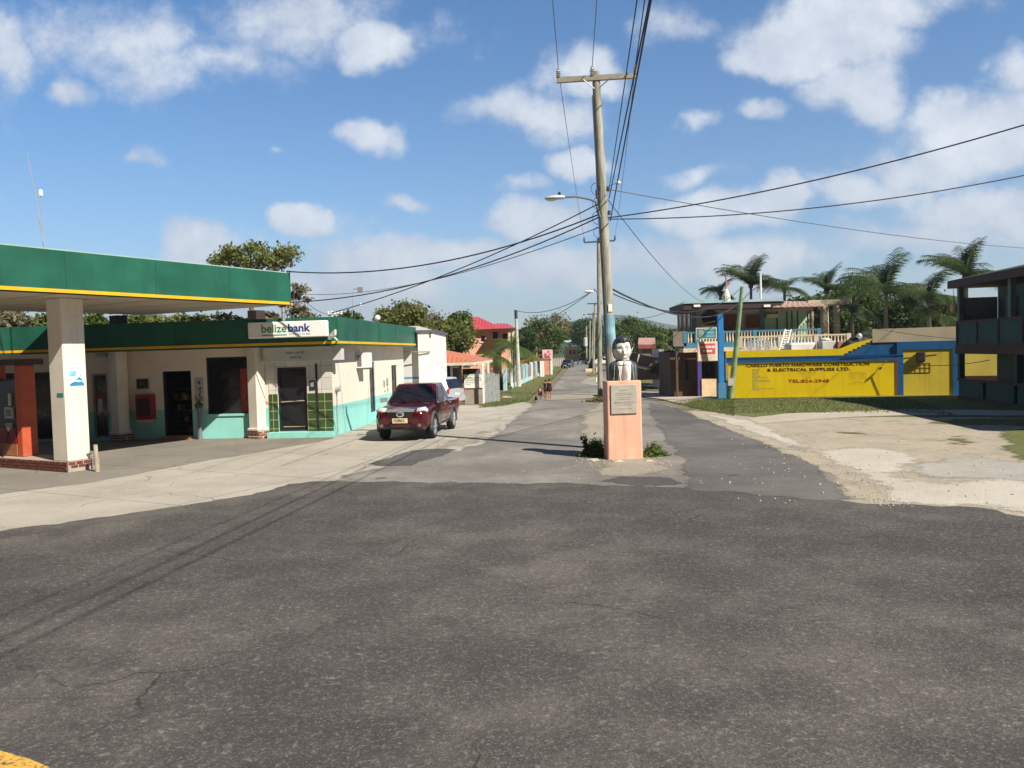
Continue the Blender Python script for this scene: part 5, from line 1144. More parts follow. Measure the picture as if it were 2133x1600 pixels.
for x in (1617, 1638, 1648, 1660): m = MB(); m.fb(MF, mx(x), mx(x + 2.2), .003, .08, zBal, mz(641)); m.build('batten', paint('dark_batten', (.06, .07, .06)), MW)
pr = paint('rust_sheet', (.40, .27, .22), .7, .25, 3, .2, .4)
m = MB(); q0, q1, q2, q3 = at(1610, 640, YB - 2.6), at(1722, 637, YB - 2.6), at(1700, 628, YB + 1), at(1625, 628, YB + 1)
n_ = 18; top = []; 
for j, (A_, B_) in enumerate(((q0, q1), (q3, q2))):
    for k in range(n_ + 1): p = A_.lerp(B_, k / n_); p.z += .035 * (k % 2); top.append(p)
m.add(top, [(k, k + 1, n_ + 2 + k, n_ + 1 + k) for k in range(n_)]); o = m.build('awning', pr, MW); bake(o, [('SOLIDIFY', dict(thickness=.05))])
for x, w in ((1681, 5), (1691, 4), (1712, 9), (1739, 7)): m = MB(); m.fb(MF, mx(x), mx(x + w), -.3, .0 + (.3 if w > 6 else 0), -1.0, mz(637)); m.build('post', conc, MW)
m = MB(); m.fb(MF, mx(1680), mx(1764), .05, .35, mz(637), mz(627)); m.build('beam', conc, MW)
m = MB(); m.fb(MF, mx(1758), mx(1764), -5, .6, mz(637), mz(624)); m.build('beam', conc, MW)
for x in (1690, 1718, 1742): m = MB(); m.fb(MF, mx(x), mx(x + 4), -5, .3, mz(633), mz(627) + .03); m.build('cross_beam', conc, MW)
m = MB(); p_ = MF.pt(mx(1684), mz(646), .9); p2 = MF.pt(mx(1650), mz(686), .9); m.tube([p_, p2], .28, 4) if False else None
# front balustrade of the terrace
RF = Frame(HB.pt(0, 0, 5.5), (1, 0)); RF.N = Vector((0, -1, 0))
RT = thing('terrace_balustrade', 'cream balustrade along the roof terrace above the yellow wall', 'balustrade', tuple(RF.pt(RF.hit(1540, 727)[0], zF)))
rail(RF, 1540, 1770, 698, 722, 727, paint('rail_cream', (.50, .42, .33), .7), 'rail', .215, (1542, 1625, 1700, 1768), RT, balm)
# rooftop things
def onterr(px, py, d): return YW.hit(px, py, d)
t_ = thing('ladder', 'white ladder leaning on the balustrade above the yellow wall', 'ladder', tuple(YW.pt(ys(1630, 730, -1.5), zF, -1.5)))
A0, A1 = at(1623, 731, 46.5), at(1636, 731, 46.5); B0, B1 = at(1636, 686, 49.5), at(1648, 687, 49.5)
m = MB(); m.tube([A0, B0], .035, 5); m.tube([A1, B1], .035, 5); m.build('rails', whitep, t_)
for k in range(9):
    m = MB(); u = (k + .6) / 9.2; m.tube([A0.lerp(B0, u), A1.lerp(B1, u)], .028, 5); m.build('rung', whitep, t_)
t_ = thing('metal_rack', 'grey welded metal rack on the terrace left of the ladder', 'rack', tuple(at(1565, 730, 46.2)))
for (x0, y0, x1, y1) in ((1563, 709, 1604, 711), (1565, 716, 1603, 718), (1566, 723, 1602, 725), (1567, 729, 1602, 731), (1563, 709, 1566, 731), (1582, 716, 1585, 731), (1600, 709, 1604, 731)):
    a, b = at(x0, y1, 46.2), at(x1, y0, 46.2); m = MB(); m.box(a.x, b.x, 46.2, 46.26, a.z, b.z); m.build('bar', paint('rack_grey', (.36, .36, .38)), t_); m = MB(); m.box(a.x + .1, b.x + .1, 47.0, 47.06, a.z + .03, b.z + .03); m.build('bar', paint('rack_grey', (.36, .36, .38)), t_)
t_ = thing('white_tank', 'long white water tank lying on the terrace above the lettering', 'tank', tuple(at(1645, 731, 46)))
a, b = at(1645, 731, 45.6), at(1701, 713, 45.6); f = Frame((a.x, 45.6), (1, 0)); f.N = Vector((0, -1, 0)); m = MB(); m.bev(f, 0, b.x - a.x, -1.0, 0, a.z - .1, b.z, .1); m.build('tank', paint('dirty_white', (.62, .60, .56), .6, .1, 3, .05, .4), t_)
t_ = thing('cement_crate', 'pale grey crate with folded sheeting on the terrace right of the white tank', 'crate', tuple(at(1712, 729, 45)))
a, b = at(1712, 729, 45), at(1741, 710, 45); f = Frame((a.x, 45), (1, 0)); f.N = Vector((0, -1, 0)); m = MB(); m.bev(f, 0, b.x - a.x, -.8, 0, a.z - .1, b.z, .04); m.build('crate', paint('crate_grey', (.45, .45, .44)), t_)
m = MB(); m.ell(f.pt(.35, b.z + .06, -.4), (.3, .3, .14), 10, 6); m.build('sheeting', paint('sheeting', (.6, .57, .5), .8, .3, 8, .4, .2), t_)
a, b = at(1745, 727, 44.8), at(1762, 711, 44.8); t_ = thing('brick_crate', 'reddish brown crate on the terrace beside the pale grey crate', 'crate', tuple(a)); f = Frame((a.x, 44.8), (1, 0)); f.N = Vector((0, -1, 0)); m = MB(); m.bev(f, 0, b.x - a.x, -.6, 0, a.z - .1, b.z, .03); m.build('crate', paint('crate_red', (.30, .13, .09), .8, .2, 5, .2, .4), t_)
t_ = thing('tarp_pile', 'dark tarpaulin heap beside the stepped end of the yellow parapet', 'tarpaulin', tuple(at(1780, 728, 44.5)))
m = MB()
for (x, y, rx_, rz_) in ((1772, 720, .4, .35), (1784, 714, .5, .4), (1796, 712, .4, .3), (1780, 727, .7, .3)): m.ell(at(x, y, 44.6), (rx_, .4, rz_), 12, 8)
m.build('tarpaulin', paint('tarp', (.03, .03, .035), .6, .4, 5, .5, .2), t_)
q = at(1790, 700, 44.2); t_ = thing('reflector', 'bright shiny reflector dish above the dark tarpaulin heap', 'dish', tuple(q)); m = MB(); m.ell(q, (.17, .08, .15), 12, 8); m.build('dish', glossy('chrome', (.8, .8, .82), .2, .8), t_); m = MB(); m.tube([q, (q.x, q.y, zF)], .02, 5); m.build('stand', steel, t_)
q = at(1513, 626, 55.5); t_ = thing('roof_tank', 'white cone shaped roof tank with a thin red mast on the dark roof', 'tank', tuple(q))
m = MB(); m.lathe(tuple(q), [(.30, -.1), (.28, .3), (.12, .72), (.08, .8)], 12); m.build('tank', paint('dirty_white', (.62, .60, .56)), t_); m = MB(); m.tube([q + Vector((0, 0, .75)), q + Vector((0, 0, 1.75))], .05, 6); m.build('mast', paint('mast_pink', (.42, .18, .16)), t_)
q = at(1585, 628, 55.5); t_ = thing('white_pole', 'thin white pole standing on the roof in front of the palms', 'pole', tuple(q)); m = MB(); m.tube([q, at(1584, 570, 55.5)], .07, 8); m.build('pole', whitep, t_)

# ------------------------------------------------------------------ shaded house on the right
YD = 36.2; dc = at(1993, 705, YD); DBF = Frame(dc, (-.115, -1)); DBF.N = Vector((-1, .115, 0)).normalized()
DT = thing('shaded_house', 'two storey teal house in deep shade with brown eaves and a long balcony', 'house', (dc.x, YD, 0))
LD = 17.0
def dz_(px, py, d=0): return DBF.hit(px, py, d)[1]
zf_ = dz_(2000, 722); zr_ = dz_(2000, 669); ze_ = dz_(1995, 596, .55)
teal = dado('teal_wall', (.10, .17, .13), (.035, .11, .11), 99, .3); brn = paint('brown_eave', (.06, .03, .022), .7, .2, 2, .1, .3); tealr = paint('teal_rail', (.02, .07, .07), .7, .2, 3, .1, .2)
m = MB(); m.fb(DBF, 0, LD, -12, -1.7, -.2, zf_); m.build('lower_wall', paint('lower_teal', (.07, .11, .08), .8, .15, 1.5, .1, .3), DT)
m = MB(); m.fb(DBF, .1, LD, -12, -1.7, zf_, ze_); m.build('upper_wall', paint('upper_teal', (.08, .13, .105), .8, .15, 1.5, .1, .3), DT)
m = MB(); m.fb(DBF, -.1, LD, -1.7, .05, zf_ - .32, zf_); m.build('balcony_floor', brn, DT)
m = MB(); m.fb(DBF, -.1, LD, -.1, .0, zr_ - .1, zr_ + .02); m.fb(DBF, -.1, LD, -.1, 0, zf_, zf_ + .12); m.build('rail', brn, DT)
for k in range(9):
    s = .05 + k * 1.9; m = MB(); m.fb(DBF, s, s + 1.75, -.07, -.03, zf_ + .12, zr_ - .1); m.build('rail_panel', tealr, DT)
    m = MB(); m.fb(DBF, s - .13, s, -.12, .01, zf_, zr_); m.build('rail_post', brn, DT)
for s in (0.05, 4.6, 9.2): m = MB(); m.fb(DBF, s, s + .22, -.2, -.0, zr_, ze_); m.build('post', paint('post_teal', (.09, .15, .13)), DT)
m = MB(); m.fb(DBF, .06, .12, -1.68, -.06, zr_ + .03, ze_ - .45); m.build('curtain', paint('curtain', (.16, .20, .25), .8, .15, 6, .2, .1), DT)
m = MB(); m.fb(DBF, .06, .12, -1.68, -.06, zf_ + .01, zr_ - .1); m.build('rail_panel', tealr, DT)
for s in (1.9, 6.0): m = MB(); m.fb(DBF, s - .9, s, -1.69, -1.6, zf_ + .1, ze_ - .5); m.build('curtain', paint('curtain', (.16, .20, .25), .8, .15, 6, .2, .1), DT)
for s in (2.9, 7.5): m = MB(); m.fb(DBF, s, s + 1.4, -1.69, -1.63, zf_ + .15, ze_ - .75); m.build('door', darkm, DT)
for s in (2.2, 6.5): m = MB(); m.fb(DBF, s, s + .9, -1.69, -1.63, .9, 1.95); m.build('window', darkm, DT)
zq = dz_(2010, 794)
for k in range(3): s = .05 + k * 2.6; m = MB(); m.fb(DBF, s, s + 2.3, -.2, -.05, .12, zq); m.build('porch_wall', tealr, DT)
m = MB(); m.fb(DBF, 0, LD, -.25, -.0, zq, zq + .1); m.fb(DBF, 0, LD, -.25, 0, -.2, .12); m.build('porch_rail', brn, DT)
for s in (0.0, 5.0, 10): m = MB(); m.fb(DBF, s, s + .22, -.25, -.03, zq + .1, zf_ - .32); m.build('porch_post', paint('post_dark', (.035, .05, .05)), DT)
# roof with deep eaves
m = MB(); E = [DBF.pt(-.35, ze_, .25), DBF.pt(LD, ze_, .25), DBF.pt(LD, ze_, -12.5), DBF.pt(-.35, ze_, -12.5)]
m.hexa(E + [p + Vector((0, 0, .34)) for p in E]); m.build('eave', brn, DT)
m = MB(); E2 = [p + Vector((0, 0, .344)) for p in E]; ri = [DBF.pt(3.5, ze_ + 1.5, -5.5), DBF.pt(LD, ze_ + 1.5, -5.5)]
m.add(E2 + ri, [(0, 1, 5, 4), (2, 3, 4, 5), (3, 0, 4), (1, 2, 5)]); m.build('roof', paint('roof_dark', (.07, .065, .06), .7, .2, 2, .2, .2), DT)
q = dc + Vector((-.3, -.3, 0)); q.z = dz_(1983, 640); t_ = thing('hanging_bag', 'pale yellow bag hanging under the eave of the shaded house', 'bag', (q.x, q.y, q.z)); m = MB(); m.lathe((q.x, q.y, q.z - .3), [(.05, 0), (.15, .1), (.13, .35), (.03, .6)], 8); m.build('bag', paint('bag_yellow', (.6, .52, .2)), t_); m = MB(); m.tube([(q.x, q.y, q.z + .3), (q.x, q.y, ze_)], .01, 4); m.build('string', blackf, t_)
# ------------------------------------------------------------------ vegetation
def leaf_quads(C, size, rng, flat=.35, asp=1.6):
    """one quad per centre; random tilt"""
    n = len(C); d = rng.normal(size=(n, 3)); d[:, 2] += flat; d /= np.linalg.norm(d, axis=1)[:, None]
    a = np.cross(d, rng.normal(size=(n, 3))); a /= np.linalg.norm(a, axis=1)[:, None]; b = np.cross(d, a)
    s = size * rng.uniform(.6, 1.3, n)[:, None]; a = a * s * asp / 2; b = b * s / 2
    V = np.stack([C - a, C - b * .9 + a * .1, C + a, C + b * .9 + a * .1], 1).reshape(-1, 3)
    return V, np.arange(4 * n).reshape(-1, 4)
def crown_pts(c, r, nc, nl, rng, cr=.3, shell=.55, floor=-.8):
    out = []; cc = []
    for _ in range(nc):
        while True:
            p = rng.uniform(-1, 1, 3); q = np.linalg.norm(p)
            if shell < q < 1 and p[2] > floor: break
        q = np.array(c) + p * np.array(r) * (1 - cr * .6); cc.append(q)
        rad = np.array(r).mean() * cr * rng.uniform(.6, 1.25); m = int(nl * rng.uniform(.6, 1.3)); g = rng.normal(size=(m, 3)) * rad * np.array((.75, .75, .5)); out.append(q + g)
    return np.concatenate(out), cc
green1 = leafm('leaf_green', (.07, .115, .022), (.12, .17, .038), (.16, .18, .055), .35); green2 = leafm('leaf_dark', (.035, .07, .018), (.07, .115, .03), None, .35); olive = leafm('leaf_olive', (.13, .16, .04), (.20, .21, .065), (.20, .16, .08), .35)
drym = leafm('leaf_dry', (.17, .15, .09), (.23, .20, .13), (.12, .12, .06)); bark = barkm('bark'); palebark = barkm('pale_bark', (.34, .30, .24))
def tree(label, px, ytop, ybot, wpx, Y, mat=None, name='tree', dens=1.0, cr=.3, nc=26, leaf=.26, group=None, trunkmat=None, depth=None, shell=.5, seed=0, bare=False, cat='tree'):
    rng = np.random.default_rng(int(px * 7 + ytop + seed)); t_ = at(px, ytop, Y); b_ = at(px, ybot, Y); gz = zt(Y)
    hz = (t_.z - b_.z) / 2; c = np.array((t_.x, Y, (t_.z + b_.z) / 2)); rx = wpx / 2 * Y / F; r = (rx, depth or rx * .8, hz)
    root = thing(name, label, cat, (t_.x + rng.uniform(-.2, .2) * rx, Y, gz), group)
    P, cc = crown_pts(c, r, int(nc * 1.5), int(210 * dens), rng, cr * .95, shell)
    V, Fc = leaf_quads(P, leaf * .66, rng); npmesh('crown', V, Fc, mat or green1, root)
    m = MB(); base = Vector((root.location.x, Y, gz - .1)); fork = Vector((base.x + rng.uniform(-.3, .3), Y, gz + max(.6, (b_.z - gz) * .75 + hz * .3))); tr = max(.08, rx * .065)
    m.tube([base, base.lerp(fork, .5) + Vector((rng.uniform(-.1, .1), 0, 0)), fork], [tr * 1.3, tr, tr * .85], 8)
    for q in cc[::2]: 
        q = Vector(q); mid = fork.lerp(q, .5) + Vector((0, 0, hz * .12)); m.tube([fork, mid, q], [tr * .6, tr * .35, tr * .1], 5, cap=False)
    m.build('trunk', trunkmat or bark, root); return root
def frond(L, e0, droop, az, rng, seg=11, wid=.30, hang=.5):
    """returns quads of one palm frond from the origin"""
    V = []; Fq = []; p = np.zeros(3); e = e0; ca, sa = math.cos(az), math.sin(az); side = np.array((-sa, ca, 0)); pts = []
    for k in range(seg + 1):
        pts.append(p.copy()); d = np.array((ca * math.cos(e), sa * math.cos(e), math.sin(e))); p = p + d * L / seg; e -= droop * .62 / seg * (1 + .9 * k / seg)
    for k in range(1, seg + 1):
        a, b = pts[k - 1], pts[k]
        for u in (.0, .5):
            o = a + (b - a) * u; t = (k - 1 + u) / seg; ll = wid * L * math.sin(math.pi * min(1, .12 + t * .86)) ** .6
            dirn = (b - a) / np.linalg.norm(b - a)
            for s in (1, -1):
                tip = o + (side * s * .8 + dirn * .65 + np.array((0, 0, -hang * (1 + rng.uniform(-.3, .5))))) * ll; w = dirn * L * rng.uniform(.008, .0145); ll = ll * rng.uniform(.75, 1.15)
                i = len(V); mid = o + (side * s * .5 + dirn * .35 + np.array((0, 0, .02))) * ll * .55
                V += [o - w, o + w, mid + w * .9, mid - w * .9, tip]; Fq += [(i, i + 1, i + 2, i + 3), (i + 3, i + 2, i + 4, i + 4)]
    return V, Fq, pts
def palm(label, px, py, Rpx, Y, mat, n=20, droop=1.7, group=None, name='palm_tree', trunk=True, elev=(-.3, 1.3), seed=0, hang=.38, lean=0):
    rng = np.random.default_rng(int(px + py * 3 + seed)); c = at(px, py, Y); L = Rpx * Y / F * 1.28; gz = zt(Y)
    root = thing(name, label, 'palm', (c.x + lean, Y, gz), group); V = []; T = []; st = MB(); i0 = 0
    n = int(n * 1.35)
    for k in range(n):
        e = elev[0] + (elev[1] - elev[0]) * ((k * .618) % 1); az = k * 2.399 + rng.uniform(-.3, .3); v, f, pts = frond(L * rng.uniform(.75, 1.1), e, droop * rng.uniform(.75, 1.2), az, rng, hang=hang)
        for q in f:
            a = [x + len(V) for x in q]; T.append((a[0], a[1], a[2])); T.append((a[0], a[2], a[3])) if q[2] != q[3] else None
        V += [x + np.array(c) for x in v]; st.tube([Vector(p) + c for p in pts[::3]], [.035, .03, .02, .012][:len(pts[::3])], 4, cap=False)
    npmesh('crown', V, T, mat, root); st.build('frond_stalks', leafm('stalk', (.16, .17, .06), (.2, .2, .08)), root)
    if trunk:
        m = MB(); b = Vector((c.x + lean, Y, gz - .1)); m.tube([b, b.lerp(c, .5) + Vector((lean * -.15, 0, 0)), c], [.2, .15, .12], 9); m.build('trunk', palebark, root)
        m = MB(); m.ell(c + Vector((0, 0, -.15)), (.24, .24, .3), 9, 6); m.build('crown_shaft', drym, root)
    return root
pg_ = leafm('palm_green', (.032, .062, .017), (.065, .105, .028), (.12, .135, .045), .3); pgl = leafm('palm_light', (.05, .11, .02), (.10, .16, .03), (.16, .17, .04), .3); pgo = leafm('palm_yellow', (.30, .20, .03), (.38, .25, .05), (.20, .20, .05), .3)
pbr = leafm('palm_brown', (.16, .10, .06), (.24, .16, .09), None, .1)
gR = 'palms behind the yellow wall'
palm('tall palm with upright fronds behind the white roof pole', 1564, 592, 64, 74, pg_, 30, 1.25, gR, elev=(.2, 1.5))
palm('small bushy palm left of the cone shaped roof tank', 1500, 608, 40, 76, pg_, 24, 1.6, gR)
palm('palm with a long right leaning frond above the rusty awning', 1634, 600, 50, 72, pg_, 22, 1.4, gR, elev=(-.1, .9))
palm('dark spiky palm over the bare concrete posts', 1722, 602, 50, 66, pg_, 28, 1.3, gR, elev=(.1, 1.5))
palm('large drooping palm behind the stepped end of the yellow parapet', 1845, 602, 84, 56, pg_, 34, 1.45, gR, elev=(-.3, 1.5))
palm('tallest palm above the roof of the shaded house', 2012, 572, 76, 54, pg_, 30, 1.35, gR, elev=(.0, 1.5))
palm('wide spreading palm between the tallest palm and the block wall', 1935, 618, 80, 52, pg_, 26, 1.35, gR, elev=(-.15, 1.25))
palm('low palm with dry fronds behind the beige block wall', 1775, 640, 60, 60, pg_, 20, 1.5, gR, elev=(-.2, 1.2))
palm('low palm behind the left corner of the shaded house', 1965, 660, 60, 50, pg_, 18, 1.5, gR, elev=(-.2, 1.0))
gW = 'trees behind the yellow wall'
tree('dense dark tree behind the bare concrete posts', 1690, 600, 700, 120, 78, green2, group=gW, leaf=.34, nc=30)
tree('dense green tree between the spiky palm and the drooping palm', 1785, 582, 705, 130, 72, green1, group=gW, leaf=.32, nc=36)
tree('dark tree filling the gap under the wide spreading palm', 1905, 612, 715, 160, 66, green2, group=gW, leaf=.32, nc=40)
tree('dark tree touching the eave of the shaded house', 1985, 625, 720, 90, 58, green2, group=gW, leaf=.3, nc=30)
tree('low olive bush under the concrete beams', 1735, 650, 700, 110, 68, green2, group=gW, leaf=.3, nc=22)
gL = 'trees behind the bank'
tree('flat topped airy tree rising above the green canopy edge', 525, 504, 568, 190, 44, olive, dens=.42, nc=26, cr=.17, leaf=.22, group='trees above the petrol station', depth=3, shell=.1)
tree('thin half bare tree right of the canopy corner', 612, 585, 668, 66, 46, drym, dens=.35, nc=14, cr=.25, leaf=.2, group='trees above the petrol station')
tree('dry grey green tree over the end of the green roof edge', 838, 630, 700, 118, 72, olive, dens=.9, nc=26, group=gL, leaf=.28)
tree('half bare grey crown behind the dry grey green tree', 880, 640, 700, 80, 78, drym, dens=.4, nc=16, group=gL)
tree('broad olive tree above the orange tiled roof', 925, 668, 740, 118, 70, olive, nc=34, dens=1.2, group=gL, leaf=.3)
tree('tall slim olive tree left of the pink house', 956, 645, 715, 62, 74, green1, nc=20, group=gL)
tree('leafy tree beside the white building', 890, 690, 760, 70, 66, olive, nc=20, group=gL)
for i, (x, y, w, mt) in enumerate(((20, 648, 110, drym), (110, 655, 90, olive), (205, 655, 90, green1), (300, 656, 110, olive), (400, 652, 100, olive), (470, 656, 90, drym), (560, 652, 90, drym), (640, 648, 70, drym), (725, 652, 70, green2))):
    tree(['pale dry tree seen under the far left of the canopy', 'olive tree seen left of the white canopy column', 'green tree seen just right of the white canopy column', 'olive tree seen under the middle of the canopy', 'olive tree seen over the shop roof', 'dry tree seen beside the dark roof column', 'dry tree seen between the dark roof column and the drainpipe', 'dry bush over the roof left of the cable bracket', 'dark bush peeping over the roof right of the cable bracket'][i], x, y, y + 60, w, 46, mt, nc=18, leaf=.26, group='trees behind the shop roof', dens=.9)
gS = 'trees along the far street'
tree('big leafy street tree behind the pink sign', 1128, 665, 748, 88, 125, green1, nc=40, dens=1.1, leaf=.42, group=gS)
tree('bare grey crown above the big leafy street tree', 1142, 650, 700, 100, 132, drym, nc=20, dens=.3, leaf=.35, group=gS, trunkmat=palebark)
tree('dark tree left of the big leafy street tree', 1093, 674, 735, 50, 118, green2, nc=22, leaf=.4, group=gS)
tree('light green tree over the far yellow house', 1185, 672, 716, 76, 262, olive, nc=34, leaf=.6, group=gS)
tree('dark green tree behind the far utility poles', 1222, 664, 730, 70, 230, green2, nc=34, leaf=.7, group=gS)
tree('dark tree at the kerb under the far utility poles', 1228, 700, 760, 34, 170, green2, nc=20, leaf=.5, group=gS)
tree('broad green tree right of the statue head', 1315, 660, 730, 92, 160, green1, nc=44, leaf=.6, group=gS)
tree('lower green tree behind the small red roof', 1362, 680, 742, 90, 140, green1, nc=40, leaf=.55, group=gS)
tree('green tree behind the grey balcony side panel', 1405, 682, 760, 60, 110, green1, nc=26, leaf=.45, group=gS)
tree('dark tree behind the statue between the poles', 1290, 690, 762, 50, 120, green2, nc=24, leaf=.4, group=gS)
tree('small bare stemmed tree in front of the brown shed', 1372, 742, 790, 44, 66, drym, nc=14, leaf=.2, dens=.5, group=None, trunkmat=palebark)
tree('green shrub tree beside the white fence', 1395, 728, 790, 40, 64, green2, nc=16, leaf=.22)
palm('small palm in front of the grey balcony side panel', 1386, 718, 26, 68, leafm('palm_mid', (.05, .085, .02), (.08, .12, .03)), 16, 1.8, elev=(-.3, 1.3))
gP = 'palms beside the street fence'
palm('green drooping palm right of the orange roof', 1036, 742, 44, 83, pgl, 22, 1.9, gP, elev=(-.3, 1.2))
palm('yellow green palm in front of the pink house', 1070, 722, 40, 94, pgl, 20, 1.7, gP, elev=(-.1, 1.4))
palm('low orange yellow palm right of the leaning pole', 1090, 762, 40, 103, pgo, 20, 1.9, gP, elev=(-.2, 1.1))
palm('greenish palm left of the pink sign', 1108, 744, 32, 116, pgl, 18, 1.8, gP, elev=(-.2, 1.2))
palm('dead brown palm with hanging fronds above the fence', 1116, 694, 22, 122, pbr, 16, 5.5, gP, elev=(-.2, .8), hang=1.1)
# far woodland, one mass
rng = np.random.default_rng(5); Vs = []; Fs = []; nV = 0
for i in range(330):
    Y = rng.uniform(230, 420); X = rng.uniform(-1, 1) * (Y * .8 + 40)
    if abs(X - (Y * .085)) < 9 + Y * .01: continue
    h = rng.uniform(7, 12) + (Y - 230) * .022; r = rng.uniform(4, 7); P, _ = crown_pts((X, Y, zt(Y) + h * .55), (r, r, h * .5), 9, 26, rng, .4, .3)
    v, f = leaf_quads(P, 1.5, rng); Vs.append(v); Fs.append(f + nV); nV += len(v)
fw_ = npmesh('far_woodland', np.concatenate(Vs), np.concatenate(Fs), leafm('wood_green', (.03, .055, .015), (.06, .09, .025), (.08, .09, .03), .15)); tag(fw_, 'distant dark green woodland beyond the houses', 'woodland', None, 'stuff')
# shrubs and weeds
def shrub(label, px, py, wpx, hpx, mat, n=700, leaf=.05, name='shrub', group=None):
    rng = np.random.default_rng(int(px)); g = G(px, py); r = wpx / 2 * g.y / F; h = hpx * g.y / F; root = thing(name, label, 'shrub', tuple(g), group)
    P = np.stack([rng.normal(0, .42, n) * r, rng.normal(0, .35, n) * r, np.abs(rng.normal(0, .45, n)) * h], 1); P[:, 2] *= np.clip(1.1 - np.hypot(P[:, 0], P[:, 1]) / r * .8, .15, 1.2); P += np.array(g)
    V, Fc = leaf_quads(P, leaf, rng, flat=0, asp=2.6); npmesh('foliage', V, Fc, mat, root)
    m = MB()
    for k in range(14): a = rng.uniform(0, 6.28); m.tube([g, g + Vector((math.cos(a) * r * .7, math.sin(a) * r * .6, h * rng.uniform(.5, 1.05)))], [.008, .004], 4)
    m.build('stems', leafm('stalk', (.16, .17, .06), (.2, .2, .08)), root); return root
weed = leafm('weed_green', (.10, .155, .035), (.16, .21, .06), (.15, .14, .06), .3)
shrub('scrubby green weeds at the left foot of the salmon pedestal', 1240, 950, 58, 34, weed, 1500, .055, group='weeds round the pedestal')
shrub('green weeds at the right foot of the salmon pedestal', 1362, 950, 52, 26, weed, 1200, .05, group='weeds round the pedestal')
g = G(1222, 952); t_ = thing('weed_stalk', 'tall dark flowering weed stalk left of the pedestal', 'weed', tuple(g)); m = MB(); tp = at(1216, 908, g.y)
m.tube([g, (g + tp) / 2 + Vector((.02, 0, 0)), tp], [.012, .009, .006], 5); m.build('stem', paint('weed_stem', (.08, .06, .06)), t_)
rng = np.random.default_rng(2); P = np.array([np.array(g.lerp(tp, rng.uniform(.25, 1))) + rng.normal(0, .035, 3) for _ in range(70)]); V, Fc = leaf_quads(P, .06, rng, 0, 2.5); npmesh('leaves', V, Fc, leafm('weed_dark', (.05, .045, .045), (.08, .09, .05)), t_)
shrub('weeds growing at the foot of the painted notice wall', 982, 838, 26, 18, weed, 500, .16, group='weeds along the left fence')
shrub('tangled creeper beside the plank fence', 1050, 812, 26, 34, weed, 500, .2, group='weeds along the left fence')
shrub('brown grass clump at the foot of the second utility pole', 1256, 838, 60, 12, leafm('brown_weed', (.16, .13, .06), (.12, .12, .05)), 500, .14)
shrub('round bush in the street median planter', 1232, 773, 14, 22, olive, 300, .25)
# grass blades along the verges
def blades(name, regions, n, h, mat, label):
    rng = np.random.default_rng(9); V = []; T = []
    for (poly, w) in regions:
        A = np.array([(G(*p).x, G(*p).y) for p in poly]); x0, y0 = A.min(0); x1, y1 = A.max(0); c = 0; want = int(n * w)
        while c < want:
            q = rng.uniform((x0, y0), (x1, y1)); ins = False
            for a, b in zip(A, np.roll(A, -1, 0)):
                if (a[1] > q[1]) != (b[1] > q[1]) and q[0] < (b[0] - a[0]) * (q[1] - a[1]) / (b[1] - a[1]) + a[0]: ins = not ins
            if not ins: c += .2; continue
            c += 1; z = zt(q[1]); hh = h * rng.uniform(.4, 1.4); an = rng.uniform(0, 6.28); w_ = .02 + .012 * hh; dx, dy = math.cos(an) * w_, math.sin(an) * w_; l = rng.normal(0, .35, 2) * hh
            i = len(V); V += [(q[0] - dx, q[1] - dy, z), (q[0] + dx, q[1] + dy, z), (q[0] + l[0], q[1] + l[1], z + hh)]; T.append((i, i + 1, i + 2))
    tag(npmesh(name, V, T, mat), label, 'grass', None, 'stuff')
grassm = leafm('grass_blade', (.075, .115, .025), (.13, .15, .045), (.2, .17, .08), .3)
blades('grass', [([(1010, 850), (1045, 847), (1095, 837), (1112, 825), (1140, 803), (1160, 783), (1172, 770), (1150, 766), (1125, 783), (1090, 802), (1050, 817), (1008, 838)], 1)], 7000, .13, grassm, 'tufty green and straw coloured grass along the left fence')
blades('grass', [([(1395, 838), (1450, 832), (1530, 829), (1530, 868), (1480, 858), (1440, 850)], .4), ([(1490, 832), (1880, 828), (2000, 868), (1900, 860), (1500, 862)], .6)], 22000, .055, grassm, 'short mown green grass in front of the yellow wall')
# loose stones and rubble at the pedestal and road edge
rng = random.Random(8); m = MB()
def stone(m, p, r): 
    rs = [r * rng.uniform(.6, 1.2) for _ in range(3)]; m.ell((p.x, p.y, p.z + rs[2] * .3), (rs[0], rs[1], rs[2] * .6), 6, 4)
for i in range(420):
    u = rng.random(); k = int(u * (len(streetR) - 12)); a, b = streetR[k], streetR[k + 1]; t = rng.random(); px, py = a[0] + (b[0] - a[0]) * t + abs(rng.gauss(0, 45)), a[1] + (b[1] - a[1]) * t + rng.gauss(0, 3)
    stone(m, G(px, py), rng.uniform(.008, .026))
for i in range(160): stone(m, G(rng.uniform(1190, 1400), 962 + rng.gauss(0, 7)), rng.uniform(.008, .028))
for i in range(260): stone(m, G(rng.uniform(600, 1700), rng.uniform(940, 1010)), rng.uniform(.006, .02))
for i in range(160): stone(m, G(rng.uniform(1500, 2133), rng.uniform(890, 1050)), rng.uniform(.01, .035))
tag(m.build('loose_stones', paint('stone', (.44, .39, .32), .9, .3, 6, .1, .2), smooth=True), 'scattered pale pebbles and road grit', 'gravel', None, 'stuff')
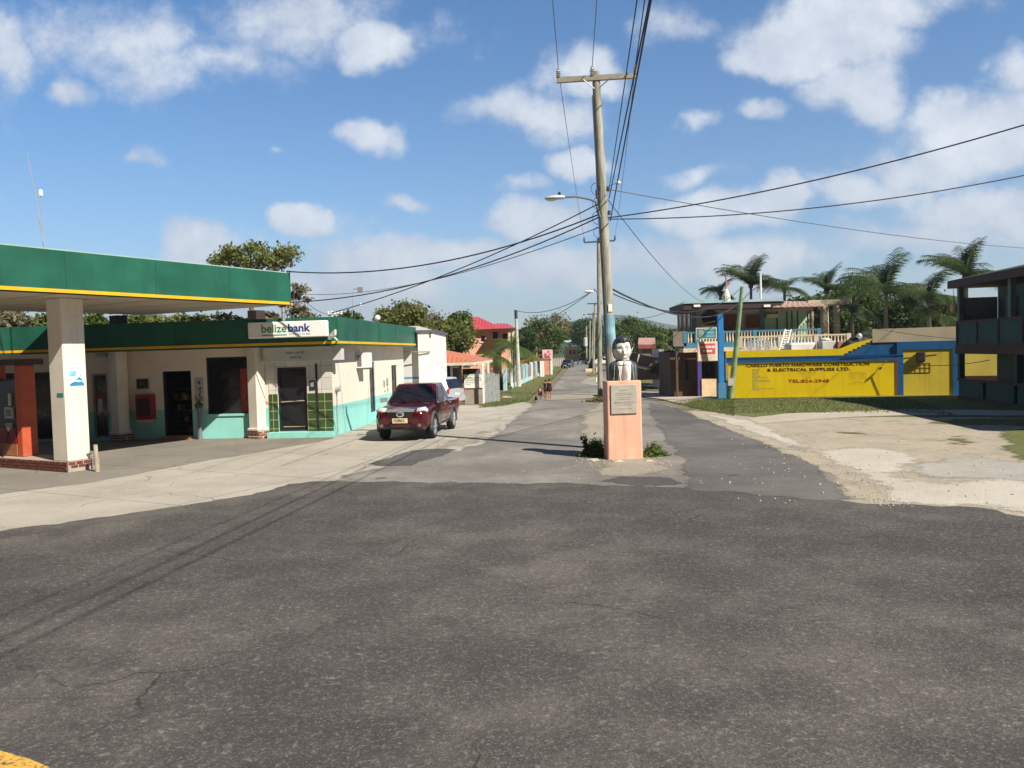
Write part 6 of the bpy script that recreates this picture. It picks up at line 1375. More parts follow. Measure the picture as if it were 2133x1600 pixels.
for i, (x, y, s, lb) in enumerate(((1236, 960, .12, 'pale broken concrete lump at the left foot of the pedestal'), (1288, 962, .10, 'flat pale stone in front of the pedestal base'), (1352, 961, .09, 'small stone at the right foot of the pedestal'), (1000, 838, .3, 'pale rock in the weeds below the painted notice wall'), (1056, 829, .32, 'flat tan rock on the grass left of the walkers'))):
    g = G(x, y); bm = bmesh.new(); bmesh.ops.create_icosphere(bm, subdivisions=2, radius=s); 
    for v in bm.verts: v.co = Vector((v.co.x * 1.5, v.co.y, v.co.z * .5)) * (1 + .25 * math.sin(v.co.x * 40 + i) * math.cos(v.co.y * 31))
    me = bpy.data.meshes.new('rock'); bm.to_mesh(me); bm.free(); me.materials.append(MC['stone']); o = bpy.data.objects.new('rock', me); COL.objects.link(o); o.location = g; tag(o, lb, 'rock', 'rocks on the ground')
# ------------------------------------------------------------------ utility poles and wires
wood = barkm('pole_wood', (.32, .31, .26)); wireM = paint('wire_dark', (.035, .04, .055), .6, .1, 3, 0, 0); wireL = paint('wire_grey', (.12, .14, .18), .6, .1, 3, 0, 0)
porc = paint('porcelain', (.50, .48, .46), .35, .1, 4, 0, .1)
bs = G(1283, 937); tp = at(1241, 150, bs.y + .2)
def pole_at(py):  # point of the main pole axis at photo row py
    t = (py - 937) / (150 - 937); return at(1283 + (1241 - 1283) * t, py, bs.y + .2 * t)
MP = thing('utility_pole', 'tall leaning wooden utility pole right behind the salmon pedestal statue', 'utility pole', tuple(bs), 'wooden utility poles along the street')
m = MB(); ps_ = [bs + Vector((0, 0, -.1))] + [pole_at(y) for y in (800, 650, 500, 350, 200)] + [tp]; m.tube(ps_, [.165, .155, .14, .13, .12, .105, .10], 16); m.build('pole', wood, MP, smooth=False)
m = MB(); a, b = pole_at(718), pole_at(657); m.tube([a, b], [.1515, .1465], 16, cap=False); m.build('painted_band', paint('pole_blue', (.22, .42, .52), .7, .4, 3, .2, .5, (.25, .24, .18), streak=True), MP)
m = MB(); q = pole_at(642) + Vector((.03, -.15, 0)); m.box(q.x - .05, q.x + .05, q.y - .01, q.y + .01, q.z - .1, q.z + .1); m.build('tag', whitep, MP)
yA = tp.y - .13; A, B = at(1160, 166, yA), at(1326, 157, yA); m = MB(); f = Frame(A, (B.x - A.x, 0)); m.prism([A + Vector((0, 0, .07)), B + Vector((0, 0, .07)), B + Vector((0, 0, -.055)), A + Vector((0, 0, -.07))], (0, .1, 0)); m.build('crossarm', paint('arm_wood', (.28, .25, .22), .8, .2, 3, .2, .3), MP)
m = MB(); m.tube([at(1215, 166, yA - .02), at(1238, 185, yA + .05)], .015, 5); m.build('brace', steel, MP); m = MB(); m.tube([at(1271, 163, yA - .02), at(1247, 184, yA + .05)], .015, 5); m.build('brace', steel, MP)
INS = []
for (x, y0, y1) in ((1163, 165, 144), (1233.5, 162, 139), (1324, 158, 134)):
    a, b = at(x, y0, yA + .03), at(x, y1, yA + .03); m = MB(); h = b.z - a.z; pr_ = [(.02, 0), (.02, h * .1)]
    for k in range(4): z = h * (.18 + k * .17); pr_ += [(.035, z), (.068, z + .01), (.06, z + h * .06), (.035, z + h * .09)]
    pr_ += [(.03, h * .9), (.045, h * .95), (.02, h)]; m.lathe(tuple(a), pr_, 12); m.build('insulator', porc, MP); INS.append(b)
for (y, s, z) in ((400, -1, 0), (414, -1, .05), (440, -1, 0), (452, 1, .1), (395, 1, 0), (500, -1, 0)):
    q = pole_at(y) + Vector((s * .15, -.06, z)); m = MB(); m.lathe(tuple(q), [(.02, -.06), (.045, -.03), (.03, 0), (.045, .03), (.02, .06)], 8); m.tube([pole_at(y), q], .012, 5); m.build('spool_insulator', paint('dark_porcelain', (.09, .08, .09)), MP)
rng = random.Random(4); m = MB()
for k in range(4):
    c = pole_at(395 + k * 30) + Vector((-.18, -.12, 0)); r = rng.uniform(.10, .2); m.tube([c + Vector((r * math.cos(t), .02 * math.sin(3 * t), r * 1.2 * math.sin(t))) for t in [j * .45 for j in range(12)]], .008, 4)
m.build('slack_wire', wireM, MP)
m = MB(); m.tube([pole_at(y) + Vector((-.135 + .0 * y, -.08, 0)) for y in (200, 400, 560, 700, 880)], .012, 5); m.build('earth_cable', wireM, MP)
# street lamp on the main pole
la = pole_at(450); SLP = thing('street_lamp', 'grey cobra head street lamp reaching left from the tall leaning pole', 'street lamp', tuple(la), 'street lamps on the poles')
yL = la.y - .55
m = MB(); m.tube([la + Vector((-.1, -.1, -.05)), at(1244, 432, la.y - .16), at(1240, 420, la.y - .2), at(1228, 415, la.y - .3), at(1200, 409.5, la.y - .45), at(1170, 411, yL)], [.028] * 6, 8); m.build('arm', paint('lamp_arm', (.16, .17, .19), .5), SLP)
a, b = at(1176, 411.5, yL), at(1134, 414, yL); ax = (b - a); m = MB(); rings = []
for u, w, h in ((0, .05, .05), (.12, .09, .065), (.45, .13, .075), (.7, .14, .06), (.92, .09, .035), (1, .03, .015)):
    c = a + ax * u; rings.append([c + Vector((0, w * math.cos(t), h * (math.sin(t) if math.sin(t) > 0 else math.sin(t) * .55))) for t in [2 * math.pi * k / 12 for k in range(12)]])
m.loft(rings); m.build('lamp_head', paint('lamp_grey2', (.55, .56, .58), .4), SLP, smooth=True)
m = MB(); c = a + ax * .25; m.lathe((c.x, c.y, c.z + .06), [(.035, 0), (.035, .07), (.02, .09)], 8); m.build('photocell', blackf, SLP)
m = MB(); c = a + ax * .66; m.ell((c.x, c.y, c.z - .03), (.15, .11, .045), 12, 6); m.build('lens', glossy('lens', (.7, .72, .75), .2), SLP)
# second pole and its lamp
P2 = G(1250, 824); t2 = at(1247, 497, P2.y)
def rough_pole(name, label, bs_, tp_, r0_, r1_, group='wooden utility poles along the street', mat=None):
    o = thing(name, label, 'utility pole', tuple(bs_), group); m = MB(); m.tube([bs_ + Vector((0, 0, -.1)), bs_.lerp(tp_, .5), tp_], [r0_, (r0_ + r1_) / 2, r1_], 12); m.build('pole', mat or wood, o); return o
o2 = rough_pole('utility_pole', 'second wooden pole rising from the brown weeds just left of the statue', P2, t2, .21, .16)
a, b = at(1217, 505, P2.y - .2), at(1281, 501, P2.y - .2); m = MB(); m.prism([a + Vector((0, 0, .06)), b + Vector((0, 0, .06)), b - Vector((0, 0, .06)), a - Vector((0, 0, .06))], (0, .12, 0)); m.build('crossarm', paint('arm_dark', (.08, .08, .09)), o2)
IN2 = []
for q in (a, b): m = MB(); m.lathe((q.x, q.y, q.z + .05), [(.05, 0), (.09, .05), (.05, .1), (.09, .16), (.05, .22), (.06, .34)], 8); m.build('insulator', MC['dark_porcelain'], o2); IN2.append(q + Vector((0, 0, .4)))
IN2.insert(1, t2 + Vector((0, 0, .2)))
s2 = thing('street_lamp', 'small pale street lamp on the second pole above the far trees', 'street lamp', tuple(at(1245, 607, P2.y)), 'street lamps on the poles')
m = MB(); m.tube([at(1247, 622, P2.y - .1), at(1243, 606, P2.y - .15), at(1236, 604.5, P2.y - .2)], .05, 6); m.build('arm', MC['lamp_arm'], s2)
m = MB(); a = at(1227, 607.5, P2.y - .2); m.ell(a, (.42, .2, .12), 12, 6); m.build('lamp_head', paint('lamp_white', (.75, .76, .76), .4), s2)
P3 = G(1236, 779); o3 = rough_pole('utility_pole', 'third utility pole with a thin crossarm above the median planter', P3, at(1239, 631, P3.y), .16, .11)
a, b = at(1223, 633, P3.y), at(1254, 633, P3.y); m = MB(); m.box(a.x, b.x, P3.y - .25, P3.y - .1, a.z - .08, a.z + .08); m.build('crossarm', MC['arm_dark'], o3)
P4 = G(1232, 768); o4 = rough_pole('utility_pole', 'fourth utility pole with crossarm just below the third pole crossarm', P4, at(1236, 650, P4.y), .18, .12)
a, b = at(1223, 655, P4.y), at(1251, 656, P4.y); m = MB(); m.box(a.x, b.x, P4.y - .25, P4.y - .1, a.z - .1, a.z + .1); m.build('crossarm', MC['arm_dark'], o4)
P5 = G(1222, 760); o5 = rough_pole('utility_pole', 'distant pole carrying a pale transformer drum', P5, at(1221, 679, P5.y), .2, .15)
m = MB(); q = at(1219.5, 712, P5.y - .6); m.lathe((q.x, q.y, q.z - 1.0), [(.3, 0), (.42, .1), (.42, 1.7), (.3, 1.85)], 10); m.build('transformer', paint('transformer', (.55, .57, .6), .5), o5)
P6 = G(1228, 762); rough_pole('utility_pole', 'thin distant pole right of the transformer pole', P6, at(1229, 668, P6.y), .18, .13)
# slim concrete pole beside the left fence
a, b = G(1081, 806), at(1074.5, 646, 84.5)
b = at(1074.5, 646, a.y); LPole = rough_pole('concrete_pole', 'slim pale leaning pole in front of the grey street fence', a, b, .26, .13, None, paint('pale_pole', (.52, .54, .46), .8, .2, 2, .2, .4, (.2, .2, .16), streak=True))
m = MB(); m.tube([b - Vector((0, 0, .9)), b], .17, 8); m.build('dark_cap', paint('cap_dark', (.05, .05, .06)), LPole)
GW_ = 'overhead wires'
def wire(label, A, B, sag=0, r=.014, mat=None, n=22):
    A, B = Vector(A), Vector(B); pts = []
    for k in range(n + 1): t = k / n; p = A.lerp(B, t); p.z -= sag * 4 * t * (1 - t); pts.append(p)
    o = MB().tube(pts, r, 5).build('power_line', mat or wireM); tag(o, label, 'wire', GW_)
def beyond(A, px, py, ext, z=None):         # level wire from A through photo point, continued over the camera
    P = atz(px, py, z if z is not None else A.z); return A + (P - A) * ext
wire('thin wire from the left insulator up over the street', INS[0], beyond(INS[0], 1151, 0, 2.6, INS[0].z + .1), .0, .010, wireL)
wire('thin wire from the middle insulator up over the street', INS[1], beyond(INS[1], 1243, 0, 2.6, INS[1].z + .1), .0, .010, wireL)
wire('wire from the right insulator up over the street', INS[2], beyond(INS[2], 1343, 0, 2.6, INS[2].z + .1), .0, .014)
wire('thin wire from the left insulator to the second pole', INS[0], IN2[0], .35, .010, wireL); wire('thin wire from the middle insulator to the second pole', INS[1], IN2[1], .35, .010, wireL); wire('thin wire from the right insulator to the second pole', INS[2], IN2[2], .35, .010, wireL)
A = pole_at(462) + Vector((.16, -.1, 0)); wire('thick dark cable sweeping up right of the pole over the street', A, beyond(A, 1356, 0, 2.4, A.z + .8), .0, .014)
A = pole_at(402) + Vector((.16, -.1, 0)); wire('dark cable just left of the thick cable over the street', A, beyond(A, 1327, 0, 2.4, A.z + .8), .0, .010)
A2 = pole_at(415) + Vector((.16, -.1, 0)); wire('third cable crossing the crossarm tip over the street', A2, beyond(A2, 1345, 40, 2.4, A2.z + .7), .0, .014)
ZC = zt1 + .06; CC = FC.pt(-.1, ZC, -.05)
wire('cable from the tall pole to the corner of the petrol canopy', pole_at(443), CC, .55, .020); wire('cable from the street lamp bracket down to the roof bracket', pole_at(420), BRK + Vector((0, 0, .1)), .25, .016); wire('second cable from the pole toward the canopy corner', pole_at(448), FC.pt(-.1, ZS + .1, -.1), .5, .018)
wire('third lower cable from the pole to the shop roof', pole_at(470), at(620, 612, 40), .6, .013, wireL)
wire('short sagging cable from the canopy to the roof bracket', FC.pt(-.1, ZS + .9, -.1), BRK + Vector((-.1, 0, .05)), .25, .010, wireL)
A = pole_at(455); wire('long cable rising right across the sky to the frame edge', A, at(2260, 222, 16), .25, .016); wire('lower long cable to the right frame edge', A + Vector((0, 0, -.02)), at(2260, 338, 20), .35, .015)
wire('faint thin wire sloping right behind the two long cables', pole_at(392), at(2200, 520, 45), .3, .014, wireL); wire('thin service wire down to the dark roof', pole_at(400), at(1470, 632, 55), .5, .014, wireL)
wire('thick sagging cable to the two storey building', pole_at(597), at(1560, 610, 55), 1.2, .026); wire('cable under the thick sagging cable to the leaning green pole', pole_at(607), POLE_G, .9, .016)
wire('low wire from the second pole to the dark eave', at(1252, 655, P2.y), at(1395, 648, 60), .5, .02, wireL); wire('wire from the second pole to the slim pale pole', at(1240, 602, P2.y), LPole.location + Vector((-.3, 0, b.z - LPole.location.z)), .9, .03, wireL)
wire('far wire from the second pole to the left houses', at(1232, 608, P2.y), at(1030, 690, 96), 1.0, .03, wireL)
wire('black cable looping across the yellow wall panels', YW.pt(ys(1850), yz(1850, 752), .25), at(2062, 750, 38.5), .25, .018); wire('thin cable along the beige block wall', at(1818, 684, 41.4), at(1990, 706, 40), .05, .014)
# antennas and small roof things
def mast(label, px, y0, y1, Y, r=.02, head=None):
    a, b = at(px[0], y0, Y), at(px[1], y1, Y); o = thing('antenna', label, 'antenna', tuple(a), 'antennas'); m = MB(); m.tube([a, b], [r, r * .6], 6); m.build('mast', paint('mast_grey', (.30, .32, .36)), o)
    if head: m = MB(); m.tube([b, b + Vector((0, 0, head))], r * 3.2, 8); m.build('head', whitep, o)
    return o
mast('long thin radio mast leaning left above the petrol canopy', (93, 56), 515, 318, 24, .018); mast('short mast with a white tip above the petrol canopy', (91, 85), 515, 408, 24.4, .018, .18)
o = mast('roof antenna with bent arm and grey box behind the bank roof', (733, 736), 660, 602, 36, .02)
m = MB(); m.tube([at(736, 602, 36), at(750, 602, 36)], .02, 5); q = at(751, 603, 36); m.box(q.x - .12, q.x + .08, 35.9, 36.1, q.z - .12, q.z + .1); m.build('box', steel, o)
mast('thin white tipped antenna behind the bank roof', (751, 751), 660, 637, 36, .015, .12)
q = RW.pt(5.6, zf1, ORt - .3); t_ = thing('roof_lamp', 'small round white lamp on top of the green side roof edge', 'lamp', tuple(q)); m = MB(); m.ell(q + Vector((0, 0, .22)), (.12, .12, .12), 12, 8); m.build('globe', whitep, t_); m = MB(); m.tube([q - Vector((0, 0, .1)), q + Vector((0, 0, .15))], .03, 6); m.build('stem', steel, t_)
q = at(1278, 386, bs.y + 1.2); 
q = pole_at(388) + Vector((.42, -.1, .06)); t_ = thing('pole_lamp', 'tiny white lamp on a wire bracket right of the tall pole', 'lamp', tuple(q)); m = MB(); m.ell(q, (.07, .05, .05), 10, 6); m.build('bulb', whitep, t_); m = MB(); m.tube([q, pole_at(392)], .008, 4); m.build('bracket', wireM, t_)

# ------------------------------------------------------------------ houses, fences and signs on the left of the street
A = at(987, 753, 50); ze = A.z; U = Vector((-1, .06, 0)).normalized(); C = Vector((at(1026, 748, 62).x, 62, ze)); D = A + U * 16; E = C + U * 19
OH = thing('orange_roof_house', 'low house with an orange metal hip roof and an open dark porch', 'house', (A.x, A.y, zt(50)))
R1 = Vector((-11.6, 58, ze + 2.35)); R2 = R1 + U * 4
orm = MT('orange_roof'); s = orm.node('ShaderNodeSeparateXYZ'); orm.l.new(orm.pos, s.inputs[0]); wv_ = orm.math('SINE', orm.math('MULTIPLY', s.outputs[0], 22)); orm.col(orm.mix(orm.rng(orm.noise(.8, 5), .35, .7), (.50, .15, .075), (.58, .20, .10))); orm.set(.55); orm.bump(wv_, .4, .03)
m = MB(); m.add([A, C, E, D, R1, R2], [(0, 1, 4), (1, 2, 5, 4), (3, 0, 4, 5), (2, 3, 5)]); ro = m.build('roof', orm.m, OH); bake(ro, [('SOLIDIFY', dict(thickness=.06))])
m = MB(); m.prism([A + Vector((0, -.02, -.04)), D + Vector((0, -.02, -.04)), D + Vector((0, -.02, -.22)), A + Vector((0, -.02, -.22))], (0, .1, 0)); m.prism([A + Vector((0, 0, -.04)), C + Vector((0, 0, -.04)), C + Vector((0, 0, -.22)), A + Vector((0, 0, -.22))], (-.1, 0, 0)); m.build('fascia', paint('cream_fascia', (.66, .62, .50)), OH)
m = MB(); m.add([p + Vector((0, 0, -.2)) for p in (A, C, E, D)], [(0, 1, 2, 3)]); m.build('ceiling', paint('porch_ceiling', (.3, .28, .26)), OH)
m = MB(); m.box(A.x - 16, A.x - 1.5, 56, 56.2, zt(56) - .3, ze - .1); m.box(A.x - 1.7, A.x - 1.5, 52.5, 62, zt(60) - .3, ze - .1); m.build('wall', paint('porch_wall', (.20, .18, .17), .8, .2, 1, .1, .3), OH)
for (x, Y) in ((1006, 54), (1006, 51.5), (940, 51), (1017, 58)): q = at(x, 760, Y); m = MB(); m.box(q.x - .07, q.x + .07, Y - .07, Y + .07, zt(Y) - .2, ze - .2); m.build('post', whitep, OH)
for x in (948, 972): q = at(x, 764, 51.5); m = MB(); m.ell(q, (.28, .2, .09), 10, 6); m.build('porch_lamp', paint('lamp_cream', (.65, .62, .5)), OH)
for k, x in enumerate((984, 995, 1010)): q = at(x, 762, 52.5); m = MB(); m.prism([q + Vector((-.12, 0, 0)), q + Vector((.12, 0, 0)), q + Vector((0, 0, .3))], (0, .05, 0)); m.build('bracket', MC['lamp_cream'], OH)
rc = random.Random(2)
for k, c in enumerate(((.3, .28, .14), (.16, .1, .16), (.24, .16, .12), (.12, .12, .2))):
    q = at(968 + k * 9, 768, 55); o = tag(MB().hexa([q + Vector(v) for v in ((-.2, 0, -1), (.2, 0, -1), (.2, .08, -1), (-.2, .08, -1), (-.16, 0, 0), (.16, 0, 0), (.16, .06, 0), (-.16, .06, 0))]).build('laundry', paint('cloth%d' % k, c, .8, .2, 4, 0, .1)), ['yellowish cloth', 'mauve cloth', 'brownish cloth', 'dark bluish cloth'][k] + ' hanging on the line in the dark porch', 'laundry', 'laundry in the porch')
# notice wall
wS = Frame(at(968, 838, 52), (1, -.02)); wS.N = Vector((0, -1, 0)); 
x0, x1 = wS.hit(968, 820)[0], wS.hit(1009, 820)[0]; zA, zB, zC = wS.hit(990, 808)[1], wS.hit(990, 780)[1], wS.hit(990, 842)[1]
t_ = thing('notice_wall', 'stained concrete wall end under the white notice board', 'wall', tuple(wS.pt(x0, zC, 0))); m = MB(); m.fb(wS, x0, x1, -.4, 0, zC - .3, zB + .02); m.build('wall', paint('stained_wall', (.34, .29, .25), .85, .15, 1.5, .2, .5, (.16, .1, .08), streak=True), t_)
t_ = thing('notice_board', 'white notice board with grey lettering on the concrete wall end', 'sign', tuple(wS.pt(x0, zA, .05))); m = MB(); m.bev(wS, x0 - .02, x1, .003, .06, zA, zB, .01); m.build('board', whitep, t_)
m = MB(); w = x1 - x0; h = zB - zA
for i, (tx, v, ww, hh) in enumerate((('UMBRELLA PARKS', .70, .8, .12), ('LOCATION OFFICES', .52, .8, .12), ('KEEP THIS AREA CLEAN', .36, .62, .07), ('THANKS', .22, .25, .06))): put_text(m, tx, wS.pt(x0 + w * .08, zA + h * v, .063), wS.U, (0, 0, 1), w=w * ww, h=h * hh, bold=.02)
m.build('lettering', paint('grey_letters', (.26, .33, .28)), t_)
m = MB(); 
for z in (zA, zB - .05): m.fb(wS, x0 - .05, x1 + .03, .06, .075, z, z + .05)
m.build('moulding', whitep, t_)
# grey plank fence
a, b = at(1010, 838, 52.3), at(1041, 832, 58.5); pf = Frame(a, (b.x - a.x, b.y - a.y)); t_ = thing('plank_fence', 'weathered grey vertical plank fence right of the notice wall', 'fence', (a.x, a.y, zt(a.y)))
ln_ = (b - a).to_2d().length; n = 17; plm = paint('grey_planks', (.30, .32, .31), .85, .25, 3, .3, .4, (.16, .16, .15), streak=True); rr = random.Random(6)
for i in range(n):
    u = (i + .5) / n; m = MB(); hgt = rr.uniform(1.95, 2.15) - .1 * u; z0 = zt(a.y + (b.y - a.y) * u); d = rr.uniform(0, .03); m.fb(pf, u * ln_ - .19, u * ln_ + .17, -.03 + d, d, z0 - .1, z0 + hgt); m.build('plank', plm, t_)
m = MB(); m.fb(pf, 0, ln_, -.08, -.035, zt(55) + 1.5, zt(55) + 1.6); m.build('rail', plm, t_)
# long street fence: grey sheet panels between blue and white posts
fa, fb_ = G(1050, 814), G(1124, 783); ff = Frame(fa, (fb_.x - fa.x, fb_.y - fa.y)); FL = (fb_ - fa).length; ff.N = Vector((ff.U.y, -ff.U.x, 0))
t_ = thing('street_fence', 'long grey panel fence with pale blue base and posts along the verge', 'fence', tuple(fa)); fbp = paint('fence_blue', (.42, .62, .66), .7, .1, 1, .1, .2); fgr = paint('fence_grey', (.24, .23, .25), .7, .12, 1.2, .1, .3, streak=True)
pxs = [1053, 1065, 1078, 1091, 1097, 1108, 1117, 1124]; ss = [max(0, ff.hit(x, 795)[0]) for x in pxs]
for i, s in enumerate(ss):
    z0 = zt((ff.O + ff.U * s).y); w = .28; m = MB(); m.fb(ff, s - w, s + w, -.2, .12, z0 - .1, z0 + 2.15); m.build('post', whitep if i in (1, 5, 7) else fbp, t_)
    if i + 1 < len(ss):
        e = ss[i + 1]; z1 = zt((ff.O + ff.U * e).y); m = MB(); m.prism([ff.pt(s + w, z0 - .2, .05), ff.pt(e - w, z1 - .2, .05), ff.pt(e - w, z1 + .42, .05), ff.pt(s + w, z0 + .42, .05)], -ff.N * .2); m.build('base', fbp, t_)
        m = MB(); k = max(2, int((e - s) / .5)); 
        m.prism([ff.pt(s + w, z0 + .42, -.02), ff.pt(e - w, z1 + .42, -.02), ff.pt(e - w, z1 + 1.95, -.02), ff.pt(s + w, z0 + 1.95, -.02)], -ff.N * .05); m.build('panel', fgr, t_)
# pink sign gate
Yp = 112; t_ = thing('pink_sign', 'pink and white painted sign board on salmon gate pillars', 'sign', tuple(at(1138, 772, Yp)))
a, b = at(1130, 745, Yp), at(1151, 728, Yp); m = MB(); m.box(a.x, b.x, Yp, Yp + .3, a.z, b.z); m.build('board', paint('pink_board', (.72, .42, .48), .6, .3, .9, 0, .1), t_)
m = MB(); w = b.x - a.x; h = b.z - a.z; rr = random.Random(3)
for k in range(7): x = a.x + rr.uniform(.1, .85) * w; z = a.z + rr.uniform(.1, .8) * h; m.ell((x, Yp - .01, z), (rr.uniform(.08, .25), .02, rr.uniform(.06, .18)), 8, 5)
m.build('marks', paint('crimson', (.42, .06, .12)), t_)
a, b = at(1132, 770, Yp - .5), at(1144, 746, Yp - .5); m = MB(); m.box(a.x, b.x, Yp - .5, Yp + .3, zt(Yp) - .2, b.z); m.build('pillar', paint('salmon_pillar', (.62, .28, .18)), t_)
for x in (1148.5, 1127, 1131): q = at(x, 760, Yp - (.2 if x > 1140 else 6)); m = MB(); m.box(q.x - .14, q.x + .14, q.y - .14, q.y + .14, zt(q.y) - .2, at(x, 745 if x > 1140 else 752, q.y).z); m.build('white_post', whitep, t_)
a, b = at(1117, 752, Yp - 3), at(1148, 749, Yp - 3); m = MB(); m.box(a.x, b.x, Yp - 4, Yp - 2, a.z, a.z + .25); m.build('lintel', paint('lintel_brown', (.2, .12, .12)), t_)
# pink house
Yh = 98; PH = thing('pink_house', 'two storey pink house with a crimson metal hip roof', 'house', tuple(at(1020, 760, Yh)))
rp = MT('crimson_roof'); s = rp.node('ShaderNodeSeparateXYZ'); rp.l.new(rp.pos, s.inputs[0]); rp.col(rp.mix(rp.rng(rp.noise(.4, 4), .35, .7), (.42, .055, .065), (.50, .09, .08))); rp.set(.5); rp.bump(rp.math('SINE', rp.math('MULTIPLY', s.outputs[0], 16)), .4, .04)
e0, e1 = at(938, 688, Yh), at(1050, 684.5, Yh); zE_ = (e0.z + e1.z) / 2; r0_, r1_ = at(972, 660, Yh + 5), at(996, 660, Yh + 5)
q = [Vector((e0.x, Yh, zE_)), Vector((e1.x, Yh, zE_)), Vector((e1.x, Yh + 11, zE_)), Vector((e0.x, Yh + 11, zE_)), r0_, r1_]
m = MB(); m.add(q, [(0, 1, 5, 4), (1, 2, 5), (2, 3, 4, 5), (3, 0, 4), (0, 3, 2, 1)]); m.build('roof', rp.m, PH)
e2, e3 = at(1028, 686, Yh - 1.5), at(1074, 683.5, Yh - 1.5); w0, w1 = at(1032, 673.5, Yh + 4), at(1056, 673.5, Yh + 4)
q = [Vector((e2.x, Yh - 1.5, zE_ - .02)), Vector((e3.x, Yh - 1.5, zE_ - .02)), Vector((e3.x, Yh + 9, zE_ - .02)), Vector((e2.x, Yh + 9, zE_ - .02)), w0, w1]
m = MB(); m.add(q, [(0, 1, 5, 4), (1, 2, 5), (2, 3, 4, 5), (3, 0, 4), (0, 3, 2, 1)]); m.build('roof', rp.m, PH)
m = MB(); m.box(e0.x + .8, e3.x - .9, Yh + .8, Yh + 10, zt(Yh) - .3, zE_); m.build('wall', paint('pink_wall', (.85, .42, .30), .75, .1, .8, .1, .2), PH)
for x0, x1, y0, y1 in ((1027, 1037, 692, 706), (1003, 1010, 700, 712), (1048, 1056, 695, 715)): a, b = at(x0, y1, Yh + .8), at(x1, y0, Yh + .8); m = MB(); m.box(a.x, b.x, Yh + .74, Yh + .8, a.z, b.z); wdo = m.build('window', dglass, PH); m = MB(); m.box(a.x - .12, b.x + .12, Yh + .70, Yh + .79, a.z - .14, a.z); m.build('sill', whitep, wdo)
for x in (1061, 1069): a = at(x, 700, Yh - 1); m = MB(); m.box(a.x - .14, a.x + .14, Yh - 1.1, Yh - .8, zt(Yh), zE_ - .03); m.build('column', paint('column_cream', (.72, .6, .45)), PH)
# small brick house between palms and big tree
a, b = at(1090, 728, 128), at(1108, 708, 128); t_ = thing('brick_house', 'small reddish brown house half hidden by palms and the dead palm', 'house', tuple(a)); m = MB(); m.box(a.x, b.x, 128, 134, zt(128) - .2, b.z - .4); m.build('wall', paint('redbrown', (.30, .12, .07)), t_); m = MB(); m.box(a.x - .3, b.x + .3, 127.5, 134.5, b.z - .4, b.z); m.build('roof', paint('redroof', (.36, .11, .06)), t_)
m = MB(); m.box(a.x + .4, b.x - .3, 127.9, 127.98, a.z + .3, b.z - .8); m.build('window', darkm, t_)
# far yellow house
Y9 = 235; a, b = at(1180, 752, Y9), at(1207, 722, Y9); t_ = thing('yellow_house', 'far pale yellow house with a mint green roof at the end of the street', 'house', tuple(a)); m = MB(); m.box(a.x, b.x, Y9, Y9 + 9, zt(Y9) - .3, b.z); m.build('wall', paint('far_yellow', (.55, .42, .22)), t_)
c, d = at(1184, 719, Y9 - 1.5), at(1208, 711, Y9 + 8); m = MB(); m.add([(c.x, Y9 - 1.5, c.z), (d.x, Y9 - 1.5, c.z), (d.x, Y9 + 8, d.z), (c.x - 1, Y9 + 8, d.z), (c.x, Y9 - 1.5, c.z + .4), (d.x, Y9 - 1.5, c.z + .4), (d.x, Y9 + 8, d.z + .4), (c.x - 1, Y9 + 8, d.z + .4)], [(0, 1, 2, 3), (4, 5, 6, 7), (0, 1, 5, 4), (1, 2, 6, 5), (2, 3, 7, 6), (3, 0, 4, 7)]); m.build('roof', paint('mint_roof', (.42, .58, .45)), t_)
for x in (1186, 1194, 1202): a = at(x, 738, Y9); m = MB(); m.box(a.x, a.x + .7, Y9 - .08, Y9 - .01, a.z, a.z + 1.2); m.build('window', darkm, t_)
# far post fence on the left
a, b = G(1154, 764), G(1176, 763); t_ = thing('post_fence', 'low fence of pale posts with dim panels before the dark parked car', 'fence', tuple(a)); 
for k in range(6): q = a.lerp(b, k / 5); m = MB(); m.box(q.x - .12, q.x + .12, q.y - .12, q.y + .12, zt(q.y) - .2, zt(q.y) + 1.5); m.build('post', paint('post_pale', (.48, .44, .38)), t_)
m = MB(); m.prism([a + Vector((0, .1, .1)), b + Vector((0, .1, .1)), b + Vector((0, .1, 1.15)), a + Vector((0, .1, 1.15))], (0, .06, 0)); m.build('panel', paint('panel_dim', (.24, .22, .18)), t_)
# median planter and marker post
g = G(1231, 776); t_ = thing('planter', 'cream and yellow concrete planter block on the street median', 'planter', tuple(g)); m = MB(); f = Frame(g, (1, 0)); f.N = Vector((0, -1, 0)); m.bev(f, -.85, .35, -.6, .0, g.z, g.z + .55, .06); m.bev(f, .7, 1.05, -.4, 0, g.z, g.z + .7, .04); m.build('block', paint('planter_cream', (.66, .55, .38)), t_)
m = MB(); m.fb(f, -.8, .3, .002, .02, g.z + .05, g.z + .2); m.build('stripe', paint('planter_yellow', (.6, .42, .06)), t_)
g = G(1242, 796); t_ = thing('marker_post', 'small white marker post left of the second utility pole', 'post', tuple(g)); m = MB(); m.tube([g, g + Vector((0, 0, .62))], .09, 8); m.build('post', whitep, t_); m = MB(); m.tube([g + Vector((0, 0, .55)), g + Vector((0, 0, .63))], .095, 8); m.build('cap', paint('cap_red', (.4, .1, .08)), t_)
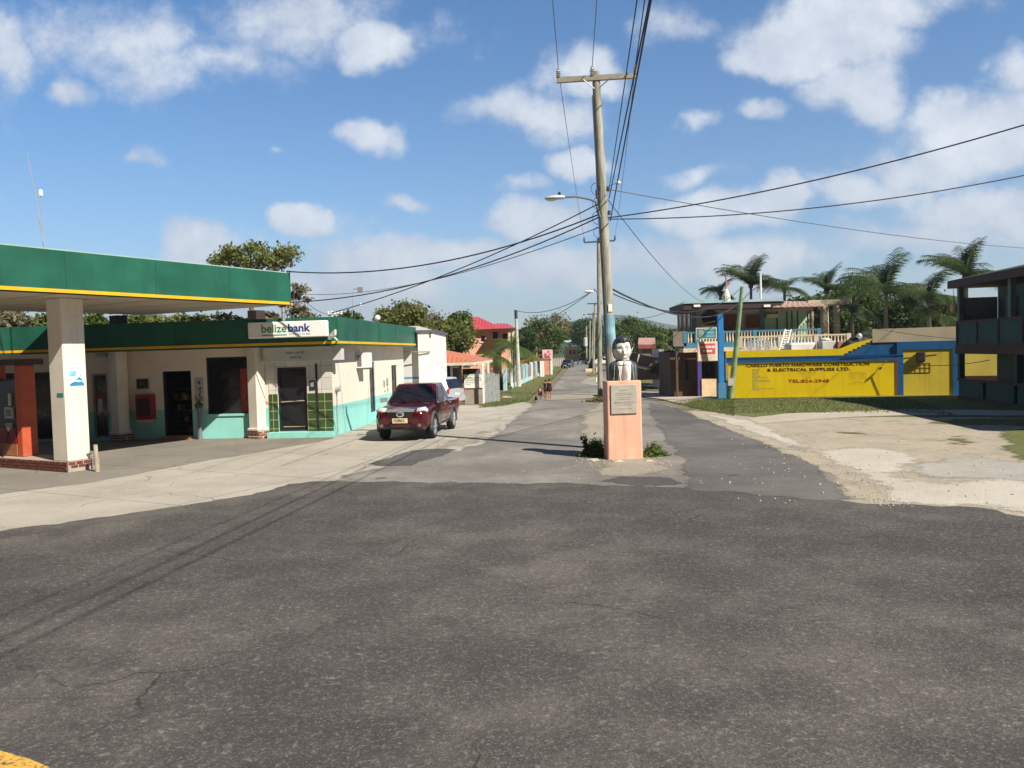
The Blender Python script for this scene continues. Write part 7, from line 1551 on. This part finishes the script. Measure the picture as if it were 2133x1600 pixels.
# ------------------------------------------------------------------ sheds and walls right of the statue
SH = thing('brown_shed', 'dark brown sloping shed wall with a cream beam behind the statue', 'shed', tuple(at(1350, 792, 78)))
ps_ = [at(1316, 792, 78), at(1405, 790, 72), at(1400, 752, 72), at(1352, 742, 75), at(1316, 735, 78)]
m = MB(); m.prism(ps_, (0, .2, 0)); m.build('wall', paint('shed_brown', (.11, .055, .04), .7, .15, 2, .1, .2), SH)
m = MB(); m.tube([at(1326, 763, 76.8), at(1352, 769, 75)], .14, 6); m.build('beam', paint('beam_cream', (.62, .56, .42)), SH); m = MB(); m.tube([at(1327, 760, 76.5), at(1331, 738, 76.5)], .08, 6); m.build('post', MC['beam_cream'], SH)
SR = thing('small_red_roof', 'small faded pink red roofed hut among the trees', 'hut', tuple(at(1350, 745, 105)))
a, b = at(1329, 719, 105), at(1366, 719, 105); c, d = at(1330, 705.5, 108), at(1364, 705.5, 108); m = MB(); m.add([a, b, d, c], [(0, 1, 2, 3)]); o = m.build('roof', paint('pink_roof', (.42, .25, .22), .7, .15, 1, .1, .3), SR); bake(o, [('SOLIDIFY', dict(thickness=.12))])
m = MB(); m.prism([a, b, b - Vector((0, 0, .45)), a - Vector((0, 0, .45))], (0, .1, 0)); m.build('fascia', paint('dark_red', (.26, .06, .06)), SR); m = MB(); m.box(a.x + .5, b.x - .6, 105.5, 108, zt(105) - .2, a.z - .3); m.build('wall', paint('hut_wall', (.16, .13, .11)), SR)
WHT = thing('white_house', 'white walled house and railings behind the small palm', 'house', tuple(at(1395, 770, 74)))
a, b = at(1374, 757, 74), at(1391, 727, 74); m = MB(); m.box(a.x, b.x, 74, 78, zt(74) - .2, b.z); m.build('wall', paint('white_pinkish', (.66, .58, .56)), WHT)
for k in range(4): q = a.lerp(b, (k + .5) / 4); m = MB(); m.box(q.x - .12, q.x + .12, 73.9, 73.98, a.z, b.z - .2); m.build('window', darkm, WHT)
a, b = at(1397, 752, 70), at(1416, 733, 72); m = MB(); m.prism([at(1396, 752, 70), at(1414, 746, 72), at(1416, 735, 72), at(1399, 727, 70)], (0, 3, 0)); m.build('gable', paint('pale_blue_white', (.55, .6, .63)), WHT)
m = MB(); a = at(1372, 770, 70); b = at(1392, 760, 70); m.box(a.x, b.x, 70, 70.2, zt(70) - .1, b.z); m.build('red_wall', paint('red_low', (.38, .10, .06)), WHT)
# ------------------------------------------------------------------ vehicles
tyre = paint('tyre', (.02, .02, .02), .85, .2, 6, .1, .3, (.12, .1, .08)); rimm = glossy('rim', (.55, .56, .58), .3, .7); chrome = glossy('chrome', (.8, .8, .82), .2, .8); plast = paint('grey_plastic', (.075, .08, .085), .6, .15, 4, .05, .2)
def make_car(name, label, sp_, body_m, loc, rz, group=None):
    """local axes: x right, y forward, z up"""
    R = thing(name, label, sp_['cat'], (0, 0, 0), group); W2, H = sp_['w'], sp_['h']; st = sp_['st']; rings = []
    for (y, w, zl, zh) in st:
        cr = .03; half = [(w * .86, zl), (w * .97, zl + .10), (w, zl + (zh - zl) * .35), (w * 1.0, zl + (zh - zl) * .62), (w * .965, zh - .07), (w * .88, zh - .015), (w * .5, zh + cr * .6), (0, zh + cr)]
        rings.append([Vector((x, y, z)) for x, z in half] + [Vector((-x, y, z)) for x, z in half[-2::-1]])
    m = MB(); m.loft(rings); body = m.build('body', body_m, R, smooth=False)
    cuts = []
    for (wy, wr) in sp_['wheels']:
        for s in (1, -1):
            c = MB(); c.tube([(s * (W2 - .34), wy, wr), (s * (W2 + .2), wy, wr)], wr * 1.17, 26); cuts.append(c.build('cutter', None))
    if sp_.get('bed'):
        y0, y1, x_, z0 = sp_['bed']; c = MB(); c.box(-x_, x_, y0, y1, z0, 3); cuts.append(c.build('cutter', None))
    cut(body, cuts); bake(body, [('BEVEL', dict(width=.018, segments=2, limit_method='ANGLE', angle_limit=math.radians(35)))])
    body.data.polygons.foreach_set('use_smooth', [True] * len(body.data.polygons)); bake(body, [('WEIGHTED_NORMAL', dict(keep_sharp=True))])
    # cabin
    (yb0, yb1, xb, zb), (yt0, yt1, xt, ztp) = sp_['cab']; cr = []
    n = 7
    def cabring(u):
        y0 = yb0 + (yt0 - yb0) * u; y1 = yb1 + (yt1 - yb1) * u; x = xb + (xt - xb) * u; z = zb + (ztp - zb) * u; r = .12
        return [Vector(p) for p in ((x - r, y0, z), (x, y0 + r, z), (x, y1 - r, z), (x - r, y1 - .02, z), (0, y1 + .05, z), (-x + r, y1 - .02, z), (-x, y1 - r, z), (-x, y0 + r, z), (-x + r, y0, z), (0, y0 - .03, z))]
    top = cabring(1); rr_ = [cabring(0), cabring(.5), top, [Vector((p.x * .95, yt0 + (p.y - yt0) * .96 + .02, ztp + .035)) for p in top], [Vector((p.x * .7, (yt0 + yt1) / 2 + (p.y - (yt0 + yt1) / 2) * .75, ztp + .06)) for p in top]]
    m = MB(); m.loft(rr_); m.build('cabin', body_m, R, smooth=False)
    def lerp2(u): return yb0 + (yt0 - yb0) * u, yb1 + (yt1 - yb1) * u, xb + (xt - xb) * u, zb + (ztp - zb) * u
    def glass(nm, P, mat=dglass): m = MB(); m.quad(*P); o = m.build(nm, mat, R); bake(o, [('SOLIDIFY', dict(thickness=.012, offset=0))]); return o
    a, b = lerp2(.10), lerp2(.93); e = .02
    m = MB(); g = []
    for (yy0, yy1, xx, zz) in (a, b): g.append([Vector(((xx - .10) * t, yy1 + e + .045 * (1 - abs(t)) , zz)) for t in (-1, -.5, 0, .5, 1)])
    m.loft(g, closed=False, cap=False); wsd = m.build('windscreen', dglass, R); bake(wsd, [('SOLIDIFY', dict(thickness=.01, offset=0))])
    g = []; m = MB()
    for (yy0, yy1, xx, zz) in (a, b): g.append([Vector(((xx - .12) * t, yy0 - e - .02 * (1 - abs(t)), zz)) for t in (-1, 0, 1)])
    m.loft(g, closed=False, cap=False); bake(m.build('rear_window', dglass, R), [('SOLIDIFY', dict(thickness=.01, offset=0))])
    for s in (1, -1):
        for (u0, u1) in sp_['side']:
            P = []
            for (q, u) in ((a, u0), (a, u1), (b, u1), (b, u0)): P.append(Vector((s * (q[2] + .008), (q[0] + .14) + (q[1] - q[0] - .28) * u, q[3])))
            glass('side_window', P)
    for (wy, wr) in sp_['wheels']:
        for s in (1, -1):
            t = MB(); x0 = s * (W2 - .20); x1 = s * (W2 + .015); pr = [(x0, wr * .6), (x0, wr * .95), (x0 + (x1 - x0) * .2, wr), (x0 + (x1 - x0) * .8, wr), (x1, wr * .95), (x1, wr * .68)]
            nn = 24; rg = [[Vector((x, wy + r * math.cos(2 * math.pi * k / nn), wr + r * math.sin(2 * math.pi * k / nn))) for k in range(nn)] for x, r in pr]; t.loft(rg, cap=True); wh = t.build('wheel', tyre, R, smooth=False)
            t = MB(); t.tube([(x1 - s * .03, wy, wr), (x1 - s * .012, wy, wr)], wr * .16, 12)
            for k in range(6): an = k * math.pi / 3; t.tube([(x1 - s * .02, wy, wr), (x1 - s * .012, wy + wr * .62 * math.cos(an), wr + wr * .62 * math.sin(an))], [.05, .035], 6)
            t.loft([[Vector((x, wy + r * math.cos(2 * math.pi * k / nn), wr + r * math.sin(2 * math.pi * k / nn))) for k in range(nn)] for x, r in ((x1 - s * .05, wr * .60), (x1 + s * .004, wr * .60), (x1 + s * .004, wr * .68), (x1 - s * .05, wr * .68))], cap=False)
            t.build('rim', rimm, wh)
            if sp_.get('flare'):
                t = MB(); t.tube([(s * (W2 - .01), wy + wr * 1.24 * math.cos(a_), wr + wr * 1.24 * math.sin(a_)) for a_ in [math.radians(d) for d in range(-12, 193, 12)]], .055, 8); t.build('fender_flare', plast, R, smooth=True)
    for f_ in sp_.get('extra', []): f_(R)
    place(R, loc, rz); return R
maroon = glossy('maroon_paint', (.07, .0035, .008), .14, .1, .5, coat=.7)
def pick_extra(R):
    F_ = 2.33
    for s in (1, -1):
        m = MB(); m.loft([[Vector((s * x, y, z)) for x, z in ((.44, .87), (.62, .80), (.79, .84), (.82, .96), (.74, 1.055), (.50, 1.03))] for y in (2.10, 2.24)] + [[Vector((s * (.46 + (x - .44) * .9), y - (x - .44) * .38, z)) for x, z in ((.46, .875), (.61, .815), (.76, .85), (.79, .95), (.72, 1.03), (.52, 1.01))] for y in (2.41,)]); m.build('headlight', glossy('lamp_glass', (.75, .77, .76), .12, .3, .8), R, smooth=True)
        m = MB(); m.tube([(s * .60, 2.36, .50), (s * .60, 2.46, .50)], [.055, .05], 12); m.build('fog_lamp', glossy('fog', (.22, .22, .2), .2, .4), R)
        m = MB(); m.loft([[Vector((s * (.86 + x), y, 1.16 + z)) for x, z in ((0, -.01), (.2, -.04), (.23, .05), (.2, .13), (.02, .12))] for y in (.78, .92)]); m.build('mirror', chrome, R)
        m = MB(); 
        for yy in (.62, -.30): m.box(s * .872, s * .878, yy - .006, yy + .006, .45, 1.1)
        m.build('door_gap', blackf, R)
        for yy in (-.12, -1.0 + .05): m = MB(); m.box(min(s * .885, s * .905), max(s * .885, s * .905), yy, yy + .18, .98, 1.02); m.build('door_handle', chrome, R)
        m = MB(); m.box(min(s * .70, s * .80), max(s * .70, s * .80), -1.1, .95, .34, .40); m.build('side_step', plast, R)
        m = MB(); m.box(min(s * .72, s * .86), max(s * .72, s * .86), -2.62, -2.57, .75, 1.05); m.build('tail_light', paint('tail_red', (.4, .02, .02), .3), R)
    m = MB(); m.loft([[Vector((x, y, z)) for x, z in ((-.42, .92), (.42, .92), (.47, 1.0), (0, 1.035), (-.47, 1.0))] for y in (2.34, 2.47)]); m.build('grille_bar', glossy('dull_chrome', (.45, .46, .47), .35, .6), R)
    m = MB(); m.box(-.40, .40, 2.36, 2.462, .74, .915); gr = m.build('grille', paint('grille_black', (.015, .012, .014), .5), R)
    m = MB(); m.ell((0, 2.475, .84), (.13, .02, .085), 16, 8); m.build('badge', chrome, R); m = MB(); m.ell((0, 2.488, .84), (.085, .012, .05), 14, 6); m.build('badge_inset', paint('badge_dark', (.05, .05, .09), .3), R)
    m = MB(); m.box(-.5, .5, 2.40, 2.475, .40, .55); m.build('air_intake', MC['grille_black'], R)
    m = MB(); m.loft([[Vector((x * .80, 2.50 - .20 * abs(x) ** 2.2 + dy, z)) for x in (-1, -.8, -.4, 0, .4, .8, 1)] for z, dy in ((.42, -.06), (.46, 0), (.60, .0), (.66, -.05))], closed=False, cap=False); o = m.build('bumper', maroon, R, smooth=True); bake(o, [('SOLIDIFY', dict(thickness=.05, offset=-1))])
    m = MB(); m.box(-.24, .24, 2.50, 2.515, .58, .73); pl = m.build('number_plate', paint('plate_cream', (.72, .64, .42), .5), R)
    m = MB(); put_text(m, '22862', (.19, 2.517, .625), (-1, 0, 0), (0, 0, 1), w=.34, h=.08, bold=.02); m.build('lettering', paint('plate_dark', (.1, .1, .12)), pl)
    for x in (-.45, .05): m = MB(); m.tube([(x, 1.19, 1.13), (x + .42, .93, 1.30)], .010, 5); m.build('wiper', blackf, R)
    m = MB(); m.box(.42, .56, .555, .565, 1.22, 1.34) if False else m.quad((-.52, .86, 1.22), (-.40, .88, 1.22), (-.40, .80, 1.30), (-.52, .78, 1.30)); m.build('windscreen_sticker', paint('wsticker', (.55, .6, .5)), R)
    m = MB(); m.quad((-.55, .998, 1.155), (.45, .998, 1.155), (.42, .962, 1.19), (-.5, .962, 1.19)); m.build('dashboard_papers', paint('dash_paper', (.5, .5, .46)), R)  # pale strip for dashboard papers and a painted reflection band in the windscreen
    m = MB(); m.ell((.0, .56, 1.47), (.1, .02, .035), 8, 5); m.build('mirror_inside', paint('grey_int', (.2, .2, .2)), R)
    m = MB(); m.box(-.62, .62, 1.02, 1.16, 1.105, 1.12); m.build('cowl', plast, R)
pick = dict(cat='pickup truck', w=.86, h=1.7, wheels=((1.5, .37), (-1.5, .37)), flare=True, bed=(-2.52, -1.12, .72, .62),
    st=[(2.46, .52, .46, .80), (2.42, .70, .40, .90), (2.28, .82, .36, .98), (1.9, .86, .34, 1.03), (1.25, .87, .34, 1.09), (.9, .875, .34, 1.12), (0, .88, .34, 1.12), (-1.05, .88, .34, 1.11), (-2.45, .87, .42, 1.08), (-2.60, .84, .48, 1.06)],
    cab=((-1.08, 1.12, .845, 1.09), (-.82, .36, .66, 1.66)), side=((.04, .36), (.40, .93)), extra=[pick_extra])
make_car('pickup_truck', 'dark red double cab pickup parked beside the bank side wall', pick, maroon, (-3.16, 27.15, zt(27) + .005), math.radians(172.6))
silver = glossy('silver_paint', (.40, .43, .50), .3, .15, .5, coat=.5)
def van_extra(R):
    for s in (1, -1):
        m = MB(); m.loft([[Vector((s * x, y, z)) for x, z in ((.62, .82), (.84, .80), (.86, 1.05), (.66, 1.10))] for y in (-2.28, -2.18)]); m.build('tail_light', paint('tail_red', (.4, .02, .02), .3), R)
        m = MB(); m.ell((s * .95, .95, 1.05), (.1, .08, .07), 8, 6); m.build('mirror', silver, R)
        m = MB(); m.box(min(s * .862, s * .868), max(s * .862, s * .868), -.4, -.39, .35, 1.0); m.build('door_gap', blackf, R)
    m = MB(); m.box(-.75, .75, -2.36, -2.26, .38, .60); m.build('rear_bumper', silver, R); m = MB(); m.box(-.25, .25, -2.31, -2.295, .70, .82); m.build('number_plate', MC['plate_cream'], R)
van = dict(cat='minivan', w=.86, h=1.7, wheels=((1.4, .32), (-1.4, .32)), st=[(2.25, .6, .4, .66), (2.1, .78, .32, .78), (1.6, .85, .28, .92), (1.1, .86, .26, 1.0), (0, .865, .26, 1.02), (-1.6, .865, .28, 1.04), (-2.2, .84, .32, 1.05), (-2.29, .78, .4, 1.03)], cab=((-2.22, 1.45, .83, .98), (-1.92, .65, .70, 1.62)), side=((.02, .36), (.40, .68), (.71, .97)), extra=[van_extra])
g = at(934, 838, 46); make_car('minivan', 'silver minivan parked in front of the orange roofed porch', van, silver, (at(880, 830, 45).x, 45, zt(45)), math.radians(62))
darkb = glossy('dark_blue_paint', (.012, .018, .035), .2, .2, .5, coat=.6); whitec = glossy('white_car_paint', (.72, .74, .74), .25, .1, .5, coat=.4)
def far_extra(R):
    for s in (1, -1):
        m = MB(); m.box(min(s * .5, s * .78), max(s * .5, s * .78), 2.12, 2.2, .62, .76); m.build('headlight', MC['lamp_glass'], R)
    m = MB(); m.box(-.26, .26, 2.2, 2.22, .42, .54); m.build('number_plate', MC['plate_cream'], R)
sedan = dict(cat='car', w=.86, h=1.5, wheels=((1.35, .33), (-1.35, .33)), st=[(2.2, .62, .38, .7), (2.0, .82, .3, .82), (1.2, .86, .28, .95), (0, .865, .26, 1.0), (-1.4, .86, .3, 1.0), (-2.1, .8, .36, .92), (-2.2, .7, .4, .85)], cab=((-1.7, 1.1, .82, .95), (-1.0, .3, .64, 1.46)), side=((.04, .46), (.5, .92)), extra=[far_extra])
g = G(1184, 767); make_car('parked_car', 'dark blue car parked at the left kerb far down the street', sedan, darkb, (g.x, g.y + 2, zt(g.y)), math.radians(165), 'cars far down the street')
g = G(1251, 762); make_car('parked_car', 'white car crossing behind the second utility pole', sedan, whitec, (g.x, g.y + 1, zt(g.y)), math.radians(92), 'cars far down the street')
g = G(1192, 757); make_car('parked_car', 'pale car just beyond the dark blue parked car', sedan, whitec, (g.x - .4, 172, zt(172)), math.radians(175), 'cars far down the street')

# ------------------------------------------------------------------ people walking away up the street
def person(label, loc, rz, h, skin, hair, legs, arms, clothes, bun=True, slim=1.0):
    """local axes: faces +y; legs/arms give the pose"""
    R = thing('person', label, 'person', (0, 0, 0), 'people walking along the street'); m = MB(); k = h
    def sec(z, w, d, n=16, g=0): return [Vector(((w * slim + g) * k * math.cos(2 * math.pi * i / n), (d + g) * k * math.sin(2 * math.pi * i / n), z * k)) for i in range(n)]
    T = [(.465, .07, .055), (.50, .098, .068), (.54, .098, .066), (.60, .076, .055), (.64, .072, .053), (.70, .084, .060), (.76, .096, .062), (.80, .100, .054), (.825, .075, .042), (.845, .034, .034), (.875, .030, .032)]
    m.loft([sec(*t) for t in T]); m.ell((0, .006 * k, .928 * k), (.043 * k, .053 * k, .064 * k), 18, 12)
    m.ell((0, .058 * k, .922 * k), (.007 * k, .012 * k, .014 * k), 8, 6); m.ell((0, .045 * k, .885 * k), (.016 * k, .014 * k, .012 * k), 8, 6); m.ell((0, .05 * k, .945 * k), (.026 * k, .008 * k, .006 * k), 8, 6)
    for s in (1, -1): m.ell((s * .044 * k, 0, .925 * k), (.005 * k, .012 * k, .017 * k), 8, 6)
    for s, (ky, ay, lift) in zip((1, -1), legs):
        hip = Vector((s * .048, 0, .50)) * k; kn = Vector((s * .044, ky, .275)) * k; an = Vector((s * .040, ay, .045 + lift)) * k
        m.tube([hip, hip.lerp(kn, .4), kn, kn.lerp(an, .3) + Vector((0, -.008 * k, 0)), an], [.052 * k, .046 * k, .031 * k, .031 * k, .018 * k], 12)
        m.ell(an + Vector((0, .028 * k, -.027 * k)), (.020 * k, .055 * k, .018 * k), 10, 6); m.ell(an + Vector((0, -.008 * k, -.02 * k)), (.017 * k, .02 * k, .024 * k), 8, 6)
    for s, (el, wr) in zip((1, -1), arms):
        sh = Vector((s * .100 * slim, 0, .803)) * k; el = Vector(el) * k; wr = Vector(wr) * k; m.tube([sh, sh.lerp(el, .5), el, el.lerp(wr, .35), wr], [.026 * k, .022 * k, .017 * k, .0175 * k, .012 * k], 10)
        d = (wr - el).normalized(); pl = wr + d * .026 * k; sd_ = d.cross(Vector((0, 1, 0))).normalized() if abs(d.y) < .9 else Vector((0, 0, 1)); ot = Vector((0, 1, 0)); m.tube([wr, pl, wr + d * .046 * k], [.012 * k, .016 * k, .014 * k], 8)
        for j, (o, l) in enumerate(((-.012, .038), (-.004, .044), (.004, .041), (.012, .032))): b_ = wr + d * .046 * k + ot * o * k; m.tube([b_, b_ + (d * .6 * l + sd_ * -s * .1 * l) * k, b_ + (d * l + sd_ * -s * .35 * l) * k], [.0052 * k, .005 * k, .004 * k], 6)
        b_ = wr + d * .016 * k + ot * .013 * k; m.tube([b_, b_ + (d * .018 + ot * .014) * k, b_ + (d * .032 + ot * .017) * k], [.006 * k, .0055 * k, .004 * k], 6)
    o = m.build('body', paint('skin%d' % int(skin[0] * 100), skin, .55, .06, 9, 0, .0), R); bake(o, [('REMESH', dict(mode='VOXEL', voxel_size=.0062)), ('SMOOTH', dict(factor=.5, iterations=3))]); o.data.polygons.foreach_set('use_smooth', [True] * len(o.data.polygons))
    m = MB(); m.ell((0, -.006 * k, .938 * k), (.049 * k, .054 * k, .062 * k), 16, 10)
    if bun: m.ell((0, -.05 * k, .965 * k), (.026 * k, .026 * k, .026 * k), 10, 8)
    ho = m.build('hair', paint('hair_dark', (.018, .012, .012), .6, .3, 20, .2, 0), R, smooth=True)
    for (nm, mat, z0, z1, g0, g1, sleeve) in clothes:
        m = MB(); rs = []
        for j in range(9):
            z = z0 + (z1 - z0) * j / 8; w = d = None
            for (a, wa, da), (b, wb_, db) in zip(T, T[1:]):
                if z <= b: t = max(0, (z - a) / (b - a)); w, d = wa + (wb_ - wa) * t, da + (db - da) * t; break
            if z < .50: w, d = .098, .066
            rs.append(sec(z, w, d, 20, g0 + (g1 - g0) * j / 8))
        m.loft(rs, cap=False)
        if sleeve:
            for s, (el, wr) in zip((1, -1), arms): sh = Vector((s * .092, 0, .803)) * k; el = Vector(el) * k; m.tube([sh, sh.lerp(el, sleeve)], [.038 * k, .034 * k], 12)
        o = m.build(nm, mat, R, smooth=True); bake(o, [('SOLIDIFY', dict(thickness=.006 * k, offset=1))])
    place(R, loc, rz); return R
red = paint('red_shirt', (.50, .015, .02), .8, .1, 6, .1, 0); blk = paint('black_cloth', (.022, .016, .028), .85, .2, 6, .1, 0); blk2 = paint('black_top', (.018, .02, .022), .85, .2, 6, .1, 0); navy = paint('navy_shorts', (.025, .025, .06), .85)
g = G(1145, 834); sc_ = g.y / F
wA = person('woman in a short black dress seen from behind, rightmost of the three walkers', (g.x, g.y, g.z), math.radians(-3), 45.5 * sc_, (.36, .19, .12), None, ((.03, .05, 0), (-.02, -.05, .01)), (((.135, -.01, .655), (.120, .03, .53)), ((-.135, -.01, .655), (-.125, .02, .53))), [('dress', blk, .44, .80, .014, .006, 0)])
g = G(1138.5, 833); wB = person('person in dark top and shorts half hidden beside the woman in the black dress', (g.x, g.y + 1.0, zt(g.y + 1)), math.radians(0), 43.5 * sc_, (.34, .18, .11), None, ((-.02, -.04, .01), (.03, .05, 0)), (((.13, .0, .655), (.115, .04, .54)), ((-.14, 0, .66), (-.15, .03, .55))), [('top', blk2, .58, .81, .008, .006, .25), ('shorts', blk, .42, .60, .014, .010, 0)])
g = G(1125.5, 834); kid = person('small child in a red shirt with a number, holding a hand out to the right', (g.x, g.y - .1, g.z), math.radians(-2), 30.5 * sc_, (.38, .20, .13), None, ((.03, .04, 0), (-.02, -.05, .01)), (((.17, .0, .76), (.25, .02, .79)), ((-.145, 0, .67), (-.17, .0, .56))), [('shirt', red, .50, .82, .022, .012, .55), ('shorts', navy, .36, .52, .022, .018, 0)], bun=False, slim=1.15)
m = MB(); h_ = 30.5 * sc_; put_text(m, '12', (-.05, -.118, h_ * .66), (1, 0, 0), (0, 0, 1), w=.13, h=.12, bold=.04); o = m.build('number', whitep, None); o.parent = kid
g = G(1116.5, 834); bt = thing('bag', 'small dark triangular bag beside the child in the red shirt', 'bag', (g.x, g.y, g.z)); k = sc_
m = MB(); m.loft([[Vector((g.x + x * w * k, g.y + y * .1, g.z + .01 + z * k)) for x, y in ((-1, -1), (1, -1), (1, 1), (-1, 1))] for z, w in ((0, 3.3), (1.5, 3.4), (6, 1.9), (8, 1.0))]); m.build('bag', blk, bt); m = MB(); m.tube([Vector((g.x - .8 * k, g.y, g.z + 8 * k)), Vector((g.x, g.y, g.z + 11 * k)), Vector((g.x + .8 * k, g.y, g.z + 8 * k))], .012, 5); m.build('handle', blk2, bt)

# ------------------------------------------------------------------ air
hb = MB(); hb.box(-3300, 3300, -75, 3300, -6, 190); hm = bpy.data.materials.new('haze'); hm.use_nodes = True; t = hm.node_tree
for n in list(t.nodes): t.nodes.remove(n)
pv = t.nodes.new('ShaderNodeVolumePrincipled'); pv.inputs['Color'].default_value = (.80, .88, 1, 1); pv.inputs['Density'].default_value = .00028; pv.inputs['Anisotropy'].default_value = .2
ou = t.nodes.new('ShaderNodeOutputMaterial'); t.links.new(pv.outputs[0], ou.inputs['Volume'])
hz_ = hb.build('haze', hm); tag(hz_, 'thin pale haze in the distance', None, None, 'stuff')
print('OBJS', len(bpy.data.objects), 'FACES', sum(len(o.data.polygons) for o in bpy.data.objects if o.type == 'MESH'))
